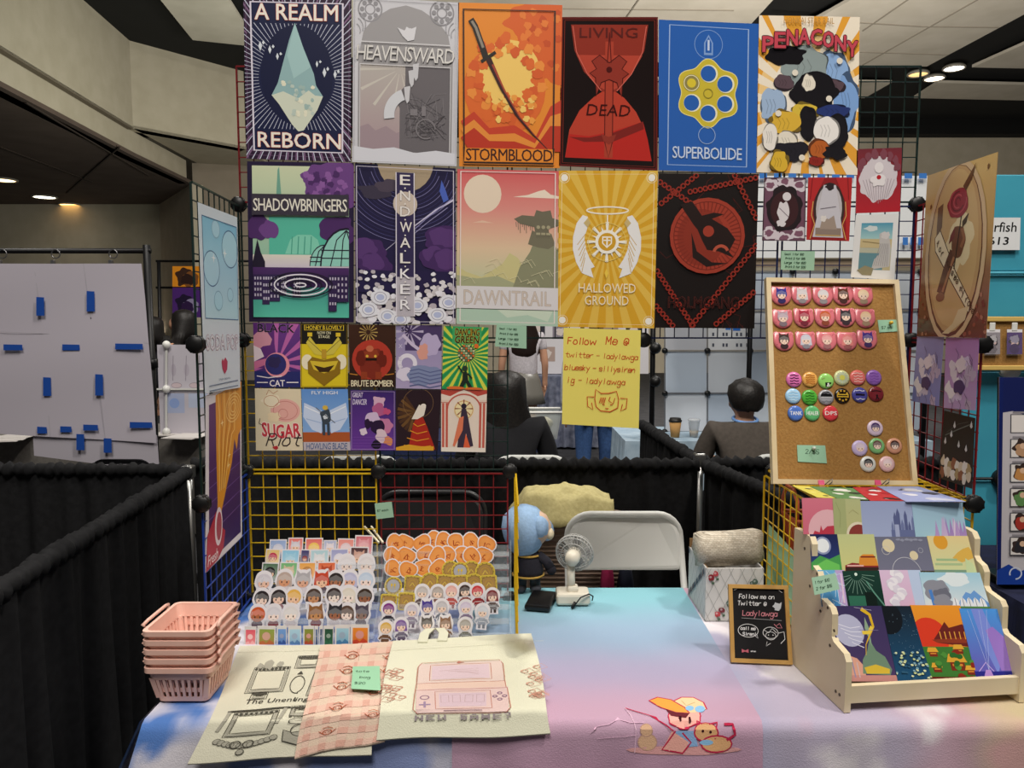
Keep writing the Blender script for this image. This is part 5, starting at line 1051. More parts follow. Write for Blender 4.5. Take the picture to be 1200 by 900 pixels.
def m_green(a):
    a.rect(0, 0, 1, 1, '#2f9a58'); a.rays(.55, .45, .1, 1.3, 26, .4, '#cfd04a', .1); a.rays(.55, .45, .1, 1.3, 26, .25, '#238a4c', .22); a.rect(.2, .0, .85, .28, '#3aa260')
    a.text('DANCING', .26, .03, .8, .14, '#1a1a14', .03, .1, out='#e0b030', outw=.03); a.text('GREEN', .26, .15, .8, .26, '#1a1a14', .03, .1, out='#e0b030', outw=.03)
    a.ell(.52, .42, .19, '#2a3a2a')
    for i in range(-3, 4):
        for j in range(-3, 4):
            if i * i + j * j < 12: a.rect(.52 + i * .053 - .022, .42 + j * .038 - .015, .52 + i * .053 + .022, .42 + j * .038 + .015, ['#c9c79a', '#8fae80', '#d86a30', '#5a7a58'][(i * 3 + j) % 4])
    a.ell(.74, .3, .05, '#e06a2c'); a.poly([(.45, .72), (.55, .72), (.58, .85), (.68, .97), (.6, .98), (.52, .88), (.45, .98), (.38, .96), (.45, .84)], '#1f2a22'); a.ell(.5, .66, .06, '#2a3a2c'); a.line([(.45, .73), (.34, .62)], .035, '#1f2a22'); a.line([(.56, .74), (.66, .82)], .035, '#1f2a22'); a.ell(.3, .98, .2, '#d86a30', .04); a.ell(.7, .99, .2, '#d86a30', .04)
mini([(520, 382), (572.5, 383.7), (570.7, 457), (518, 455.7)], m_green, 'green mini poster with a mirror ball and dancing figure, last in upper row', '#2f9a58')
def m_sugar(a):
    a.rect(0, 0, 1, 1, '#d8ccb0'); a.ell(.65, .35, .32, '#dca8a0', .25); a.blob(.35, .2, .2, '#e2d8c0', .14); a.ring(.35, .2, .16, .01, '#b0703c', .12); a.ring(.65, .35, .26, .012, '#c47a78', .2); a.blob(.4, .45, .14, '#e0cfae', .1); a.line([(.25, .1), (.3, .02), (.4, .08), (.5, .03)], .012, '#a8643a'); a.ring(.6, .4, .1, .01, '#c47a78')
    a.text('SUGAR', .14, .58, .96, .8, '#c23a48', .04, -.05, arc=-.04, out='#e8d8d0', outw=.06); a.hand('Riot', .22, .92, .26, .025, '#2a2024', slant=.35); a.blob(.42, .95, .05, '#b02a34', .04); a.line([(.1, .48), (.08, .56), (.18, .6)], .014, '#4a3028')
mini([(298.7, 455), (352.5, 456), (355, 528), (300, 528)], m_sugar, 'cream mini poster with red bubble letters, first in lower row', '#d8ccb0')
def m_fly(a):
    a.rect(0, 0, 1, 1, '#5f8fd0', '#8fb4e0'); a.rect(0, .7, 1, .86, '#a8562c'); a.rect(0, .86, 1, 1, '#b8b0b8')
    for s_ in (-1, 1): a.poly([(.5 + s_ * .08, .35), (.5 + s_ * .45, .22), (.5 + s_ * .48, .45), (.5 + s_ * .3, .66), (.5 + s_ * .1, .72)], '#c3d2ec'); a.line([(.5 + s_ * .1, .4), (.5 + s_ * .44, .28)], .02, '#e8eef8'); a.line([(.5 + s_ * .1, .55), (.5 + s_ * .42, .48)], .02, '#9cb4dc')
    a.blob(.5, .45, .12, '#3a4450', .16, 12, .2); a.ell(.5, .3, .06, '#d2b048', .05); a.rect(.42, .55, .48, .75, '#3a4450'); a.rect(.52, .55, .58, .75, '#3a4450'); a.blob(.5, .45, .05, '#c8d0da'); a.line([(.3, .3), (.7, .55)], .015, '#4a5058')
    a.text('FLY HIGH', .22, .03, .78, .085, '#e6eaf2', .02); a.text('HOWLING BLADE', .06, .875, .94, .98, '#4a5a8a', .02, .1, out='#e2dcda', outw=.03, space=.9)
mini([(353, 456), (407.5, 456), (410.7, 527.7), (356, 528)], m_fly, 'blue mini poster with white wings over a rust ground, second in lower row', '#8fb4e0')
def m_purple(a):
    a.rect(0, 0, 1, 1, '#3a2468', '#6a3a98'); a.text('GREAT', .05, .04, .28, .12, '#d8cce4', .02, .2, -.0); a.text('DANCER', .05, .15, .36, .24, '#d8cce4', .02, .2)
    for u, v, r_, c in ((.62, .2, .14, '#d0a8c0'), (.64, .32, .14, '#b05a88'), (.5, .5, .16, '#cdb6d4'), (.78, .58, .15, '#c27aa0'), (.62, .62, .14, '#2a1838'), (.7, .75, .14, '#d8c0cc'), (.4, .56, .1, '#2a1838'), (.3, .68, .08, '#d8c8d8'), (.85, .85, .1, '#d88a5a'), (.58, .9, .1, '#1c1426'), (.8, .35, .08, '#c0507a')): a.blob(u, v, r_, c, r_, 11, .28)
    for k in range(4): a.line([(.05, .78 + .05 * k), (.95, .78 + .05 * k)], .005, '#8a5cb8')
    a.frame(.025, .012, '#b8a0cc')
mini([(410.7, 457), (463.5, 457.8), (463.5, 527.7), (410.7, 527.7)], m_purple, 'violet framed mini poster with tumbling pink shapes, third in lower row', '#3a2468')
def m_lady(a):
    a.rect(0, 0, 1, 1, '#2a1a22')
    for k in range(11): t_ = 2.0 + k * .24; a.line([(.45, .38), (.45 + .42 * math.cos(t_ + .2), .38 - .42 * a.asp * math.sin(t_ + .2) * 1.1)], .07, ['#4a3020', '#6a4a28'][k % 2], taper=False)
    a.ring(.5, .22, .34, .008, '#8a6a48'); a.poly([(.4, .55), (.3, .95), (.06, .98), (.94, .98), (.72, .6), (.62, .45), (.5, .42)], '#a82a1e')
    for k in range(4): a.line([(.4 - .07 * k, .55 + .12 * k), (.5, .6 + .12 * k), (.68 + .05 * k, .56 + .12 * k)], .02, '#d8942c')
    a.poly([(.48, .3), (.55, .2), (.63, .2), (.68, .28), (.64, .42), (.5, .48), (.36, .48)], '#e2d8cc'); a.blob(.6, .23, .09, '#2a1a18', .06); a.ell(.62, .26, .06, '#e6dcd0', .05); a.poly([(0, .95), (.3, .9), (.6, .93), (.9, .93), (.9, 1), (0, 1)], '#d8a02c')
mini([(464, 457), (517, 457), (513, 528), (464, 527.7)], m_lady, 'dark mini poster with a tiered red and gold dress, fourth in lower row', '#2a1a22')
def m_arch(a):
    a.rect(0, 0, 1, 1, '#e2d2c4'); a.poly([(0, 0), (1, 0), (1, .06), (.8, .1), (.62, .03), (.5, .0), (.38, .03), (.2, .1), (0, .06)], '#b5483c')
    for u in (.02, .1, .84, .92): a.rect(u, .2, u + .05, .93, '#c05a4c')
    for u in (0, .82): a.rect(u, .16, u + .18, .21, '#dcc4b4'); a.line([(u, .2), (u + .18, .2)], .012, '#b5483c')
    a.ring(.5, .3, .36, .03, '#c05a4c', .32, a0=0, a1=180); a.ell(.5, .32, .22, '#e8d8a8'); a.ring(.5, .32, .2, .015, '#c8905c'); a.rays(.5, .3, .05, .2, 8, .2, '#8c4a3c')
    a.poly([(.45, .3), (.55, .3), (.6, .45), (.72, .9), (.62, .92), (.56, .7), (.5, .93), (.36, .93), (.42, .5)], '#3c3040'); a.poly([(.4, .45), (.5, .42), (.48, .65), (.3, .92), (.26, .9)], '#d87858'); a.ell(.5, .26, .06, '#2e2434', .06); a.poly([(.55, .7), (.66, .94), (.5, .93)], '#d8603c'); a.rect(0, .93, 1, 1, '#e6dcd0')
mini([(517, 457), (570.7, 457), (569, 530), (517, 529)], m_arch, 'white and red mini poster of a figure under pillared arches, last in lower row', '#e2d2c4')
# ---- left wing posters
XL = GX[0] + .036
def wposter(pts, fn, label, base, X, cat='poster', name='poster', grp=None, m=None): return sheet(name, quad(*[atx(x, y, X) for x, y in pts]), fn, label, cat, grp, base=base, m=m or PRINT)
def p_soda(a):
    a.rect(0, 0, 1, 1, '#d3dde6'); a.rect(.07, .06, .97, .60, '#8cc4e0', '#c0dcea')
    for u, v, r_ in ((.27, .33, .2), (.77, .2, .22), (.4, .11, .1), (.75, .46, .08), (.42, .5, .11)): a.ell(u, v, r_, '#b2d8ea', r_ * .9); a.ring(u, v, r_, .012, '#4a6a94' if r_ > .1 and v < .4 else '#8fb4cc', r_ * .9)
    for u, v in ((.62, .23), (.32, .27)): a.poly([(u, v - .03), (u + .015, v), (u, v + .03), (u - .015, v)], '#eef4f8'); a.poly([(u - .06, v), (u, v - .006), (u + .06, v), (u, v + .006)], '#eef4f8')
    a.line([(.07, .06), (.97, .06), (.97, .60), (.07, .60)], .012, '#4a6a94', True)
    a.text('SODA POP', .07, .69, .95, .77, '#d9dde4', .03, out='#b0708c', outw=.03); a.poly([(.5, .835), (.56, .815), (.62, .84), (.6, .885), (.53, .91), (.47, .88), (.45, .84), (.48, .82)], '#b8405c'); a.text('SAJA BOYS', .36, .93, .68, .945, '#6a7a94', 0)
    a.line([(.1, .965), (.92, .955), (.92, .985), (.1, .992)], .01, '#6a7a94', True)
wposter([(232, 237), (277.8, 254.7), (281.5, 454), (240.5, 461)], p_soda, 'pale blue bubble poster with pink lettering on the left wing', '#d3dde6', XL)
def p_pour(a):
    a.rect(.08, .06, .96, .96, '#5a2a66', '#34205c'); 
    for k in range(5): a.line([(.08, .45 + .09 * k), (.96, .42 + .09 * k)], .008, '#7a5aa0')
    a.poly([(.25, .02), (1, 0), (1, .3), (.9, .33), (.85, .42), (.78, .34), (.7, .48), (.55, .6), (.46, .68), (.36, .76), (.28, .8), (.3, .65), (.27, .4)], '#d8922c')
    for k in range(7): a.line([(.32 + .08 * k, .02), (.36 + .07 * k, .16 + .02 * k), (.34 + .06 * k, .3), (.36 + .02 * k, .6)], .022, ['#eec068', '#c07820'][k % 2])
    for k in range(4): a.ring(.75, .14, .07 + .05 * k, .012, '#efc87c', .05 + .035 * k)
    for u, v in ((.6, .48), (.62, .42), (.42, .2)): a.poly([(u, v - .025), (u + .012, v), (u, v + .025), (u - .012, v)], '#f2d898'); a.poly([(u - .05, v), (u, v - .005), (u + .05, v), (u, v + .005)], '#f2d898')
    a.poly([(.03, .80), (.25, .70), (.34, .79), (.5, .86), (.45, .95), (.3, .99), (0, 1)], '#b02c44'); a.ell(.32, .8, .1, '#e2d4dc', .2); a.ell(.33, .8, .07, '#a84a5c', .15); a.text('Fresh', .04, .92, .3, .98, '#e8d4d8', .02, .2)
wposter([(241, 464), (282.5, 447), (283.5, 629), (241, 671)], p_pour, 'purple poster of golden soda pouring into a cup, lower on the left wing', '#dad6dc', GX[0] + .030)
# ---- right wing posters
XR = GX[5] - .056
def p_rose(a):
    a.grad([(0, '#cdb074'), (.45, '#b8965f'), (.62, '#8a6248'), (1, '#552a24')])
    for i in range(70): v = .72 + .28 * a.rnd.random(); a.blob(a.rnd.random(), v, .018, ['#8a4a38', '#6a2c24', '#a0705a'][i % 3], up=i == 0)
    for u, v in ((.1, .2), (.12, .35), (.9, .06), (.88, .3), (.86, .55), (.12, .6)): a.blob(u, v, .014, '#6a4a2c', .02)
    a.ell(.5, .5, .44, '#c9b08c', .78); a.ell(.5, .5, .39, '#5a3424', .73); a.ell(.5, .49, .375, '#b8986a', .71); a.ell(.49, .48, .34, '#c3a674', .67)
    a.blob(.6, .42, .16, '#dcd0a8', .2, 14, .25); a.blob(.48, .5, .14, '#dcd0a8', .2, 14, .25)
    a.poly([(.22, .22), (.3, .2), (.3, .34), (.22, .42)], '#6a5038'); a.poly([(.2, .4), (.28, .36), (.55, .62), (.78, .80), (.76, .86), (.5, .68), (.22, .48)], '#e2d8b8'); a.line([(.2, .4), (.28, .36), (.55, .62), (.78, .80), (.76, .86), (.5, .68), (.22, .48)], .01, '#4a3020', True)
    a.poly([(.62, .84), (.76, .82), (.72, .9), (.5, .98), (.4, .98), (.55, .92)], '#d0c098')
    a.line([(.5, .5), (.42, .6), (.34, .74)], .12, '#5c3828'); a.line([(.53, .5), (.46, .6), (.37, .73)], .03, '#a07050'); a.blob(.55, .44, .1, '#6a4430', .13, 12, .15); a.line([(.6, .37), (.64, .43), (.6, .48)], .04, '#8c6044'); a.ell(.34, .76, .065, '#7c5038', .04)
    a.line([(.52, .6), (.55, .45), (.58, .3), (.6, .2)], .014, '#2c2018'); a.poly([(.5, .35), (.44, .4), (.42, .45), (.5, .42)], '#6a3030'); a.poly([(.6, .33), (.68, .29), (.66, .34), (.6, .37)], '#3a3018')
    a.blob(.52, .22, .15, '#8a2430', .13, 14, .12)
    for k in range(4): a.ring(.52, .21, .03 + .03 * k, .012, ['#5c141c', '#b04a52'][k % 2], .03 + .025 * k, a0=40 * k, a1=40 * k + 250)
    a.poly([(.58, .13), (.68, .06), (.74, .02), (.7, .1), (.62, .16)], '#5a3a20'); [a.hand(ch, .235 + .042 * i, .455 + .030 * i, .05, .008, '#4a3020') for i, ch in enumerate('for thee')]; [a.hand(ch, .535 + .030 * i, .665 + .022 * i, .05, .008, '#4a3020') for i, ch in enumerate('be my rose') if ch != ' ']
wposter([(1087, 206), (1169.5, 178), (1155.5, 396), (1075, 394)], p_rose, 'tan oval poster of a dark hand holding a red rose, on the right wing', '#a8875a', XR - .006, m=GLOSS)
def p_lilac(c0, c1, c2):
    def f(a):
        a.rect(0, 0, 1, 1, c0, c1)
        for i in range(16): a.blob(.1 + .8 * a.rnd.random(), .05 + .9 * a.rnd.random(), .1, ['#d6cede', c2, '#b9aac8', '#e6e2ec'][i % 4], .12, 9, .35)
        for i in range(12): u, v = .2 + .6 * a.rnd.random(), .1 + .8 * a.rnd.random(); a.line([(u, v), (u + .1, v + .08), (u + .06, v + .18)], .012, '#6a5a80')
        a.blob(.5, .7, .16, '#4a3868', .12, 10, .3); a.blob(.52, .38, .15, '#dcd2e0', .14)
    return f
GW = 'prints on the right wing'
wposter([(1075, 393.6), (1106, 395), (1100, 476), (1069, 470)], p_lilac('#8f8cc0', '#7f84c0', '#c8c0dc'), 'blue-lilac print below the rose poster, nearer the cork board', '#8f8cc0', XR - .004, name='art_print', grp=GW)
wposter([(1108.6, 395.5), (1147.5, 396), (1143, 481), (1106, 478)], p_lilac('#a878b8', '#b79ccc', '#cdbfe2'), 'pink-lilac print below the rose poster, nearer the red pole', '#a878b8', XR - .004, name='art_print', grp=GW)
def p_night(a):
    a.rect(0, 0, 1, 1, '#15161a'); a.line([(.1, .35), (.5, .22), (.95, .08)], .02, '#5a6460'); a.line([(.15, .3), (.5, .14), (.8, .08)], .008, '#4a5450')
    for u, v in ((.38, .16), (.9, .1), (.12, .42), (.55, .42), (.78, .45), (.3, .3)): a.poly([(u, v - .05), (u + .04, v + .03), (u, v + .06), (u - .04, v + .03)], '#c8ccd0')
    for i in range(16): a.blob(.1 + .8 * (i % 8) / 7, .72 + .13 * (i // 8) + .02 * (i % 3), .075, ['#cfc2a8', '#e0dcd2', '#a89468', '#8c5a40', '#d8d2c4'][i % 5], .1, 9, .3)
wposter([(1106.7, 481), (1142.8, 490), (1139, 572.8), (1100, 560)], p_night, 'black print with pale raindrops and a crowd, lowest on the right wing', '#15161a', XR - .004, name='art_print', grp=GW)
# ================= things on the table =================
def face(a, u, v, r, hair, skin='#e6c2a6', ears=0, body='#4a3a3e', long=0, bangs=1, hv=None):
    """plain little round face with hair"""
    A = a.asp
    if body: a.ell(u, v + r * 1.25 * A, r * .78, body, r * .55, 14)
    if long: a.poly([(u - r * 1.0, v - r * .2 * A), (u + r * 1.0, v - r * .2 * A), (u + r * 1.12, v + r * long * A), (u + r * .5, v + r * long * A), (u, v + r * .4 * A), (u - r * .5, v + r * long * A), (u - r * 1.12, v + r * long * A)], hair)
    if ears:
        for q in (-1, 1): a.poly([(u + q * r * .95, v - r * .4 * A), (u + q * r * .92, v - r * 1.45 * A), (u + q * r * .3, v - r * .85 * A)], hair)
    a.ell(u, v - r * .08 * A, r * 1.04, hair, r * 1.02, 18); a.ell(u, v + r * .26 * A, r * .78, skin, r * .66, 16)
    a.poly([(u - r * .9, v + r * .1 * A), (u - r * .9, v - r * .35 * A), (u, v - r * .8 * A), (u + r * .9, v - r * .35 * A), (u + r * .9, v + r * .1 * A), (u + r * .55, v - r * .02 * A), (u + r * .35, v + r * .16 * A), (u + r * .1, v - r * .1 * A), (u - r * .25, v + r * .14 * A), (u - r * .5, v - r * .02 * A)], hv or mix(hair, '#ffffff', .12))
    for q in (-1, 1):
        a.ell(u + q * r * .36, v + r * .3 * A, r * .1, '#3a2a2c', r * .15, 8); a.ell(u + q * r * .55, v + r * .52 * A, r * .12, mix(skin, '#d8706a', .5), r * .07, 8)
    a.line([(u - r * .1, v + r * .62 * A), (u, v + r * .68 * A), (u + r * .1, v + r * .62 * A)], r * .07, '#7a4038')
def plate(name, P, outline, fn, label, cat, group, base='#dcd8dc', th=.0008, m=None):
    """die-cut card of any outline"""
    bb = B(); q = [P(u, v, 0) for u, v in outline]; n = P.n * -th
    bb.prism(q, n, base); a = Art(P, P.asp, bb); a.box = (-1, -1, 2, 2); fn(a)
    return tag(bb.build(name, m or PRINT), label, cat, group)
def card_plane(c, W, H, lean=.25, yaw=0, roll=0):
    r_ = V((math.cos(yaw), math.sin(yaw), 0)); up_ = V((-math.sin(yaw) * math.sin(lean), math.cos(yaw) * math.sin(lean), math.cos(lean)))
    r2 = r_ * math.cos(roll) + up_ * math.sin(roll); u2 = up_ * math.cos(roll) - r_ * math.sin(roll); n = r2.cross(u2)
    if n.y > 0: n = -n
    P = lambda u, v, h=0: c + r2 * ((u - .5) * W) + u2 * ((.5 - v) * H) + n * h
    def Q(u, v, h=0): return P(u, v, h)
    Q.n = n; Q.asp = W / H; return Q
ORD = ['first', 'second', 'third', 'fourth', 'fifth', 'sixth', 'seventh', 'eighth', 'ninth', 'tenth', 'eleventh', 'twelfth']
SP0 = V((0, 1.905, .785)); SD = V((0, .24, .165)).normalized(); SN = V((0, -SD.z, SD.y))
ACR = mat('clear_acrylic', '#dfe8ee', .06, alpha=.13, spec=.8)
def stand(x0, x1, label):
    t = thing('sticker_stand', ((x0 + x1) / 2, 1.98, TZ + .004), label, 'display stand', 'clear sticker stands')
    y0, y1 = 1.866, 2.138; z0 = TZ + .005; prof = [(y0, z0), (y1, z0), (y1, z0 + .19), (y1 - .03, z0 + .19)] + [(p, q) for k in range(6, -1, -1) for p, q in ((y0 + .02 + k * .035, z0 + .035 + k * .0255), (y0 + .004 + k * .035, z0 + .035 + k * .0255 - .012))]
    for x in (x0, x1): bb = B(); bb.prism([(x, p, q) for p, q in prof], (.004, 0, 0)); bb.build('side_panel', ACR, t)
    for k in range(7):
        y = y0 + .01 + k * .035; z = z0 + .004 + k * .0255; bb = B(); bb.box(((x0 + x1) / 2, y + .02, z), (x1 - x0 - .004, .034, .003)); bb.box(((x0 + x1) / 2, y, z + .008), (x1 - x0 - .004, .003, .014)); bb.build('tier', ACR, t)
    bb = B(); bb.box(((x0 + x1) / 2, y1 - .002, z0 + .09), (x1 - x0 - .004, .003, .17)); bb.build('back_panel', ACR, t)
stand(-.695, -.362, 'clear acrylic tiered stand of character stickers, behind the gingham tote')
stand(-.35, -.006, 'clear acrylic tiered stand of orange, gold and figure stickers, behind the console tote')
def head_outline(ears=0, body=True):
    o = []
    for k in range(30):
        t_ = 2 * math.pi * k / 30; r_ = .44 + .02 * math.sin(5 * t_); u, v = .5 + r_ * math.cos(t_), .45 + .42 * math.sin(t_)
        if math.sin(t_) > .62 and body: v = .97; u = .5 + .4 * math.cos(t_) * 1.25
        if ears and abs(t_ - 1.28 * math.pi) < .22: v = .0
        if ears and abs(t_ - 1.72 * math.pi) < .22: v = .0
        o.append((u, v))
    return o
def hitS(px, py): return hit(px, py, SP0, SN)
LS = 'in left clear stand'; RS = 'in right clear stand'; r9 = random.Random(21)
G1, G2 = 'stickers in the left clear stand', 'stickers in the right clear stand'
def L(px, py): return 280 + px / 5.806, 615 + py / 5.806
def Rr(px, py): return 435 + px / 5.806, 610 + py / 5.806
# square portrait stickers, three rows at the back
SQ = [[(205, 325, 100, '#8fa4cc', '#c6c6d2', 'blue'), (332, 437, 88, '#d8736c', '#c9c4cc', 'coral'), (448, 572, 90, '#d86a60', '#e6c060', 'red'), (574, 665, 105, '#a9b0cc', '#d8cfd4', 'grey-blue'), (668, 785, 94, '#dd8a80', '#d8c4c8', 'salmon'), (786, 912, 72, '#c76a74', '#d89aa0', 'rose')],
      [(180, 280, 165, '#d8b870', '#b8324c', 'tan'), (286, 412, 168, '#86bcd8', '#9cc8dc', 'sky blue'), (418, 478, 168, '#3a3468', '#8c2c28', 'indigo'), (482, 612, 168, '#a9c8d0', '#d6d6d8', 'ice blue'), (620, 745, 163, '#9a9cc4', '#d6d2da', 'lavender'), (752, 882, 150, '#4a2428', '#c9a090', 'maroon')],
      [(152, 270, 258, '#4a6a50', '#1c1a1c', 'dark green'), (276, 400, 254, '#6fae72', '#cbb89c', 'green'), (402, 525, 254, '#e0a048', '#b8844a', 'amber'), (530, 662, 252, '#d8683a', '#b04a2c', 'orange')]]
for ri, row in enumerate(SQ):
    for i, (x0, x1, y0, bgc, hc, nm) in enumerate(row):
        hh = x1 - x0 if x1 - x0 > 70 else 110; cx, cy = L((x0 + x1) / 2, y0 + hh * .55); c = hitS(cx, cy); k = c.y / F / 5.806; W_, H_ = (x1 - x0) * k, hh * 1.12 * k
        P = card_plane(c + SD * 0, W_, H_, .3, r9.uniform(-.03, .03), r9.uniform(-.03, .03))
        def fn(a, bgc=bgc, hc=hc): a.rect(.06, .06, .94, .94, bgc, mix(bgc, '#ffffff', .25)); face(a, .5, .52, .3, hc, ears=i % 2, body=None)
        sheet('square_sticker', P, fn, '%s square sticker, %s from left in %s row %s' % (nm, ORD[i], ['topmost', 'second', 'third'][ri], LS), 'sticker', G1, base='#d9d4d8')
FC = [[(735, 268, '#d8d4d8', 0, '#ecd8cc', 'white'), (868, 268, '#d6d0d2', 0, '#ecd8cc', 'pale white')],
      [(172, 385, '#c9c4cc', 0, '#e2b8a0', 'silver'), (312, 372, '#b3a096', 0, '#d0946e', 'tan'), (437, 378, '#a9a6aa', 1, '#d6a488', 'grey'), (565, 378, '#c0452c', 1, '#e6bc9c', 'red'), (660, 378, '#2c2624', 0, '#a87050', 'black'), (755, 375, '#b4b4d0', 0, '#d8a88c', 'lilac'), (865, 375, '#b9c8dc', 0, '#ecd6cc', 'ice blue')],
      [(157, 500, '#2a2426', 0, '#e8cfc0', 'black'), (272, 492, '#2e2628', 0, '#e6c4b0', 'dark'), (375, 490, '#dfae50', 0, '#e8c0a0', 'blond'), (510, 485, '#4a3830', 0, '#c08a60', 'brown hooded'), (648, 480, '#3a2c2c', 0, '#ecdcd0', 'half dark'), (745, 480, '#d8cfc0', 0, '#f0e0d4', 'cream'), (857, 485, '#3a2a20', 0, '#8f5c40', 'short brown')],
      [(130, 610, '#c2562c', 0, '#a8623c', 'orange'), (238, 608, '#cfccd2', 0, '#f0dcd0', 'white'), (355, 605, '#d8d4d2', 0, '#f0e0d2', 'long white'), (525, 603, '#8a5c34', 1, '#c08a58', 'brown eared'), (655, 600, '#2c2a30', 1, '#9a6448', 'black'), (735, 600, '#5a4438', 0, '#f0dcd0', 'brown'), (835, 600, '#4c4250', 1, '#8c7468', 'grey-purple')]]
for ri, row in enumerate(FC):
    for i, (x, y, hc, er, sk, nm) in enumerate(row):
        cx, cy = L(x, y); c = hitS(cx, cy); k = c.y / F / 5.806; W_ = 148 * k; H_ = 176 * k
        P = card_plane(c - SD * .004, W_, H_, .3, r9.uniform(-.05, .05), r9.uniform(-.06, .06)); bd = r9.choice(['#4a3438', '#5a4a56', '#3a3034', '#7a3840', '#c9c0c4'])
        plate('face_sticker', P, head_outline(er), lambda a, hc=hc, sk=sk, er=er, bd=bd, i=i: face(a, .5, .47, .335, hc, sk, er, bd, long=[0, .9, 0, .7][i % 4]), '%s-haired face sticker, %s in %s row %s' % (nm.replace(' ', '-'), ORD[i], ['highest face', 'second face', 'third face', 'lowest face'][ri], LS), 'sticker', G1)
PC = [(35, 118, 695, ['#e05a6a', '#f0b0b0'], 'red'), (122, 252, 690, ['#8aa04a', '#b8683a'], 'green and brown'), (256, 326, 690, ['#6f9cd8', '#3a5a9a'], 'blue'), (334, 426, 690, ['#a8cfe4', '#5a84b0'], 'pale blue'), (436, 512, 690, ['#7a8c3a', '#b85030'], 'olive'), (515, 541, 690, ['#6a7a9a', '#4a5a7a'], 'slate'), (545, 571, 690, ['#4a5a7c', '#8a94a8'], 'steel blue'), (575, 645, 688, ['#1f4a36', '#2f6a4a'], 'dark green'), (650, 755, 685, ['#9cc8dc', '#4a80a8'], 'aqua'), (757, 888, 680, ['#e08a2c', '#c0402a'], 'orange sunset')]
for i, (x0, x1, y0, cs, nm) in enumerate(PC):
    cx, cy = L((x0 + x1) / 2, y0 + 80); c = at(cx, cy, 1.862); k = c.y / F / 5.806
    P = card_plane(c + V((0, -.0012 * (i % 2), 0)), (x1 - x0) * k, 172 * k, .12, 0, r9.uniform(-.02, .02))
    def fn(a, cs=cs, i=i):
        m_ = .12 if a.asp > .35 else .25
        a.rect(m_, .14, 1 - m_ * .6, .88, cs[0], mix(cs[0], cs[1], .6)); a.ell(.5, .42, .22, mix(cs[1], '#ffffff', .25)); a.poly([(m_, .88), (m_, .66), (.35, .6), (.5, .7), (.68, .56), (1 - m_ * .6, .68), (1 - m_ * .6, .88)], cs[1])
    sheet('mini_print', P, fn, '%s scenery mini print, %s in front row %s' % (nm, ORD[i], LS), 'sticker', G1, base='#d6d4d4')
# right stand
ORR = [[(165, 150), (230, 152), (345, 155), (415, 132), (490, 140), (575, 150), (680, 142), (785, 160)], [(145, 238), (240, 240), (370, 228), (450, 240), (520, 238), (620, 238), (685, 240), (765, 238)], [(150, 325), (250, 335), (350, 320), (455, 322)]]
def runeline(a, rr):
    q = [(.35 + .3 * rr.random(), .4 + .3 * rr.random()) for _ in range(4)]; a.line(q, .05, '#9c3c14'); a.ring(.5 + .1 * rr.random(), .58, .1, .03, '#a8481c', a0=rr.random() * 90, a1=200 + rr.random() * 150)
for ri, row in enumerate(ORR):
    for i, (x, y) in enumerate(row):
        cx, cy = Rr(x, y); c = hitS(cx, cy); k = c.y / F / 5.806; rr = random.Random(ri * 20 + i); W_ = 142 * k
        P = card_plane(c + V((0, .001 * (i % 3), 0)), W_, W_ * 1.02, .3, 0, rr.uniform(-.2, .2)); o = []
        for q in range(18): t_ = 2 * math.pi * q / 18; r_ = .45 + .045 * math.sin(2 * t_ + rr.random() * .6 + i) + .03 * math.sin(3 * t_ + i * 2); o.append((.5 + r_ * math.cos(t_), .5 + r_ * math.sin(t_)))
        def fn(a, o=o, rr=rr): a.poly([(.5 + (u - .5) * .88, .5 + (v - .5) * .88) for u, v in o], '#dc8a42'); a.poly([(.5 + (u - .5) * .7, .48 + (v - .5) * .62) for u, v in o], '#e2964e'); runeline(a, rr)
        plate('nugget_sticker', P, o, fn, 'orange nugget sticker, %s from left in %s orange row %s' % (ORD[i], ['top', 'middle', 'lowest'][ri], RS), 'sticker', G2)
GD = [[(540, 335, 'o'), (605, 345, 'g'), (680, 345, 'r'), (775, 352, 'r')], [(150, 445, 'g'), (280, 435, 's'), (400, 425, 'r'), (500, 428, 's'), (600, 432, 's'), (700, 432, 'r'), (800, 432, 's')], [(118, 562, 's'), (238, 552, 's')]]
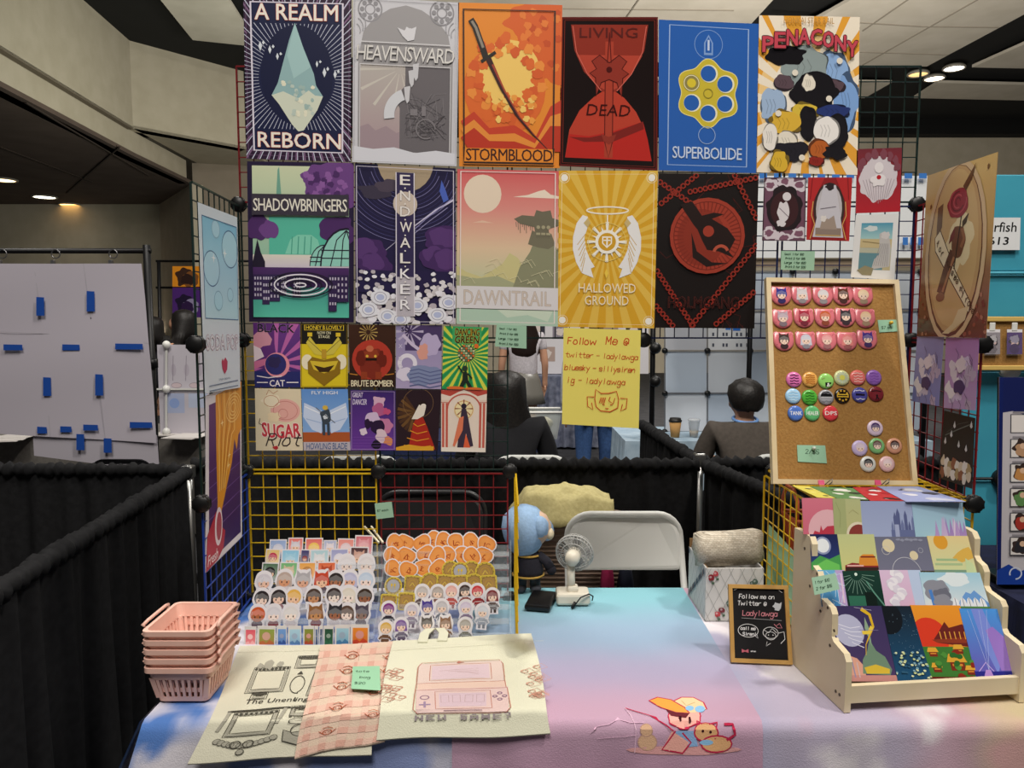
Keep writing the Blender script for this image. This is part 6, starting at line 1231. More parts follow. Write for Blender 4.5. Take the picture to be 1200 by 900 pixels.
for ri, row in enumerate(GD):
    for i, (x, y, kd) in enumerate(row):
        cx, cy = Rr(x, y); c = hitS(cx, cy); k = c.y / F / 5.806; W_ = (150 if kd == 'r' else 132) * k; rr = random.Random(90 + ri * 9 + i)
        P = card_plane(c + V((0, .001 * (i % 3), 0)), W_, W_, .3, 0, rr.uniform(-.08, .08))
        if kd in 'rgo': o = [(.5 + .47 * math.cos(2 * math.pi * q / 28), .5 + .47 * math.sin(2 * math.pi * q / 28)) for q in range(28)]
        else: o = [(.06, .1), (.14, .04), (.86, .04), (.94, .1), (.94, .9), (.86, .96), (.14, .96), (.06, .9)]
        def fn(a, o=o, kd=kd, rr=rr):
            sc = lambda s_: [(.5 + (u - .5) * s_, .5 + (v - .5) * s_) for u, v in o]
            a.poly(sc(.9), '#8c7440'); a.poly(sc(.72), '#a9a9b0' if kd == 'g' else '#a8854e'); a.line(sc(.84), .03, '#d6b84a', True)
            for q in range(14): t_ = 2 * math.pi * q / 14; a.ell(.5 + .4 * math.cos(t_), .5 + .4 * math.sin(t_), .022, '#4a3a20', n=6)
            if kd == 'g':
                for u in (.42, .58): a.ell(u, .45, .05, '#d8b83c', .08); a.line([(u, .52), (u, .66)], .025, '#d8b83c')
            else: a.line([(.38, .6), (.5, .42), (.62, .58)], .045, '#d8bc54'); a.ring(.5, .5, .2, .02, '#c8a440')
        plate('coin_sticker', P, o, fn, 'gold %s sticker, %s from left in %s gold row %s' % ('medallion' if kd in 'ro' else 'rimmed grey disc' if kd == 'g' else 'square tile', ORD[i], ['top', 'middle', 'lowest'][ri], RS), 'sticker', G2, base='#d8c04a', m=GLOSS)
CH = [[(345, 520, '#b8b0ac', 0, '#5a4a4c', 'grey'), (450, 522, '#a89c94', 0, '#7a5a50', 'taupe'), (545, 515, '#d8a49c', 0, '#b0504a', 'peach'), (640, 510, '#3c2c28', 0, '#8a4a40', 'dark brown'), (725, 515, '#c8343a', 0, '#8c2428', 'red'), (825, 545, '#7a3034', 0, '#5a4a44', 'maroon')],
      [(118, 635, '#7a2a7c', 0, '#2c2630', 'magenta'), (275, 645, '#c0b8c6', 0, '#8a7a90', 'silver'), (385, 622, '#4a3a8c', 1, '#3c3448', 'violet'), (480, 620, '#b9b4b8', 0, '#6a707a', 'grey'), (645, 625, '#c9bcd0', 0, '#7c6c84', 'lilac'), (755, 650, '#c9ccd4', 0, '#9aa0ac', 'ice white')],
      [(98, 765, '#d0a850', 0, '#6a4a34', 'blond'), (205, 748, '#7a5a98', 0, '#5a4a64', 'purple'), (380, 735, '#5c5652', 1, '#8a8078', 'two-tone grey'), (508, 735, '#8a6850', 1, '#7c5a40', 'brown eared'), (640, 745, '#a39c94', 0, '#6c6a5c', 'ash')]]
for ri, row in enumerate(CH):
    for i, (x, y, hc, er, bd, nm) in enumerate(row):
        cx, cy = Rr(x, y); c = hitS(cx, cy); k = c.y / F / 5.806; W_ = 124 * k; H_ = 190 * k
        P = card_plane(c - V((0, .002, 0)), W_, H_, .3, 0, r9.uniform(-.08, .08))
        o = [(.5 + .45 * math.cos(t_), .30 + .29 * math.sin(t_)) for t_ in [math.pi * (.86 + 1.28 * q / 16) for q in range(17)]] + [(.86, .56), (.93, .70), (.80, .78), (.80, .97), (.2, .97), (.2, .78), (.07, .70), (.14, .56)]
        if er: o = [(u, v - (.1 if .15 < abs(u - .5) < .36 and v < .15 else 0)) for u, v in o]
        def fn(a, hc=hc, er=er, bd=bd, i=i):
            a.poly([(.32, .55), (.68, .55), (.74, .80), (.26, .80)], bd); a.line([(.3, .6), (.16, .72)], .1, bd); a.line([(.7, .6), (.84, .72)], .1, bd)
            for u in (.38, .62): a.line([(u, .78), (u, .92)], .14, mix(bd, '#000000', .4))
            a.line([(.32, .68), (.68, .68)], .04, mix(bd, '#ffffff', .5)); face(a, .5, .33, .31, hc, '#ecd0bc', er, None, long=[0, .9][i % 2])
        plate('figure_sticker', P, o, fn, '%s-haired little figure sticker, %s in %s figure row %s' % (nm.replace(' ', '-'), ORD[i], ['top', 'middle', 'lowest'][ri], RS), 'sticker', G2)
for i, dx in enumerate((0, 8)):
    bb = B(); bb.bar(at(427 + dx, 617, 2.2), at(444 + dx * .6, 636, 2.12), .005); tag(bb.build('wooden_stick', mat('cream_stick', '#d8d0b8', .6)), 'pale stick leaning between the two clear stands, %s' % ['left of the pair', 'right of the pair'][i], 'stick')
# ---- tote bags over the front edge
def drp(px, py, h):
    p = on(px, py, TZ + h)
    if p.y >= TY0 - .0: return p
    q0 = V((0, TY0, TZ + h)); d = V((0, -.42, -.91)).normalized(); return hit(px, py, q0, V((0, d.z, -d.y)))
def tote(pts, h, fn, label, base, strap=None, seed=0, lift=0):
    (x0, y0), (x1, y1), (x2, y2), (x3, y3) = pts; f = vnoise(seed + 30)
    def P(u, v, hh=0):
        x = x0 * (1 - u) * (1 - v) + x1 * u * (1 - v) + x2 * u * v + x3 * (1 - u) * v; y = y0 * (1 - u) * (1 - v) + y1 * u * (1 - v) + y2 * u * v + y3 * (1 - u) * v
        y += 2.2 * math.sin(u * 7 + seed) * (v - .2) * .8; x += 2.0 * math.sin(v * 5 + seed * 2) * (1 if u > .5 else -1)
        p = drp(x, y, h + lift * math.exp(-((u - .94) / .15) ** 2 - (v / .16) ** 2)); return p + V((0, -.35, .93)) * (hh + .006 * (fb(f, u * 3.5, v * 3.5) - .35) * min(1, u * 8, (1 - u) * 8, v * 8 + .3, (1 - v) * 8 + .3))
    P.n = V((0, -.3, .95)); P.asp = (x1 - x0 + x2 - x3) / 2 * 1.0 / ((y3 + y2 - y0 - y1) / 2 * 1.85)
    t = thing('tote_bag', P(.5, .5), label, 'tote bag', 'canvas tote bags at the table front')
    bb = B(); nu, nv = 36, 30; bb.grid(lambda u, v: P(u, 1 - v), nu, nv, base); bb.grid(lambda u, v: P(1 - u, 1 - v, -.003), nu, nv, base)
    ring = [(i / nu, 0) for i in range(nu)] + [(1, j / nv) for j in range(nv)] + [(1 - i / nu, 1) for i in range(nu)] + [(0, 1 - j / nv) for j in range(nv)]
    bb.loft([[P(u, v, -.003) for u, v in ring], [P(u, v) for u, v in ring]], base, caps=False, smooth=True)
    a = Art(P, P.asp, bb); a.h = 8e-4; a.tess = (.05, .05); ol = a.line
    def line(pts_, w_, col, closed=False, taper=False):
        n = len(pts_); o = []
        for i in range(n if closed else n - 1):
            p, q = pts_[i], pts_[(i + 1) % n]; L_ = max(1, int(max(abs(p[0] - q[0]), abs(p[1] - q[1])) / .04))
            o += [(p[0] + (q[0] - p[0]) * k / L_, p[1] + (q[1] - p[1]) * k / L_) for k in range(L_)]
        ol(o + ([] if closed else [pts_[-1]]), w_, col, closed, taper)
    a.line = line
    fn(a); line([(.0, .055), (1, .055)], .003, mix(base, '#000000', .15)); bb.build('bag_body', CLOTHP, t)
    for s0, s1 in (strap or []):
        bb = B(); p, q = P(s0, .005, -.001), P(s1, .005, -.001); m_ = (p + q) / 2 + V((0, .05, .004)); pts2 = [p + V((0, -.02, .002)), p + V((0, .02, .006)), (p + m_) / 2 + V((0, .02, .006)), m_, (q + m_) / 2 + V((0, .02, .006)), q + V((0, .02, .006)), q + V((0, -.02, .002))]
        bb.loft([[c + V((-.012, 0, 0)), c + V((.012, 0, 0)), c + V((.012, .0, .003)), c + V((-.012, 0, .003))] for c in pts2], base); bb.build('strap', CLOTHP, t)
    return t
def t_frames(a):
    P0 = a.P; a.P = lambda u, v, h: P0(.16 + (u - .27) * .74, v, h); a.box = (-1, -1, 2, 2)
    c = '#4e4c44'; g = '#a5a294'
    def fr(u0, v0, u1, v1, w_=.024, sk=-.08):
        q = lambda u, v: (u + sk * (v - .5), v); o = [q(u0, v0), q(u1, v0), q(u1, v1), q(u0, v1)]; a.line(o, w_, g, True); a.line([q(u0 - .02, v0 - .015), q(u1 + .02, v0 - .015), q(u1 + .02, v1 + .015), q(u0 - .02, v1 + .015)], .006, c, True); a.line([q(u0 + .02, v0 + .015), q(u1 - .02, v0 + .015), q(u1 - .02, v1 - .015), q(u0 + .02, v1 - .015)], .006, c, True)
        for k in range(9): a.blob(*q(u0 + (u1 - u0) * k / 8, v0), .014, c, up=False)
    fr(.27, .21, .56, .40); a.blob(.4, .17, .05, g); a.blob(.32, .18, .03, g); a.blob(.5, .17, .03, g); fr(.64, .12, .82, .2, .025); a.ring(.71, .36, .07, .008, c, .1); a.poly([(.68, .27), (.71, .24), (.74, .27)], c); fr(.84, .26, .99, .45, .03); fr(.34, .43, .44, .46, .02)
    a.text('The Unending', .30, .475, .86, .525, '#3a3834', .0, .15)
    fr(.27, .60, .60, .78); a.line([(.18, .575), (.70, .565)], .016, c); a.line([(.2, .58), (.16, .74)], .03, g); a.line([(.66, .57), (.62, .70)], .03, g)
    for k in range(12): u = .2 + .04 * k; a.blob(u, .83 + .05 * math.sin(math.pi * k / 11), .03, g); a.ring(u, .83 + .05 * math.sin(math.pi * k / 11), .03, .005, c)
    a.ring(.36, .87, .04, .01, c); a.ring(.46, .87, .04, .01, c); a.ell(.42, .94, .025, g); a.ring(.42, .94, .03, .007, c); fr(.76, .575, .95, .64, .025); a.ring(.83, .70, .1, .008, c, .03); a.poly([(.7, .77), (.78, .80), (.92, .78), (.94, .84), (.84, .91), (.72, .87)], g); a.line([(.7, .77), (.78, .80), (.92, .78), (.94, .84), (.84, .91), (.72, .87)], .008, c, True); a.ring(.84, .78, .07, .008, c)
tote([(283, 757), (446, 754), (434, 883), (221, 894)], .006, t_frames, 'cream tote printed with ornate empty frames, leftmost of the three totes', '#d3d0bc', None, 1)
def t_ging(a):
    for k in range(8): a.rect(.0, .06 + .125 * k, 1, .12 + .125 * k, '#dcb9a8', None, 14, 2)
    for k in range(5): a.rect(.06 + .2 * k, 0, .14 + .2 * k, 1, mix('#d9c4b2', '#dcb0a0', .4), None, 2, 20)
    for k in range(8):
        for j in range(5): a.rect(.06 + .2 * j, .06 + .125 * k, .14 + .2 * j, .12 + .125 * k, '#d4a696', None, 2, 2)
    for u, v in ((.42, .13), (.40, .27), (.38, .42), (.40, .62), (.34, .84), (.78, .50), (.80, .72), (.93, .17), (.92, .3), (.93, .45)):
        a.ring(u, v, .05, .012, '#a8583c'); a.line([(u - .1, v - .02), (u - .05, v + .01)], .01, '#a8583c'); a.line([(u + .1, v - .02), (u + .05, v + .01)], .01, '#a8583c'); a.line([(u - .06, v - .04), (u, v - .05), (u + .06, v - .03)], .014, '#b4694c'); a.ell(u - .02, v, .008, '#a8583c'); a.ell(u + .02, v, .008, '#a8583c')
tote([(374, 756), (470, 752), (450, 868), (346, 888)], .016, t_ging, 'pink gingham tote with little red faces, middle of the three totes', '#d9c2ae', None, 2)
def t_console(a):
    P0 = a.P; a.P = lambda u, v, h: P0(.216 + (u - .28) * 1.18, v + .045, h)
    c = '#b5796a'; f_ = '#cdb0b0'
    for s_, cu in ((-1, .23), (1, .82)):
        for k in range(13): u, v = cu + s_ * .06 * a.rnd.random() * 1.6, .26 + .34 * a.rnd.random(); a.line([(u, v), (u + s_ * .05, v - .03), (u + s_ * .08, v + .01), (u + s_ * .03, v + .03), (u, v)], .004, '#c99582'); a.ring(u + s_ * .02, v, .02, .004, '#c99582', .015)
    P_ = lambda L_: L_
    a.rect(.285, .22, .735, .42, '#d8c4bc', None, 12, 5); a.rect(.285, .42, .745, .48, '#dcc0b2', None, 12, 2); a.rect(.28, .48, .755, .72, '#d6bcb8', None, 12, 6)
    a.line([(.30, .21), (.72, .21), (.74, .25), (.74, .42), (.28, .42), (.28, .25)], .005, c, True); a.line([(.35, .24), (.67, .24), (.67, .395), (.35, .395)], .004, c, True); a.line([(.28, .42), (.275, .49), (.745, .49), (.74, .42)], .005, c)
    a.line([(.275, .49), (.75, .49), (.765, .68), (.74, .73), (.29, .73), (.265, .68)], .005, c, True); a.line([(.38, .51), (.66, .51), (.67, .68), (.38, .68)], .004, c, True); a.rect(.40, .53, .64, .66, '#cdb6c0', None, 8, 4); a.rect(.36, .25, .66, .385, '#d2bcc4', None, 8, 4)
    for k in range(4): a.line([(.41 + .06 * k, .55), (.45 + .06 * k, .55), (.45 + .06 * k, .62), (.41 + .06 * k, .62)], .003, '#b59a9c', True); a.line([(.4 + .05 * k, .3 + .01 * k), (.6, .29 + .02 * k)], .003, '#bfa0a0')
    a.ring(.325, .565, .022, .006, '#8f6f86'); a.line([(.295, .635), (.355, .635)], .012, '#9c86a0'); a.line([(.325, .605), (.325, .665)], .012, '#9c86a0')
    for u, v in ((.71, .54), (.71, .6), (.685, .57), (.735, .57)): a.ring(u, v, .011, .006, '#8f6f86')
    a.ell(.51, .225, .012, c); a.line([(.42, .70), (.62, .70)], .01, '#a98a94')
    px = {'N': '1001 1101 1011 1001', 'E': '1111 1000 1110 1000 1111', 'W': '1001 1001 1011 1101', 'G': '1111 1000 1011 1001 1111', 'A': '0110 1001 1111 1001', 'M': '1001 1111 1111 1001', '?': '1110 0010 0110 0000 0100'}
    for i, ch in enumerate('NEW GAME?'):
        if ch == ' ': continue
        g = px[ch].split()
        for r_, row in enumerate(g):
            for q, b_ in enumerate(row):
                if b_ == '1': u = .275 + .057 * i + q * .0105; v = .745 + r_ * .055 / len(g); a.rect(u, v, u + .0108, v + .056 / len(g), '#9a8f92')
tote([(460, 751), (623, 742), (647, 860), (439, 867)], .027, t_console, 'cream tote printed with a pink handheld console and flowers, right of the gingham tote', '#d9d8c2', [(.22, .36)], 3, .066)
P = quad(*[drp(x, y, .030) for x, y in ((413.5, 781), (445, 780.5), (446, 809), (411.5, 807))]); sheet('price_note', P, slines(['tote', '  bag', '$20'], .16, .02, '#2f4a38', .28, .26), 'mint square price note on the gingham tote', 'note', 'mint green price notes', base='#98c9a6', m=PAPER)
# ---- pink baskets
PINKP = mat('pink_plastic', '#ecc0b0', .42, noise='#e8b8a8', scale=20)
def basket(z, i):
    cx, cy = -.722, 1.625; h = .082; c = V((cx, cy, z))
    t = thing('shopping_basket', c, 'pink slotted plastic basket, %s of the nested stack' % ['lowest', 'second from bottom', 'middle', 'second from top', 'topmost'][i], 'basket', 'nested pink baskets')
    A_, D_ = (.056, .064), (.071, .082)
    def rr(hx, hy, zz, k=5, r=.014):
        o = []
        for sx, sy, a0 in ((1, 1, 0), (-1, 1, 90), (-1, -1, 180), (1, -1, 270)):
            for q in range(k + 1): a_ = math.radians(a0 + 90 * q / k); o.append(c + V((sx * (hx - r) + r * math.cos(a_), sy * (hy - r) + r * math.sin(a_), zz)))
        return o
    L_ = lambda f: (A_[0] + (D_[0] - A_[0]) * f, A_[1] + (D_[1] - A_[1]) * f)
    bb = B()
    bb.loft([rr(*L_(0), 0), rr(*L_(.12), h * .14), rr(*L_(.12) , h * .14), rr(L_(.1)[0] - .004, L_(.1)[1] - .004, h * .12), rr(L_(0)[0] - .004, L_(0)[1] - .004, .004)], smooth=False)
    bb.loft([rr(*L_(.66), h * .66), rr(*L_(1), h), rr(L_(1)[0] - .004, L_(1)[1] - .004, h), rr(L_(.66)[0] - .004, L_(.66)[1] - .004, h * .66)], caps=False, loop=True)
    for sx in (-1, 1):
        for k in range(8):
            y = -.047 + k * .0134; f = .13; g = .68; bb.loft([[c + V((sx * (L_(q)[0] - o), y * (1 + .25 * q) + d, h * q)) for o, d in ((0, -.0032), (0, .0032), (.004, .0032), (.004, -.0032))] for q in (f, g)])
    for sy in (-1, 1):
        for k in range(8):
            x = -.041 + k * .0117; bb.loft([[c + V((x * (1 + .25 * q) + d, sy * (L_(q)[1] - o), h * q)) for o, d in ((0, -.003), (0, .003), (.004, .003), (.004, -.003))] for q in (.13, .68)])
    for sx in (-1, 1):
        for sy in (-1, 1): bb.loft([[c + V((sx * (L_(q)[0] - .006 + o), sy * (L_(q)[1] - .006 + d), h * q)) for o, d in ((-.006, -.006), (.005, -.006), (.005, .005), (-.006, .005))] for q in (.1, .7)])
    bb.build('basket_body', PINKP, t)
    bb = B(); o = rr(D_[0] + .004, D_[1] + .004, h + .002); o2 = rr(D_[0] + .004, D_[1] + .004, h - .009); i1 = rr(D_[0] - .004, D_[1] - .004, h + .002); i2 = rr(D_[0] - .004, D_[1] - .004, h - .009); bb.loft([o2, o, i1, i2], loop=True); bb.build('rim', PINKP, t)
    for sx in (-1, 1): bb = B(); q = D_[0] + .008; bb.tube([c + V((sx * q, -.05, h - .004)), c + V((sx * (q + .003), -.06, h + .006)), c + V((sx * q, -.04, h + .010)), c + V((sx * q, .04, h + .010)), c + V((sx * (q + .003), .06, h + .006)), c + V((sx * q, .05, h - .004))], .0042, 6); bb.build('handle', PINKP, t)
for i in range(5): basket(TZ + .008 + .0205 * i, i)
# ---- fan, power bank, doll
t = thing('desk_fan', on(672, 712, TZ + .004), 'white desk fan on the cyan runner before the white chair', 'fan'); fb_ = wloc(t)
IV = mat('ivory_plastic', '#d9d2c2', .4)
bb = B(); bb.box(fb_ + V((0, .035, .022)), (.098, .07, .036), bev=.008); fbs = bb.build('base', IV, t)
bb = B(); bb.box(fb_ + V((0, .035, .045)), (.032, .036, .02), bev=.006); bb.tube([fb_ + V((-.004, .035, .04)), fb_ + V((-.006, .04, .12))], .012, 12); bb.build('stem', IV, t)
hc_ = fb_ + V((.006, .055, .145)); ax_ = V((.25, .93, .18)).normalized(); ux = ax_.cross(V((0, 0, 1))).normalized(); uz = ux.cross(ax_)
bb = B(); bb.lathe([(.002, -.05), (.019, -.046), (.022, -.03), (.022, -.004), (.016, .0)], hc_ + ax_ * .0, ax_, 20); bb.build('motor_housing', IV, t)
GRF = mat('fan_grille', '#a9a9a6', .4); bb = B()
for r_, o in ((.055, 0), (.053, -.014), (.053, .014), (.038, -.02)): bb.tube([hc_ + ax_ * (o + .004) + ux * r_ * math.cos(k * math.pi / 14) + uz * r_ * math.sin(k * math.pi / 14) for k in range(28)], .0016 if o else .003, 5, closed=True)
for k in range(30):
    a_ = 2 * math.pi * k / 30; f1 = lambda r_, o, d: hc_ + ax_ * (o + .004) + ux * r_ * math.cos(a_ + d) + uz * r_ * math.sin(a_ + d)
    bb.tube([f1(.018, -.022, 0), f1(.038, -.02, .18), f1(.053, -.012, .3), f1(.055, 0, .32), f1(.052, .014, .3), f1(.03, .02, .15), f1(.012, .021, 0)], .0009, 4)
bb.build('grille', GRF, t)
bb = B()
for k in range(5):
    a_ = 2 * math.pi * k / 5; f1 = lambda r_, d, o: hc_ + ax_ * (.004 + o) + ux * r_ * math.cos(a_ + d) + uz * r_ * math.sin(a_ + d)
    bb.add([f1(.01, -.2, -.004), f1(.046, -.25, -.008), f1(.05, .3, .006), f1(.03, .5, .006), f1(.01, .3, .004)], [[0, 1, 2, 3, 4]])
bb.build('blades', mat('fan_blade', '#8d8d8c', .4), t)
bb = B(); bb.tube([fb_ + V((.005, -.003, .01)), fb_ + V((-.0, -.012, .006)), fb_ + V((.0, -.02, .012)), fb_ + V((.02, -.012, .035)), fb_ + V((.045, -.004, .042)), fb_ + V((.058, .01, .03)), fb_ + V((.058, .03, .01))], .0022, 6); bb.tube([fb_ + V((-.006, -.016, .004)), fb_ + V((.004, -.008, .02))], .004, 6); bb.build('cable', BLACKM, fbs)
p = on(634, 706, TZ + .012); bb = B(); bb.box(p + V((0, 0, .006)), (.075, .125, .018), bev=.006, rz=-.22); tag(bb.build('power_bank', mat('satin_black', '#101013', .3)), 'small black power bank lying left of the desk fan', 'power bank')
bb = B(); k = on(610, 697, TZ + .005)
# plush doll
q = V((.05, 2.232, TZ + .004)); t = thing('plush_doll', q, 'plush doll with pale blue hair standing behind the yellow wire grid', 'doll'); FELT = lambda n, c: mat('felt_' + n, c, .95, noise=mix(c, '#000000', .15), scale=120, bump=.3)
bb = B()
bb.loft([[q + V((r_ * math.cos(a_) * 1.05 + o, r_ * .85 * math.sin(a_), z)) for a_ in [k * math.pi / 10 for k in range(20)]] for z, r_, o in ((.05, .032, 0), (.09, .036, 0), (.125, .028, 0), (.14, .022, .002), (.155, .04, .004), (.18, .058, .006), (.21, .062, .006), (.24, .05, .004), (.262, .02, .002))], smooth=True)
bb.build('body', FELT('skin', '#e0bfa6'), t)
bb = B(); bb.loft([[q + V((r_ * math.cos(a_) - .012, r_ * .95 * math.sin(a_) + .004, z)) for a_ in [k * math.pi / 12 + .01 * math.sin(k * 3) for k in range(24)]] for z, r_ in ((.115, .03), (.14, .05), (.17, .064), (.2, .071), (.235, .066), (.262, .04), (.272, .012))], smooth=True)
for k in range(5): bb.ball(q + V((.035 + .006 * k, -.04 + .018 * k, .215 - .008 * k)), (.022, .02, .034), n=10, k=6)
hr_ = bb.build('hair', FELT('blue', '#9cbce0'), t)
bb = B(); bb.ball(q + V((.066, -.01, .185)), (.013, .02, .018), n=10, k=6); bb.build('hair_tip', FELT('cream', '#e0d2b4'), hr_)
bb = B(); bb.loft([[q + V((r_ * math.cos(a_), r_ * .85 * math.sin(a_), z)) for a_ in [k * math.pi / 10 for k in range(20)]] for z, r_ in ((.052, .046), (.07, .047), (.1, .04), (.13, .03))], smooth=True); ct_ = bb.build('coat', FELT('navy', '#23222c'), t)
for z in (.055, .118): bb = B(); r_ = .048 if z < .1 else .036; bb.tube([q + V((r_ * math.cos(k * math.pi / 10), r_ * .86 * math.sin(k * math.pi / 10), z)) for k in range(20)], .0035, 6, closed=True); bb.build('gold_trim', FELT('gold', '#b89448'), ct_)
for s_ in (-1, 1):
    bb = B(); bb.tube([q + V((s_ * .03, -.005, .118)), q + V((s_ * .055, -.012, .1)), q + V((s_ * .068, -.02, .08))], [.014, .015, .016], 10); bb.ball(q + V((s_ * .07, -.022, .076)), .016, n=10, k=6); bb.build('arm', FELT('navy', '#23222c'), t)
    bb = B(); bb.tube([q + V((s_ * .02, 0, .06)), q + V((s_ * .022, 0, .012))], [.017, .016], 10); bb.ball(q + V((s_ * .023, -.006, .013)), (.018, .026, .013), n=10, k=6); bb.build('leg', FELT('grey', '#4a4c54'), t)
bb = B(); bb.box(V((-.05, 2.215, TZ + .022)), (.035, .03, .036), bev=.006); tag(bb.build('charger_block', BLACKM), 'small black charger block beside the plush doll', 'charger')
# ---- rose box with a rolled pouch
def roses(a, n=9, sd=1, cells=3.2):
    rr = random.Random(sd)
    for k in range(-6, 14): a.line([(k / cells * .62, 0), (k / cells * .62 + 1 * a.asp ** -1 * .5, 1)], .006, '#9a9a98'); a.line([(k / cells * .62, 1), (k / cells * .62 + 1 * a.asp ** -1 * .5, 0)], .006, '#9a9a98')
    for i in range(n):
        u, v = .08 + .84 * ((i * .381 + .1) % 1), .1 + .8 * ((i * .618) % 1); c = ['#b8484e', '#8c2a34', '#54685c', '#7a3a44'][i % 4]; a.blob(u, v, .05, c, .05, 10, .2); a.ell(u - .01, v - .01, .02, mix(c, '#ffffff', .3)); a.line([(u, v + .04), (u + .02, v + .13)], .01, '#4f5c4c'); a.ell(u + .035, v + .1, .022, '#4f6a54')
bx0, bx1, by0, by1, bz0, bz1 = .538, .698, 2.005, 2.205, TZ + .004, TZ + .155
t = thing('storage_box', ((bx0 + bx1) / 2, (by0 + by1) / 2, bz0), 'white open box with a rose lattice pattern right of the white chair', 'box')
bb = B(); w_ = .004
for c0, d0 in (((bx0 + w_ / 2, (by0 + by1) / 2, (bz0 + bz1) / 2), (w_, by1 - by0, bz1 - bz0)), ((bx1 - w_ / 2, (by0 + by1) / 2, (bz0 + bz1) / 2), (w_, by1 - by0, bz1 - bz0)), (((bx0 + bx1) / 2, by0 + w_ / 2, (bz0 + bz1) / 2), (bx1 - bx0, w_, bz1 - bz0)), (((bx0 + bx1) / 2, by1 - w_ / 2, (bz0 + bz1) / 2), (bx1 - bx0, w_, bz1 - bz0)), (((bx0 + bx1) / 2, (by0 + by1) / 2, bz0 + .002), (bx1 - bx0, by1 - by0, .004))): bb.box(c0, d0, '#d4d2cf')
a = Art(quad((bx0, by0 - .0005, bz1), (bx1, by0 - .0005, bz1), (bx1, by0 - .0005, bz0), (bx0, by0 - .0005, bz0)), (bx1 - bx0) / (bz1 - bz0), bb); roses(a, 11, 1)
P2 = quad((bx0 - .0005, by1, bz1), (bx0 - .0005, by0, bz1), (bx0 - .0005, by0, bz0), (bx0 - .0005, by1, bz0)); a = Art(P2, P2.asp, bb)
for k in range(-4, 12): a.line([(k * .17, 0), (k * .17 + .5, 1)], .006, '#9a9aa0'); a.line([(k * .17, 1), (k * .17 + .5, 0)], .006, '#9a9aa0')
for i in range(16): a.ell(.06 + .9 * ((i * .381) % 1), .06 + .88 * ((i * .618) % 1), .028, ['#4a5a6a', '#5c6a72', '#6a5a5c'][i % 3], .045)
bb.build('box_body', PAPER, t)
bb = B(); bb.box((bx0 + .004, (by0 + by1) / 2, bz1 - .004), (.006, by1 - by0 - .01, .008)); bb.box(((bx0 + bx1) / 2, by1 - .006, bz1 + .012), (bx1 - bx0, .004, .03)); bb.build('flap', MATS['brown_box'], t)
WEAVE = mat('woven_pouch', '#c2b8a6', .75); nt = WEAVE.node_tree; br = nt.nodes.new('ShaderNodeTexBrick'); br.inputs['Scale'].default_value = 55; br.inputs['Color1'].default_value = (*lin('#d2c9b8'), 1); br.inputs['Color2'].default_value = (*lin('#b5aa98'), 1); br.inputs['Mortar'].default_value = (*lin('#8d8374'), 1); tc = nt.nodes.new('ShaderNodeTexCoord'); mp = nt.nodes.new('ShaderNodeMapping'); mp.inputs['Rotation'].default_value = (1.57, .5, 0); nt.links.new(tc.outputs['Object'], mp.inputs['Vector']); nt.links.new(mp.outputs['Vector'], br.inputs['Vector']); nt.links.new(br.outputs['Color'], nt.nodes['Principled BSDF'].inputs['Base Color'])
bb = B(); pc = V((.615, 2.075, bz1 + .034)); rings = []
for s in [k / 10 for k in range(11)]:
    x = pc.x - .088 + .182 * s; rr = (.05 if 0 < s < 1 else .044); rings.append([V((x + .004 * math.sin(k), pc.y + rr * 1.05 * math.cos(k * math.pi / 12) + .012 * s, pc.z + .006 * s + (rr + .005 * math.sin(3 * k * math.pi / 12 + s * 2)) * math.sin(k * math.pi / 12))) for k in range(24)])
bb.loft(rings, smooth=True); tag(bb.build('rolled_pouch', WEAVE), 'rolled beige woven-pattern pouch resting in the rose box', 'pouch')
bb = B(); bb.box((.585, 2.07, bz1 - .03), (.05, .09, .02), rz=.3); tag(bb.build('paper_stack', MATS['paper_white']), 'white papers inside the rose box under the pouch', 'papers')
# ---- chalkboard
cbp = [(853, 684.5), (922.5, 686), (928, 778.5), (856, 775.5)]
cb = [on(928, 778.5, TZ + .005), on(856, 775.5, TZ + .005)]; tl, tr = at(853, 684.5, cb[1].y + .055), at(922.5, 686, cb[0].y + .055); P = quad(tl, tr, cb[0], cb[1])
t = thing('chalkboard', (cb[0] + cb[1]) / 2, 'small wood-framed chalkboard with white chalk writing, left of the card rack', 'chalkboard')
def chalk(a):
    w_ = .013; c = '#dedede'
    a.hand('Follow me on', .15, .16, .074, .011, c, 4.4); a.hand('Twitter @', .12, .255, .076, .011, c, 4.6); a.blob(.82, .26, .06, '#c4c8cc'); a.poly([(.84, .24), (.92, .2), (.9, .28), (.86, .32), (.78, .31)], '#c4c8cc')
    a.hand('Ladylawga', .2, .395, .09, .011, '#d88c96', 4.5); a.line([(.18, .43), (.9, .45)], .006, '#b8b8b8')
    a.ring(.29, .60, .18, .010, c, .115); a.line([(.4, .66), (.46, .7), (.44, .64)], .010, c); a.hand('call me', .155, .59, .055, .011, c, 4.4); a.hand('Siren!', .19, .665, .055, .011, c, 4.5)
    a.ring(.69, .62, .135, .010, c, .1); a.ring(.69, .66, .09, .009, c, .07); a.line([(.56, .58), (.66, .62), (.72, .56), (.8, .62)], .01, c); a.line([(.83, .62), (.93, .6), (.94, .7), (.86, .76)], .012, c); a.line([(.8, .52), (.86, .49), (.9, .55), (.82, .55), (.76, .50)], .010, '#d88c96'); a.ell(.65, .65, .01, c); a.ell(.73, .65, .01, c); a.line([(.62, .74), (.6, .8), (.68, .76)], .009, c)
    a.poly([(.16, .85), (.22, .87), (.28, .85), (.28, .9), (.22, .885), (.16, .9)], '#b8606c'); a.hand('siren', .32, .885, .025, .006, c); a.line([(.06, .05), (.12, .03)], .006, c); a.line([(.88, .04), (.94, .07)], .006, c)
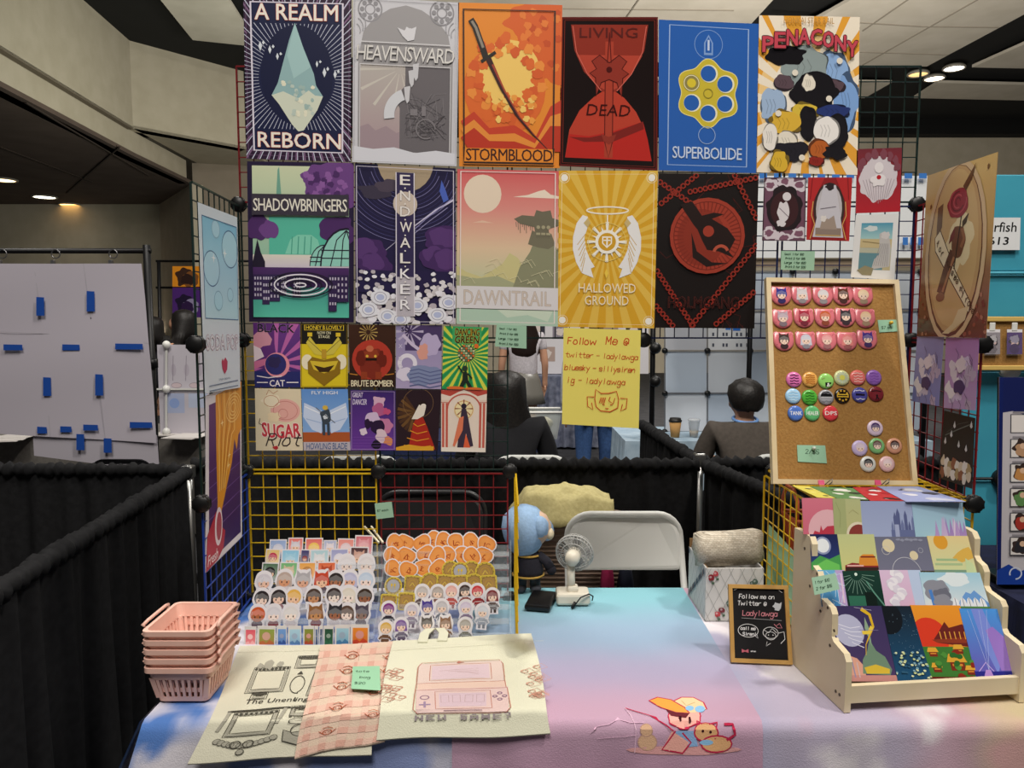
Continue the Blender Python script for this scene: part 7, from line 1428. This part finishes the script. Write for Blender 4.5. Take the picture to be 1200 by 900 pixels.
sub = lambda u0, v0, u1, v1, h=0: quad(P(u0, v0, h), P(u1, v0, h), P(u1, v1, h), P(u0, v1, h))
sheet('slate', sub(.04, .03, .96, .97, .002), chalk, None, None, base='#1d1c1d', m=PAPER, parent=t, th=.004)
OAK = mat('oak_frame', '#c39a58', .55, noise='#b58a48', scale=14)
for u0, v0, u1, v1 in ((0, 0, 1, .05), (0, .95, 1, 1), (0, .05, .065, .95), (.935, .05, 1, .95)):
    bb = B(); bb.prism([P(u0, v0, -.004), P(u1, v0, -.004), P(u1, v1, -.004), P(u0, v1, -.004)], P.n * .012); bb.build('frame_bar', OAK, t)
bb = B(); m0 = P(.5, .3, -.006); bb.bar(m0, V((m0.x, m0.y + .07, TZ + .008)), .012); bb.build('easel_leg', OAK, t)
# ---- wooden card rack
PLY = mat('birch_ply', '#e3d5b6', .5, noise='#ddcdaa', scale=7); PLYE = mat('ply_edge', '#cdb68a', .6, noise='#bfa678', scale=40)
R0 = V((.7095, 1.5195, TZ + .004)); ya = .105; rxv = V((math.cos(ya), math.sin(ya), 0)); ryv = V((-math.sin(ya), math.cos(ya), 0)); RW = .418
rk = lambda x, y, z: R0 + rxv * x + ryv * y + V((0, 0, z))
t = thing('card_rack', rk(.2, .12, 0), 'tiered birch plywood card rack holding art prints, at the right of the table', 'rack')
prof = [(.243, 0), (.0, 0), (.0, .112), (.01, .126), (.052, .134), (.06, .142), (.061, .192), (.07, .204), (.112, .211), (.12, .219), (.121, .252), (.13, .265), (.148, .271), (.156, .28), (.157, .32), (.168, .334), (.19, .337), (.243, .335)]
for x in (0, RW - .014):
    bb = B(); bb.prism([rk(x, y, z) for y, z in prof], rxv * .014)
    spn = bb.build('side_panel', PLY, t)
    if x == 0: SPL = spn
for k, (y, z) in enumerate([(.02, .03), (.035, .03), (.05, .16), (.065, .12), (.08, .2), (.11, .18), (.13, .26), (.16, .22), (.19, .3)]):
    bb = B(); bb.lathe([(.0035, -.0012), (.0035, 0)], rk(0, y, z), rxv, 10); bb.build('screw', mat('screw_dark', '#5c5040', .4, .5), SPL)
bb = B(); bb.prism([rk(.014, .004, .018), rk(RW - .014, .004, .018), rk(RW - .014, .004, .056), rk(.014, .004, .056)], ryv * .012); bb.build('front_rail', PLY, t)
RPL = [(.016, .03, .085, .20), (.070, .108, .135, .27), (.122, .187, .172, .33), (.168, .262, .196, .40)]
for k in range(4):
    y, z = RPL[k][:2]; z -= .006; bb = B(); bb.prism([rk(.014, y, z), rk(RW - .014, y, z), rk(RW - .014, y + .05, z), rk(.014, y + .05, z)], V((0, 0, -.008))); bb.prism([rk(.014, y + .05, z - .008), rk(RW - .014, y + .05, z - .008), rk(RW - .014, y + .052, z + .06), rk(.014, y + .052, z + .06)], ryv * .004); bb.build('tier', PLY, t)
def rackp(k):
    y0, z0, y1, z1 = RPL[k]; p0 = rk(0, y0, z0); up_ = (ryv * (y1 - y0) + V((0, 0, z1 - z0))).normalized(); return p0, rxv.cross(up_)
def acard(px4, k, fn, label, base, lift=0, grp='art prints on the card rack', plane=None):
    p0, n = plane or rackp(k)
    if n.y > 0: n = -n
    P = quad(*[hit(x, y, p0 + n * (.002 + lift), n) for x, y in px4])
    return sheet('art_card', P, fn, label, 'art print', grp, base=base, m=PRINT, th=.0006)
def c1(a):
    a.rect(0, 0, 1, 1, '#39305a', '#4a3a66'); a.ell(.27, .33, .27, '#b3b4d0')
    for k in range(5): a.line([(.08 + .05 * k, .24 + .06 * k), (.3, .3 + .05 * k), (.48, .28 + .07 * k)], .014, '#dcdcec')
    a.poly([(0, .68), (.15, .66), (.3, .7), (.4, .8), (.4, 1), (0, 1)], '#d9a08c'); a.poly([(.35, .9), (.4, .72), (.52, .6), (.6, .45), (.68, .6), (.82, .68), (.9, .85), (.85, .92)], '#6f8a74'); a.poly([(.56, .3), (.6, .15), (.64, .3), (.62, .55)], '#8ba48a'); a.line([(.57, .04), (.7, .12), (.72, .28), (.62, .4), (.52, .52), (.48, .66)], .07, '#d9b028', taper=True); a.line([(.5, .36), (.62, .36), (.7, .28)], .06, '#e8c848'); a.poly([(.4, .82), (.62, .78), (.86, .84), (.84, .9), (.42, .9)], '#d8b83c'); a.rect(0, .92, 1, 1, '#c48a84'); a.line([(.2, .7), (.2, .95)], .02, '#8c8cae'); a.line([(.28, .75), (.28, .95)], .015, '#c9c0c8'); a.line([(.45, .02), (.75, .06)], .006, '#c9c4dc'); a.line([(.45, .32), (.8, .33)], .005, '#9a90b8')
def c2(a):
    a.rect(0, 0, 1, 1, '#16222e', '#1d4f74'); a.ell(.1, .15, .5, '#10161e'); 
    for i in range(40): a.ell(a.rnd.random(), .1 + .5 * a.rnd.random(), .008, '#8fb0c8', n=5)
    for i in range(60): v = .62 + .36 * a.rnd.random(); a.blob(a.rnd.random(), v, .04, ['#c8d49a', '#7ea6b8', '#dce2b4', '#2f5a78'][i % 4], .03, 7, .3, up=i % 8 == 0)
def c3(a):
    a.rect(0, 0, 1, 1, '#e8962c', '#d8702a'); a.ell(.25, .42, .36, '#d83c24'); a.poly([(.3, .45), (.4, .38), (.5, .3), (.6, .22), (.66, .3), (.95, .25), (1, .3), (1, .55), (.35, .5)], '#6a2420'); a.poly([(.25, .46), (1, .42), (.95, .5), (.35, .5)], '#8c3824')
    for k in range(6): a.line([(.45 + .1 * k, .35), (.45 + .1 * k, .45)], .02, '#e0a040')
    a.rect(0, .55, 1, 1, '#3f7a34'); 
    for u, v, s in ((.2, .62, .2), (.75, .58, .2), (.65, .75, .36), (.2, .82, .2), (.9, .85, .2)): a.poly([(u - s * .6, v), (u - s * .4, v - s * .3), (u + s * .4, v - s * .3), (u + s * .6, v)], '#e0a838'); a.rect(u - s * .42, v, u + s * .42, v + s * .3, '#7c2c1c'); a.rect(u - s * .3, v + s * .06, u + s * .3, v + s * .14, '#d88a34')
    for i in range(14): a.blob(a.rnd.random(), .6 + .36 * a.rnd.random(), .07, ['#2f6a2c', '#4f8f3c', '#8c2a1c'][i % 3], .05, 8, .3, up=False)
    a.rect(0, .94, 1, 1, '#6a1c18')
def c4(a):
    a.rect(0, 0, 1, 1, '#4a94e0', '#6a50b4'); a.poly([(.3, 0), (.6, 0), (.85, .6), (.6, .9), (.4, .5)], '#7a8cdc'); a.poly([(.55, .3), (.75, .25), (1, .4), (1, .85), (.7, .85)], '#9a78cc')
    for u in (.2, .5, .7): a.line([(u, .02), (.38, .85)], .008, '#b8c4f0')
    a.rect(0, .86, 1, 1, '#2a2a8c'); a.poly([(.15, 1), (.3, .84), (.42, .84), (.5, 1)], '#b890d8'); a.line([(.12, .86), (.34, .74), (.5, .86)], .02, '#c8b0ec')
C1 = [([(970.5, 710), (1036, 710), (1054.5, 798.5), (991, 798.5)], c1, 'art print of a pale moon and golden plume over a green city, bottom row left', '#39305a'), ([(1033, 710), (1067, 710), (1093, 798.5), (1052, 798.5)], c2, 'dark night-sky art print over pale foliage, bottom row', '#16222e'), ([(1066, 709), (1125, 709.5), (1146, 799), (1091.5, 798.5)], c3, 'orange sunset art print with red sun and pagoda roofs, bottom row', '#e8962c'), ([(1124, 713), (1168.5, 713.5), (1190.5, 799), (1145, 799)], c4, 'blue and violet glass-tower art print, bottom row right', '#4a94e0')]
def d1(a):
    a.rect(0, 0, 1, 1, '#6ab0d8', '#4a8cc8'); a.rect(.65, 0, 1, 1, '#b8a0d0'); 
    for i in range(9): a.line([(a.rnd.random(), a.rnd.random()) for _ in range(3)], .02, '#c8e0f0')
    a.line([(.85, .1), (.8, .9)], .06, '#e0c4dc')
def d2(a):
    a.rect(0, 0, 1, 1, '#163a30', '#0f2c26'); a.ell(.35, .1, .04, '#d8e8dc')
    for k in range(12): t_ = .1 + k * .26; a.line([(.35 + .16 * math.cos(t_), .1 + .16 * a.asp * math.sin(t_)), (.35 + .5 * math.cos(t_), .1 + .5 * a.asp * math.sin(t_))], .012, '#7a9c8c')
    a.rect(.05, .7, .5, 1, '#2f6a54'); a.rect(.5, .6, .8, 1, '#0c1c18'); a.line([(.6, .3), (.75, .6), (1, 1)], .04, '#5a8c7a', taper=False)
def d3(a):
    a.rect(0, 0, 1, 1, '#d8bcd8', '#d4b0cc'); a.rect(.7, 0, 1, 1, '#b8c8e4')
    for i in range(14): a.blob(.35 + .12 * math.sin(i * .9), .06 + .065 * i, .1, ['#e8e4ec', '#d8d2e0'][i % 2], .09, 10, .2)
def d4(a):
    a.rect(0, 0, 1, 1, '#9cc8dc', '#d8e0e4'); a.blob(.55, .2, .25, '#dce6ea', .1); a.blob(.22, .5, .2, '#8a8c98', .16, 14, .15); a.blob(.3, .62, .12, '#6a6c7a', .1); a.line([(.12, .5), (.14, .95)], .05, '#4a80c8'); a.blob(.3, .85, .14, '#8a8c98', .1); a.poly([(.55, .8), (.68, .55), (.75, .6), (.82, .5), (.95, .75), (1, .85), (1, 1), (.5, 1)], '#6a9ad4'); 
    for u in (.48, .6, .7, .8, .9): a.poly([(u - .06, .96), (u - .03, .75), (u, .7), (u + .04, .78), (u + .06, .96)], '#e4e6ea'); a.line([(u, .72), (u, .95)], .008, '#4a5462')
    a.rect(.35, .95, 1, 1, '#5a8a50')
C2 = [([(958, 668), (989, 668), (997, 711), (963, 711)], d1, 'blue and lilac cracked-ice art print, second row from bottom, left', '#6ab0d8'), ([(987, 669), (1030, 668.5), (1037.5, 711), (994, 711)], d2, 'dark green art print with white light streaks, second row from bottom', '#163a30'), ([(1029, 668), (1078, 668), (1088.5, 711), (1037, 711)], d3, 'pink art print of a white cloud column, second row from bottom', '#d8bcd8'), ([(1077, 670.5), (1148, 671), (1160.6, 713), (1085, 712)], d4, 'pale blue art print of a grey beast over snowy peaks, second row from bottom', '#9cc8dc')]
def e1(a):
    a.rect(0, 0, 1, 1, '#1d2350', '#2c3f78'); a.poly([(0, .8), (.3, .6), (.6, .7), (1, .55), (1, 1), (0, 1)], '#4a9a50'); a.poly([(.1, .9), (.5, .7), (.9, .85), (.9, 1), (.1, 1)], '#6cc05c'); a.ell(.42, .32, .28, '#8a94b8'); a.ell(.42, .32, .22, '#e4e8ec')
def e2(a): a.rect(0, 0, 1, 1, '#bcc28a', '#cdca86'); a.poly([(.08, 1), (.1, .85), (.3, .78), (.5, .8), (.6, .85), (1, .85), (1, 1)], '#8c2c30'); a.poly([(.48, .8), (.52, .62), (.62, .55), (.9, .55), (.98, .7), (1, .86), (.5, .86)], '#d88a34'); a.rect(.1, .9, 1, 1, '#3a2420'); a.rect(.15, .84, .6, .88, '#e0b0a8'); a.rect(.55, .6, .95, .64, '#7a2c20')
def e3(a):
    a.rect(0, 0, 1, 1, '#6a6c80', '#74758a'); a.ell(.26, .26, .11, '#d8cba8'); a.ring(.2, .4, .07, .008, '#c9c4c0'); a.ell(.68, .55, .075, '#d8cba8'); a.ring(.82, .4, .04, .008, '#a8a8b4'); a.ring(.5, 1.05, .25, .008, '#c9c9d0', a0=0, a1=180)
    for k in range(6): a.blob(.45 + .08 * k, .08 + .02 * (k % 2), .04, '#8d90a4', .02, 8, .3)
def e4(a): a.rect(0, 0, 1, 1, '#dcc890', '#cdd4a0'); a.ell(.3, .16, .17, '#d89a34'); a.poly([(.5, .6), (.65, .45), (.8, .35), (.95, .3), (1, .4), (1, .6), (.7, .72)], '#d8ae50'); a.rect(.1, .62, .6, .68, '#9cb88c'); a.rect(.05, .74, .7, .80, '#a8be90'); a.rect(0, .92, .8, 1, '#7c9c84'); a.poly([(.75, 1), (.8, .6), (.95, .75), (1, 1)], '#c4d4a4')
C3 = [([(949, 626), (982, 626), (988, 668), (951, 668)], e1, 'night art print with white moon and green aurora, middle row left', '#1d2350'), ([(981, 626), (1024, 626), (1030, 669), (987, 669)], e2, 'olive art print of a red and orange palace, middle row', '#bcc28a'), ([(1022.4, 629), (1086.5, 629), (1096, 669), (1029, 669)], e3, 'grey art print with pale moons, middle row', '#6a6c80'), ([(1086, 628), (1134, 628), (1145, 671.5), (1095.5, 671)], e4, 'yellow art print with an orange sun, middle row right', '#dcc890')]
def f1(a): a.rect(0, 0, 1, 1, '#d8788c', '#d06a80'); a.ell(.78, .9, .62, '#e6b4bc'); a.poly([(.3, 1), (.35, .9), (.5, .95), (.55, .75), (.6, .9), (.75, .78), (1, .76), (1, 1)], '#c23c50')
def f2(a): a.rect(0, 0, 1, 1, '#b8bc8a', '#c0bc84'); a.rect(.0, 0, .45, 1, '#a9b07c'); a.ell(.85, .98, .42, '#e4d8c0'); a.ell(.87, 1.0, .36, '#8c3c38'); a.line([(.1, .1), (.25, .4), (.2, .8)], .015, '#8c9464'); a.line([(.55, .4), (.7, .3), (.9, .42)], .015, '#a39c68')
def f3(a):
    a.rect(0, 0, 1, 1, '#9aa6cc', '#a8b4d8')
    for u, h, w_ in ((.58, .55, .04), (.64, .3, .06), (.70, .2, .07), (.77, .5, .06), (.84, .25, .06), (.9, .55, .05), (.97, .4, .05)): a.poly([(u - w_ / 2, 1), (u - w_ / 2, h + .15), (u, h), (u + w_ / 2, h + .15), (u + w_ / 2, 1)], ['#5c6490', '#727ca8'][int(u * 100) % 2])
    a.rect(.55, .8, 1, 1, '#6a74a0'); a.rect(.62, .65, .7, 1, '#a9b2d4')
def f4(a):
    a.rect(0, 0, 1, 1, '#9fbfd8', '#a9cfe0')
    for i in range(16): u = .42 + .55 * a.rnd.random(); h = .55 + .35 * abs(u - .62) + .1 * a.rnd.random(); a.poly([(u - .05, 1), (u, h - .2), (u + .05, 1)], ['#c9b4dc', '#a88cc8', '#e0d0e8', '#b89ad0'][i % 4])
C4 = [([(939.6, 583.6), (976.5, 583.6), (979.5, 626), (941.5, 626)], f1, 'pink art print with a rising pale sun, top upright row left', '#d8788c'), ([(975.6, 584), (1008, 585), (1011, 627), (978, 627)], f2, 'sage green art print with a red dome, top upright row', '#b8bc8a'), ([(1007, 587), (1068.5, 587.5), (1073.5, 629.5), (1010.5, 629)], f3, 'periwinkle art print of castle spires, top upright row', '#9aa6cc'), ([(1068, 588), (1127.4, 589), (1133.5, 630.5), (1073, 630)], f4, 'sky blue art print of lilac crystals, top upright row right', '#9fbfd8')]
for k, row in enumerate((C1, C2, C3, C4)):
    for i, (p, fn, l, b_) in enumerate(row): acard(p, k, fn, l, b_, .0008 * (i % 2), plane=None)
FZ = GZ[1] + .012
fy = B()
def g1(c, cs):
    def f(a):
        a.rect(0, 0, 1, 1, c)
        for i in range(10): a.blob(.2 + .6 * a.rnd.random(), .15 + .75 * a.rnd.random(), .14, cs[i % len(cs)], .1, 8, .35)
    return f
for i, (q, c, cs, l) in enumerate((([(928, 569), (951, 570), (985, 584), (958, 583)], '#dcd060', ['#e8e090', '#3a3428'], 'yellow flat print'), ([(949, 570), (1001, 572), (1022, 586), (983, 585)], '#5f8a58', ['#e4e4dc', '#2c3a2c', '#d8d8d0'], 'green and white flat print'), ([(999, 571), (1030, 571), (1064, 587), (1020, 587)], '#b82c34', ['#e4dcdc', '#a01c28', '#2c2024'], 'red and white flat print'), ([(1028, 570), (1076, 570), (1132, 588), (1062, 588)], '#9aa4d0', ['#dcdce4', '#3a3848', '#c4c8dc'], 'lavender flat print'))):
    P = quad(*[on(x, y, FZ + .0012 * i) for x, y in q]); sheet('flat_print', P, g1(c, cs), l + ' lying at the foot of the cork board', 'art print', 'prints lying flat on the yellow grid shelf', base=c)
note([(951, 677), (979, 671.5), (984, 690.5), (954.5, 697.5)], ['1 for $10', '2 for $15'], 'mint price note stuck on the wooden card rack', plane=(rk(0, .06, .2) + rackp(1)[1] * (.006 if rackp(1)[1].y < 0 else -.006), rackp(1)[1]), sz=.10, v0=.4, dv=.36, w_=.018)
# ---- cork board with badges
c0, c1_, c2_, c3_ = at(897, 326, 2.115), at(1052, 328.5, 2.115), at(1074.5, 569, 1.965), at(905, 567, 1.965)
PB = quad(c0, c1_, c2_, c3_); t = thing('cork_board', (c2_ + c3_) / 2, 'pine-framed cork board of badges leaning above the card rack', 'cork board')
nrm = PB.n; bpl = (c0 + nrm * .0, nrm); nrm2 = (c1_ - c0).cross(c3_ - c0).normalized(); nrm2 = -nrm2 if nrm2.y > 0 else nrm2
bb = B(); bb.prism([PB(u, v, -.004) for u, v in ((.01, .01), (.99, .01), (.99, .99), (.01, .99))], nrm * -.006); bb.build('cork_sheet', CORK, t)
for u0, v0, u1, v1 in ((0, 0, 1, .022), (0, .978, 1, 1), (0, .022, .035, .978), (.965, .022, 1, .978)):
    bb = B(); bb.prism([PB(u0, v0, -.012), PB(u1, v0, -.012), PB(u1, v1, -.012), PB(u0, v1, -.012)], nrm * .019); bb.build('frame_bar', PINE, t)
def onb(px, py, h=0): return hit(px, py, c0 + nrm * (h - .004), nrm2)
bright = V(((c1_ - c0).normalized())); bup = nrm.cross(bright); bup = bup if bup.z > 0 else -bup
def pinplane(px, py, r):
    c = onb(px, py, 0); k = c.y / F; W_ = 2 * r * k
    def Q(u, v, h=0):
        d = math.hypot(u - .5, v - .5); return c + bright * ((u - .5) * W_) + bup * ((.5 - v) * W_) + nrm * (h + .0055 - .03 * max(0, d - .37) ** 1.1)
    Q.n = nrm; Q.asp = 1; Q.c = c; Q.W = W_; return Q
def badge(px, py, r, outline, base, fn, label, grp, name='pin_badge'):
    Q = pinplane(px, py, r); bb = B(); n = len(outline)
    rings = [[Q.c + bright * ((u - .5) * Q.W) + bup * ((.5 - v) * Q.W) + nrm * .0008 for u, v in outline], [Q(u, v) for u, v in outline], [Q(.5 + (u - .5) * .86, .5 + (v - .5) * .86) for u, v in outline], [Q(.5 + (u - .5) * .74, .5 + (v - .5) * .74) for u, v in outline], [Q(.5 + (u - .5) * .45, .5 + (v - .5) * .45) for u, v in outline]]
    bb.loft(rings, base, caps=True, smooth=True); a = Art(Q, 1, bb); a.box = (-1, -1, 2, 2); a.h = 5e-4; a.eps = 5e-5; fn(a); return tag(bb.build(name, GLOSS), label, 'badge', grp)
shield = [(.04, .12), (.14, .02), (.24, .08), (.76, .08), (.86, .02), (.96, .12)] + [(.5 + .47 * math.cos(t_), .5 + .47 * math.sin(t_)) for t_ in [math.pi * (-.02 + 1.04 * k / 20) for k in range(21)]]
circ = [(.5 + .49 * math.cos(2 * math.pi * k / 28), .5 + .49 * math.sin(2 * math.pi * k / 28)) for k in range(28)]
BR = [[(915, 346.6, '#3a3a8c', 1, 'blue'), (939, 346.6, '#cfc8cc', 1, 'white'), (963.6, 347.3, '#d2cdd0', 0, 'silver'), (987, 346.6, '#5c3428', 1, 'brown'), (1010.6, 347.3, '#e4c8a4', 0, 'cream')], [(916.6, 373.6, '#b8a4b0', 1, 'mauve'), (941.5, 372.5, '#a83448', 1, 'crimson'), (966, 372.5, '#c8643c', 0, 'orange'), (990, 372, '#3a343c', 1, 'black'), (1013.4, 373, '#ecc8a0', 0, 'pale blond')], [(918, 399.8, '#4a3a36', 1, 'dark brown'), (943.6, 399.6, '#c9c8d4', 0, 'grey-white'), (968, 399.8, '#e49c9c', 0, 'pink'), (992, 400, '#dc8480', 0, 'rose'), (1015.7, 398, '#4a3488', 1, 'violet')]]
for ri, row in enumerate(BR):
    for i, (x, y, hc, er, nm) in enumerate(row):
        def fn(a, hc=hc, er=er, i=i):
            for k in range(10): a.ell(.1 + .8 * ((k * .618) % 1), .14 + .6 * ((k * .381) % 1), .018, '#8c3844', n=6)
            face(a, .5, .46, .24, hc, '#eed2c0', er, mix(hc, '#3a2c34', .6), long=[0, 1.1][i % 2])
        badge(x, y, 12.6, shield, '#d4747e', fn, 'pink cat-eared badge with %s-haired face, %s in the %s badge row' % (nm.replace(' ', '-'), ORD[i], ['top', 'second', 'third'][ri]), 'pink cat-eared badges')
def words(ls, c, c2=None, stripes=None):
    def f(a):
        if stripes: stripes(a)
        for i, l in enumerate(ls): v = .5 - .13 * len(ls) + .26 * i; a.text(l, .13, v + .01, .87, v + .25, c, .03)
    return f
def scr(c, n=5):
    def f(a):
        for k in range(n): v = .24 + .52 * k / max(1, n - 1); a.line([(.22, v), (.34, v + .05 * math.sin(k)), (.48, v - .03), (.62, v + .03), (.78, v)], .05, c)
    return f
def star(a): a.rays(.5, .5, .12, .37, 14, .45, '#b9c8c0'); a.ell(.5, .5, .17, '#d2cf60')
def cap(a): a.poly(a.pts(.5, .5, .37, None, 14, 0, 180), '#17171a'); a.rect(.14, .48, .86, .52, '#d0d0d4'); scr('#7a7a82', 2)(a)
def flame(a): a.rays(.5, .5, .26, .37, 9, .5, '#d8a838', .2); a.rect(.14, .4, .86, .6, '#d8b43c'); a.line([(.2, .5), (.8, .5)], .07, '#3a2418')
def kuni(a): scr('#d8d4e4', 2)(a); a.line([(.22, .48), (.78, .5)], .12, '#17142c')
def figb(a): a.ell(.52, .6, .06, '#120a0a'); a.line([(.52, .64), (.46, .86)], .07, '#120a0a'); a.line([(.52, .66), (.62, .84)], .06, '#120a0a'); a.line([(.2, .35), (.5, .3), (.8, .36)], .05, '#1c0c0c')
def blk(a): a.line([(.2, .4), (.4, .32)], .05, '#8a9c5c'); a.rect(.42, .6, .8, .88, '#16181a'); a.ell(.6, .7, .06, '#e0e0dc'); a.rect(.5, .78, .7, .86, '#e0e0dc')
RB = [[(930, 445, '#d873b0', scr('#4a1c40', 4), 'magenta scribbled'), (948.7, 445, '#dca455', scr('#b46a2c', 5), 'amber patterned'), (967.5, 446.7, '#8fcc6a', blk, 'lime green with black square'), (986, 443, '#cfd39a', star, 'pale yellow starburst'), (1004.6, 442.7, '#e0706a', scr('#f0c8c0', 4), 'coral lettered'), (1023.5, 442.7, '#8f62b4', scr('#7a4ea0', 4), 'plain violet')],
      [(929, 464.4, '#9cc8e8', scr('#c4dff0', 4), 'sky blue'), (948.3, 465.8, '#4fa83c', scr('#2c6a24', 4), 'grass green'), (967.5, 465.8, '#9a9aa0', cap, 'black and grey halved'), (986.5, 464, '#1d1512', flame, 'black with yellow flames'), (1007, 463, '#4a4a98', kuni, 'indigo lettered'), (1026, 461.8, '#74222a', figb, 'dark red figure')],
      [(931.8, 484.5, '#4f74c4', words(['TANK'], '#e6e8ee'), 'blue TANK'), (951.3, 484.5, '#5cb070', words(['HEALER'], '#e2ece2'), 'green HEALER'), (972.8, 484.5, '#d8404a', words(['DPS'], '#f0e4e2'), 'red DPS')]]
for ri, row in enumerate(RB):
    for i, (x, y, c, fn, nm) in enumerate(row): badge(x, y, 9.4, circ, c, fn, '%s round badge, %s in the %s round-badge row' % (nm, ORD[i], ['upper', 'middle', 'lower'][ri]), 'round badges on the cork board')
for x, y, c, hc, nm, pl in ((1025, 502, '#d8c4d8', '#4a3468', 'pale lilac badge with violet-haired face', 'topmost'), (1007, 525.4, '#c4b4dc', '#d8c4d4', 'lavender badge with pale-haired face', 'left'), (1027, 522.7, '#7cb878', '#6a5048', 'green badge with brown-haired face', 'centre'), (1047.5, 522.7, '#d49a80', '#4a2c28', 'peach badge with dark-haired face', 'right'), (1016.7, 544, '#d6d8d4', '#2c2a2c', 'white badge with black-haired face', 'lower left'), (1039, 544, '#dcb4b8', '#e0c8cc', 'pink badge with blond face', 'lower right')):
    badge(x, y, 9.6, circ, c, lambda a, hc=hc: face(a, .5, .46, .27, hc, '#efd6c8', 0, None), '%s, %s of the cluster of six' % (nm, pl), 'face badges in a cluster')
def bnote(pts, ls, l, sz, v0, col):
    P = quad(*[onb(x, y, .002) for x, y in pts]); sheet('price_note', P, slines(ls, sz, .02, '#2f4a38', v0, .3, .12), l, 'note', 'mint green price notes', base='#96c0a4', m=PAPER)
    c = onb((pts[0][0] + pts[1][0]) / 2 + 2, pts[0][1] + 4, .003); bb = B(); bb.lathe([(.001, -.002), (.0025, .003), (.005, .004), (.0038, .007), (.0048, .011), (.001, .0125)], c, nrm, 12); tag(bb.build('push_pin', mat('pin_' + col[1:], col, .3)), 'push pin through %s' % l, 'push pin', 'push pins')
bnote([(1028.5, 375), (1053, 374.5), (1056, 388), (1030.5, 389.5)], ['$7 ea'], 'the mint note right of the cat-eared badges', .13, .75, '#d8b030')
bnote([(934, 521.5), (967, 522), (969, 543), (935, 541)], ['  2/$5'], 'the mint note at lower left of the cork board', .15, .5, '#c8d4c8')
for i, x in enumerate((961, 1027)):
    p = hit(x, 568, c0 + nrm * .0, nrm2); t2 = thing('binder_clip', p, 'pink binder clip at the cork board bottom, %s' % ['left one', 'right one'][i], 'clip', 'pink binder clips'); PK = mat('pink_clip', '#d8527c', .35)
    bb = B(); bb.prism([p + bright * a_ + nrm * b_ + bup * c_ for a_, b_, c_ in ((-.008, .018, -.014), (-.008, -.016, -.014), (-.008, -.012, .012), (-.008, .008, .012))], bright * .016); cb_ = bb.build('clip_body', PK, t2)
    bb = B(); bb.tube([p + bright * a_ + nrm * b_ + bup * c_ for a_, b_, c_ in ((.004, .012, -.004), (.02, .02, .012), (.026, .02, .016), (.024, .02, .006), (.008, .014, -.008))], .0013, 5); bb.build('wire_arm', MATS['steel'], cb_)
# ---- behind the table: suitcase, sweater, bags
t = thing('suitcase', (.27, 3.1, 0), 'ribbed taupe suitcase standing behind the white chair', 'suitcase'); TAUP = mat('taupe_shell', '#8a7566', .45)
bb = B(); sx0, sx1, sz1 = pat(612, 3.0), pat(742, 3.0), .762; n = 34; bb.box(((sx0 + sx1) / 2, 3.1, .41), (sx1 - sx0, .2, .70), bev=.03); 
for k in range(n): z = .1 + .62 * k / (n - 1); bb.tube([(sx0 + .03, 2.999, z), (sx1 - .03, 2.999, z)], .0055, 6)
bb.build('shell', TAUP, t)
for x in (sx0 + .05, sx1 - .05):
    for y in (3.03, 3.17): bb = B(); bb.lathe([(.004, -.012), (.026, -.011), (.026, .011), (.004, .012)], (x, y, .03), (1, 0, 0), 14); bb.bar((x, y, .03), (x, y, .075), .016); bb.build('wheel', BLACKM, t)
bb = B(); bb.tube([(.2, 3.1, .75), (.2, 3.1, .785), (.34, 3.1, .785), (.34, 3.1, .75)], .008, 8); bb.build('handle', BLACKM, t)
bb = B(); f = vnoise(77)
def sw(u, v):
    x = pat(596, 3.0) + (pat(722, 3.0) - pat(596, 3.0)) * u; e = abs(v - .5) * 2; drop = .13 * max(0, e - .55) * 2.2 + .12 * max(0, .16 - u) * 4
    return V((x, 2.955 + .29 * v, .80 + .05 * fb(f, u * 5, v * 4) + .035 * math.sin(u * 3.1) - drop + .010 * fb(f, u * 11, v * 9)))
bb.grid(sw, 40, 20); sm_ = bb.build('sweater', mat('cream_knit', '#d2c78f', .95, noise='#c4b880', scale=70, bump=.5)); tag(sm_, 'cream knitted sweater piled on the taupe suitcase', 'sweater'); sd_ = sm_.modifiers.new('thick', 'SOLIDIFY'); sd_.thickness = .012
def softbag(x0, x1, y, z1, c, nm, l):
    bb = B(); m = mat('fabric_' + nm, c, .9, noise=mix(c, '#000000', .2), scale=30, bump=.3)
    bb.loft([[V(((x0 + x1) / 2 + (x1 - x0) / 2 * k * math.cos(a_) * (1 + .06 * math.sin(a_ * 4 + z * 9)), y + .045 * k * math.sin(a_), z)) for a_ in [q * math.pi / 10 for q in range(20)]] for z, k in ((.005, .8), (.04, 1.05), (z1 * .5, 1.1), (z1 * .85, .95), (z1, .6))], smooth=True)
    t_ = thing(nm + '_bag', ((x0 + x1) / 2, y, 0), l, 'bag'); bb.build('bag_body', m, t_); bb = B(); bb.tube([((x0 * .7 + x1 * .3), y, z1 - .02), ((x0 * .65 + x1 * .35), y, z1 + .04), ((x0 * .35 + x1 * .65), y, z1 + .04), (x0 * .3 + x1 * .7, y, z1 - .02)], .005, 6); bb.build('handle', m, t_)
softbag(pat(706, 2.92), pat(724, 2.92), 2.93, .62, '#c02c64', 'pink', 'bright pink fabric bag between the white chair and suitcase')
softbag(pat(726, 2.92), pat(748, 2.92), 2.93, .60, '#1f2438', 'navy', 'dark navy fabric bag right of the pink one behind the chair')
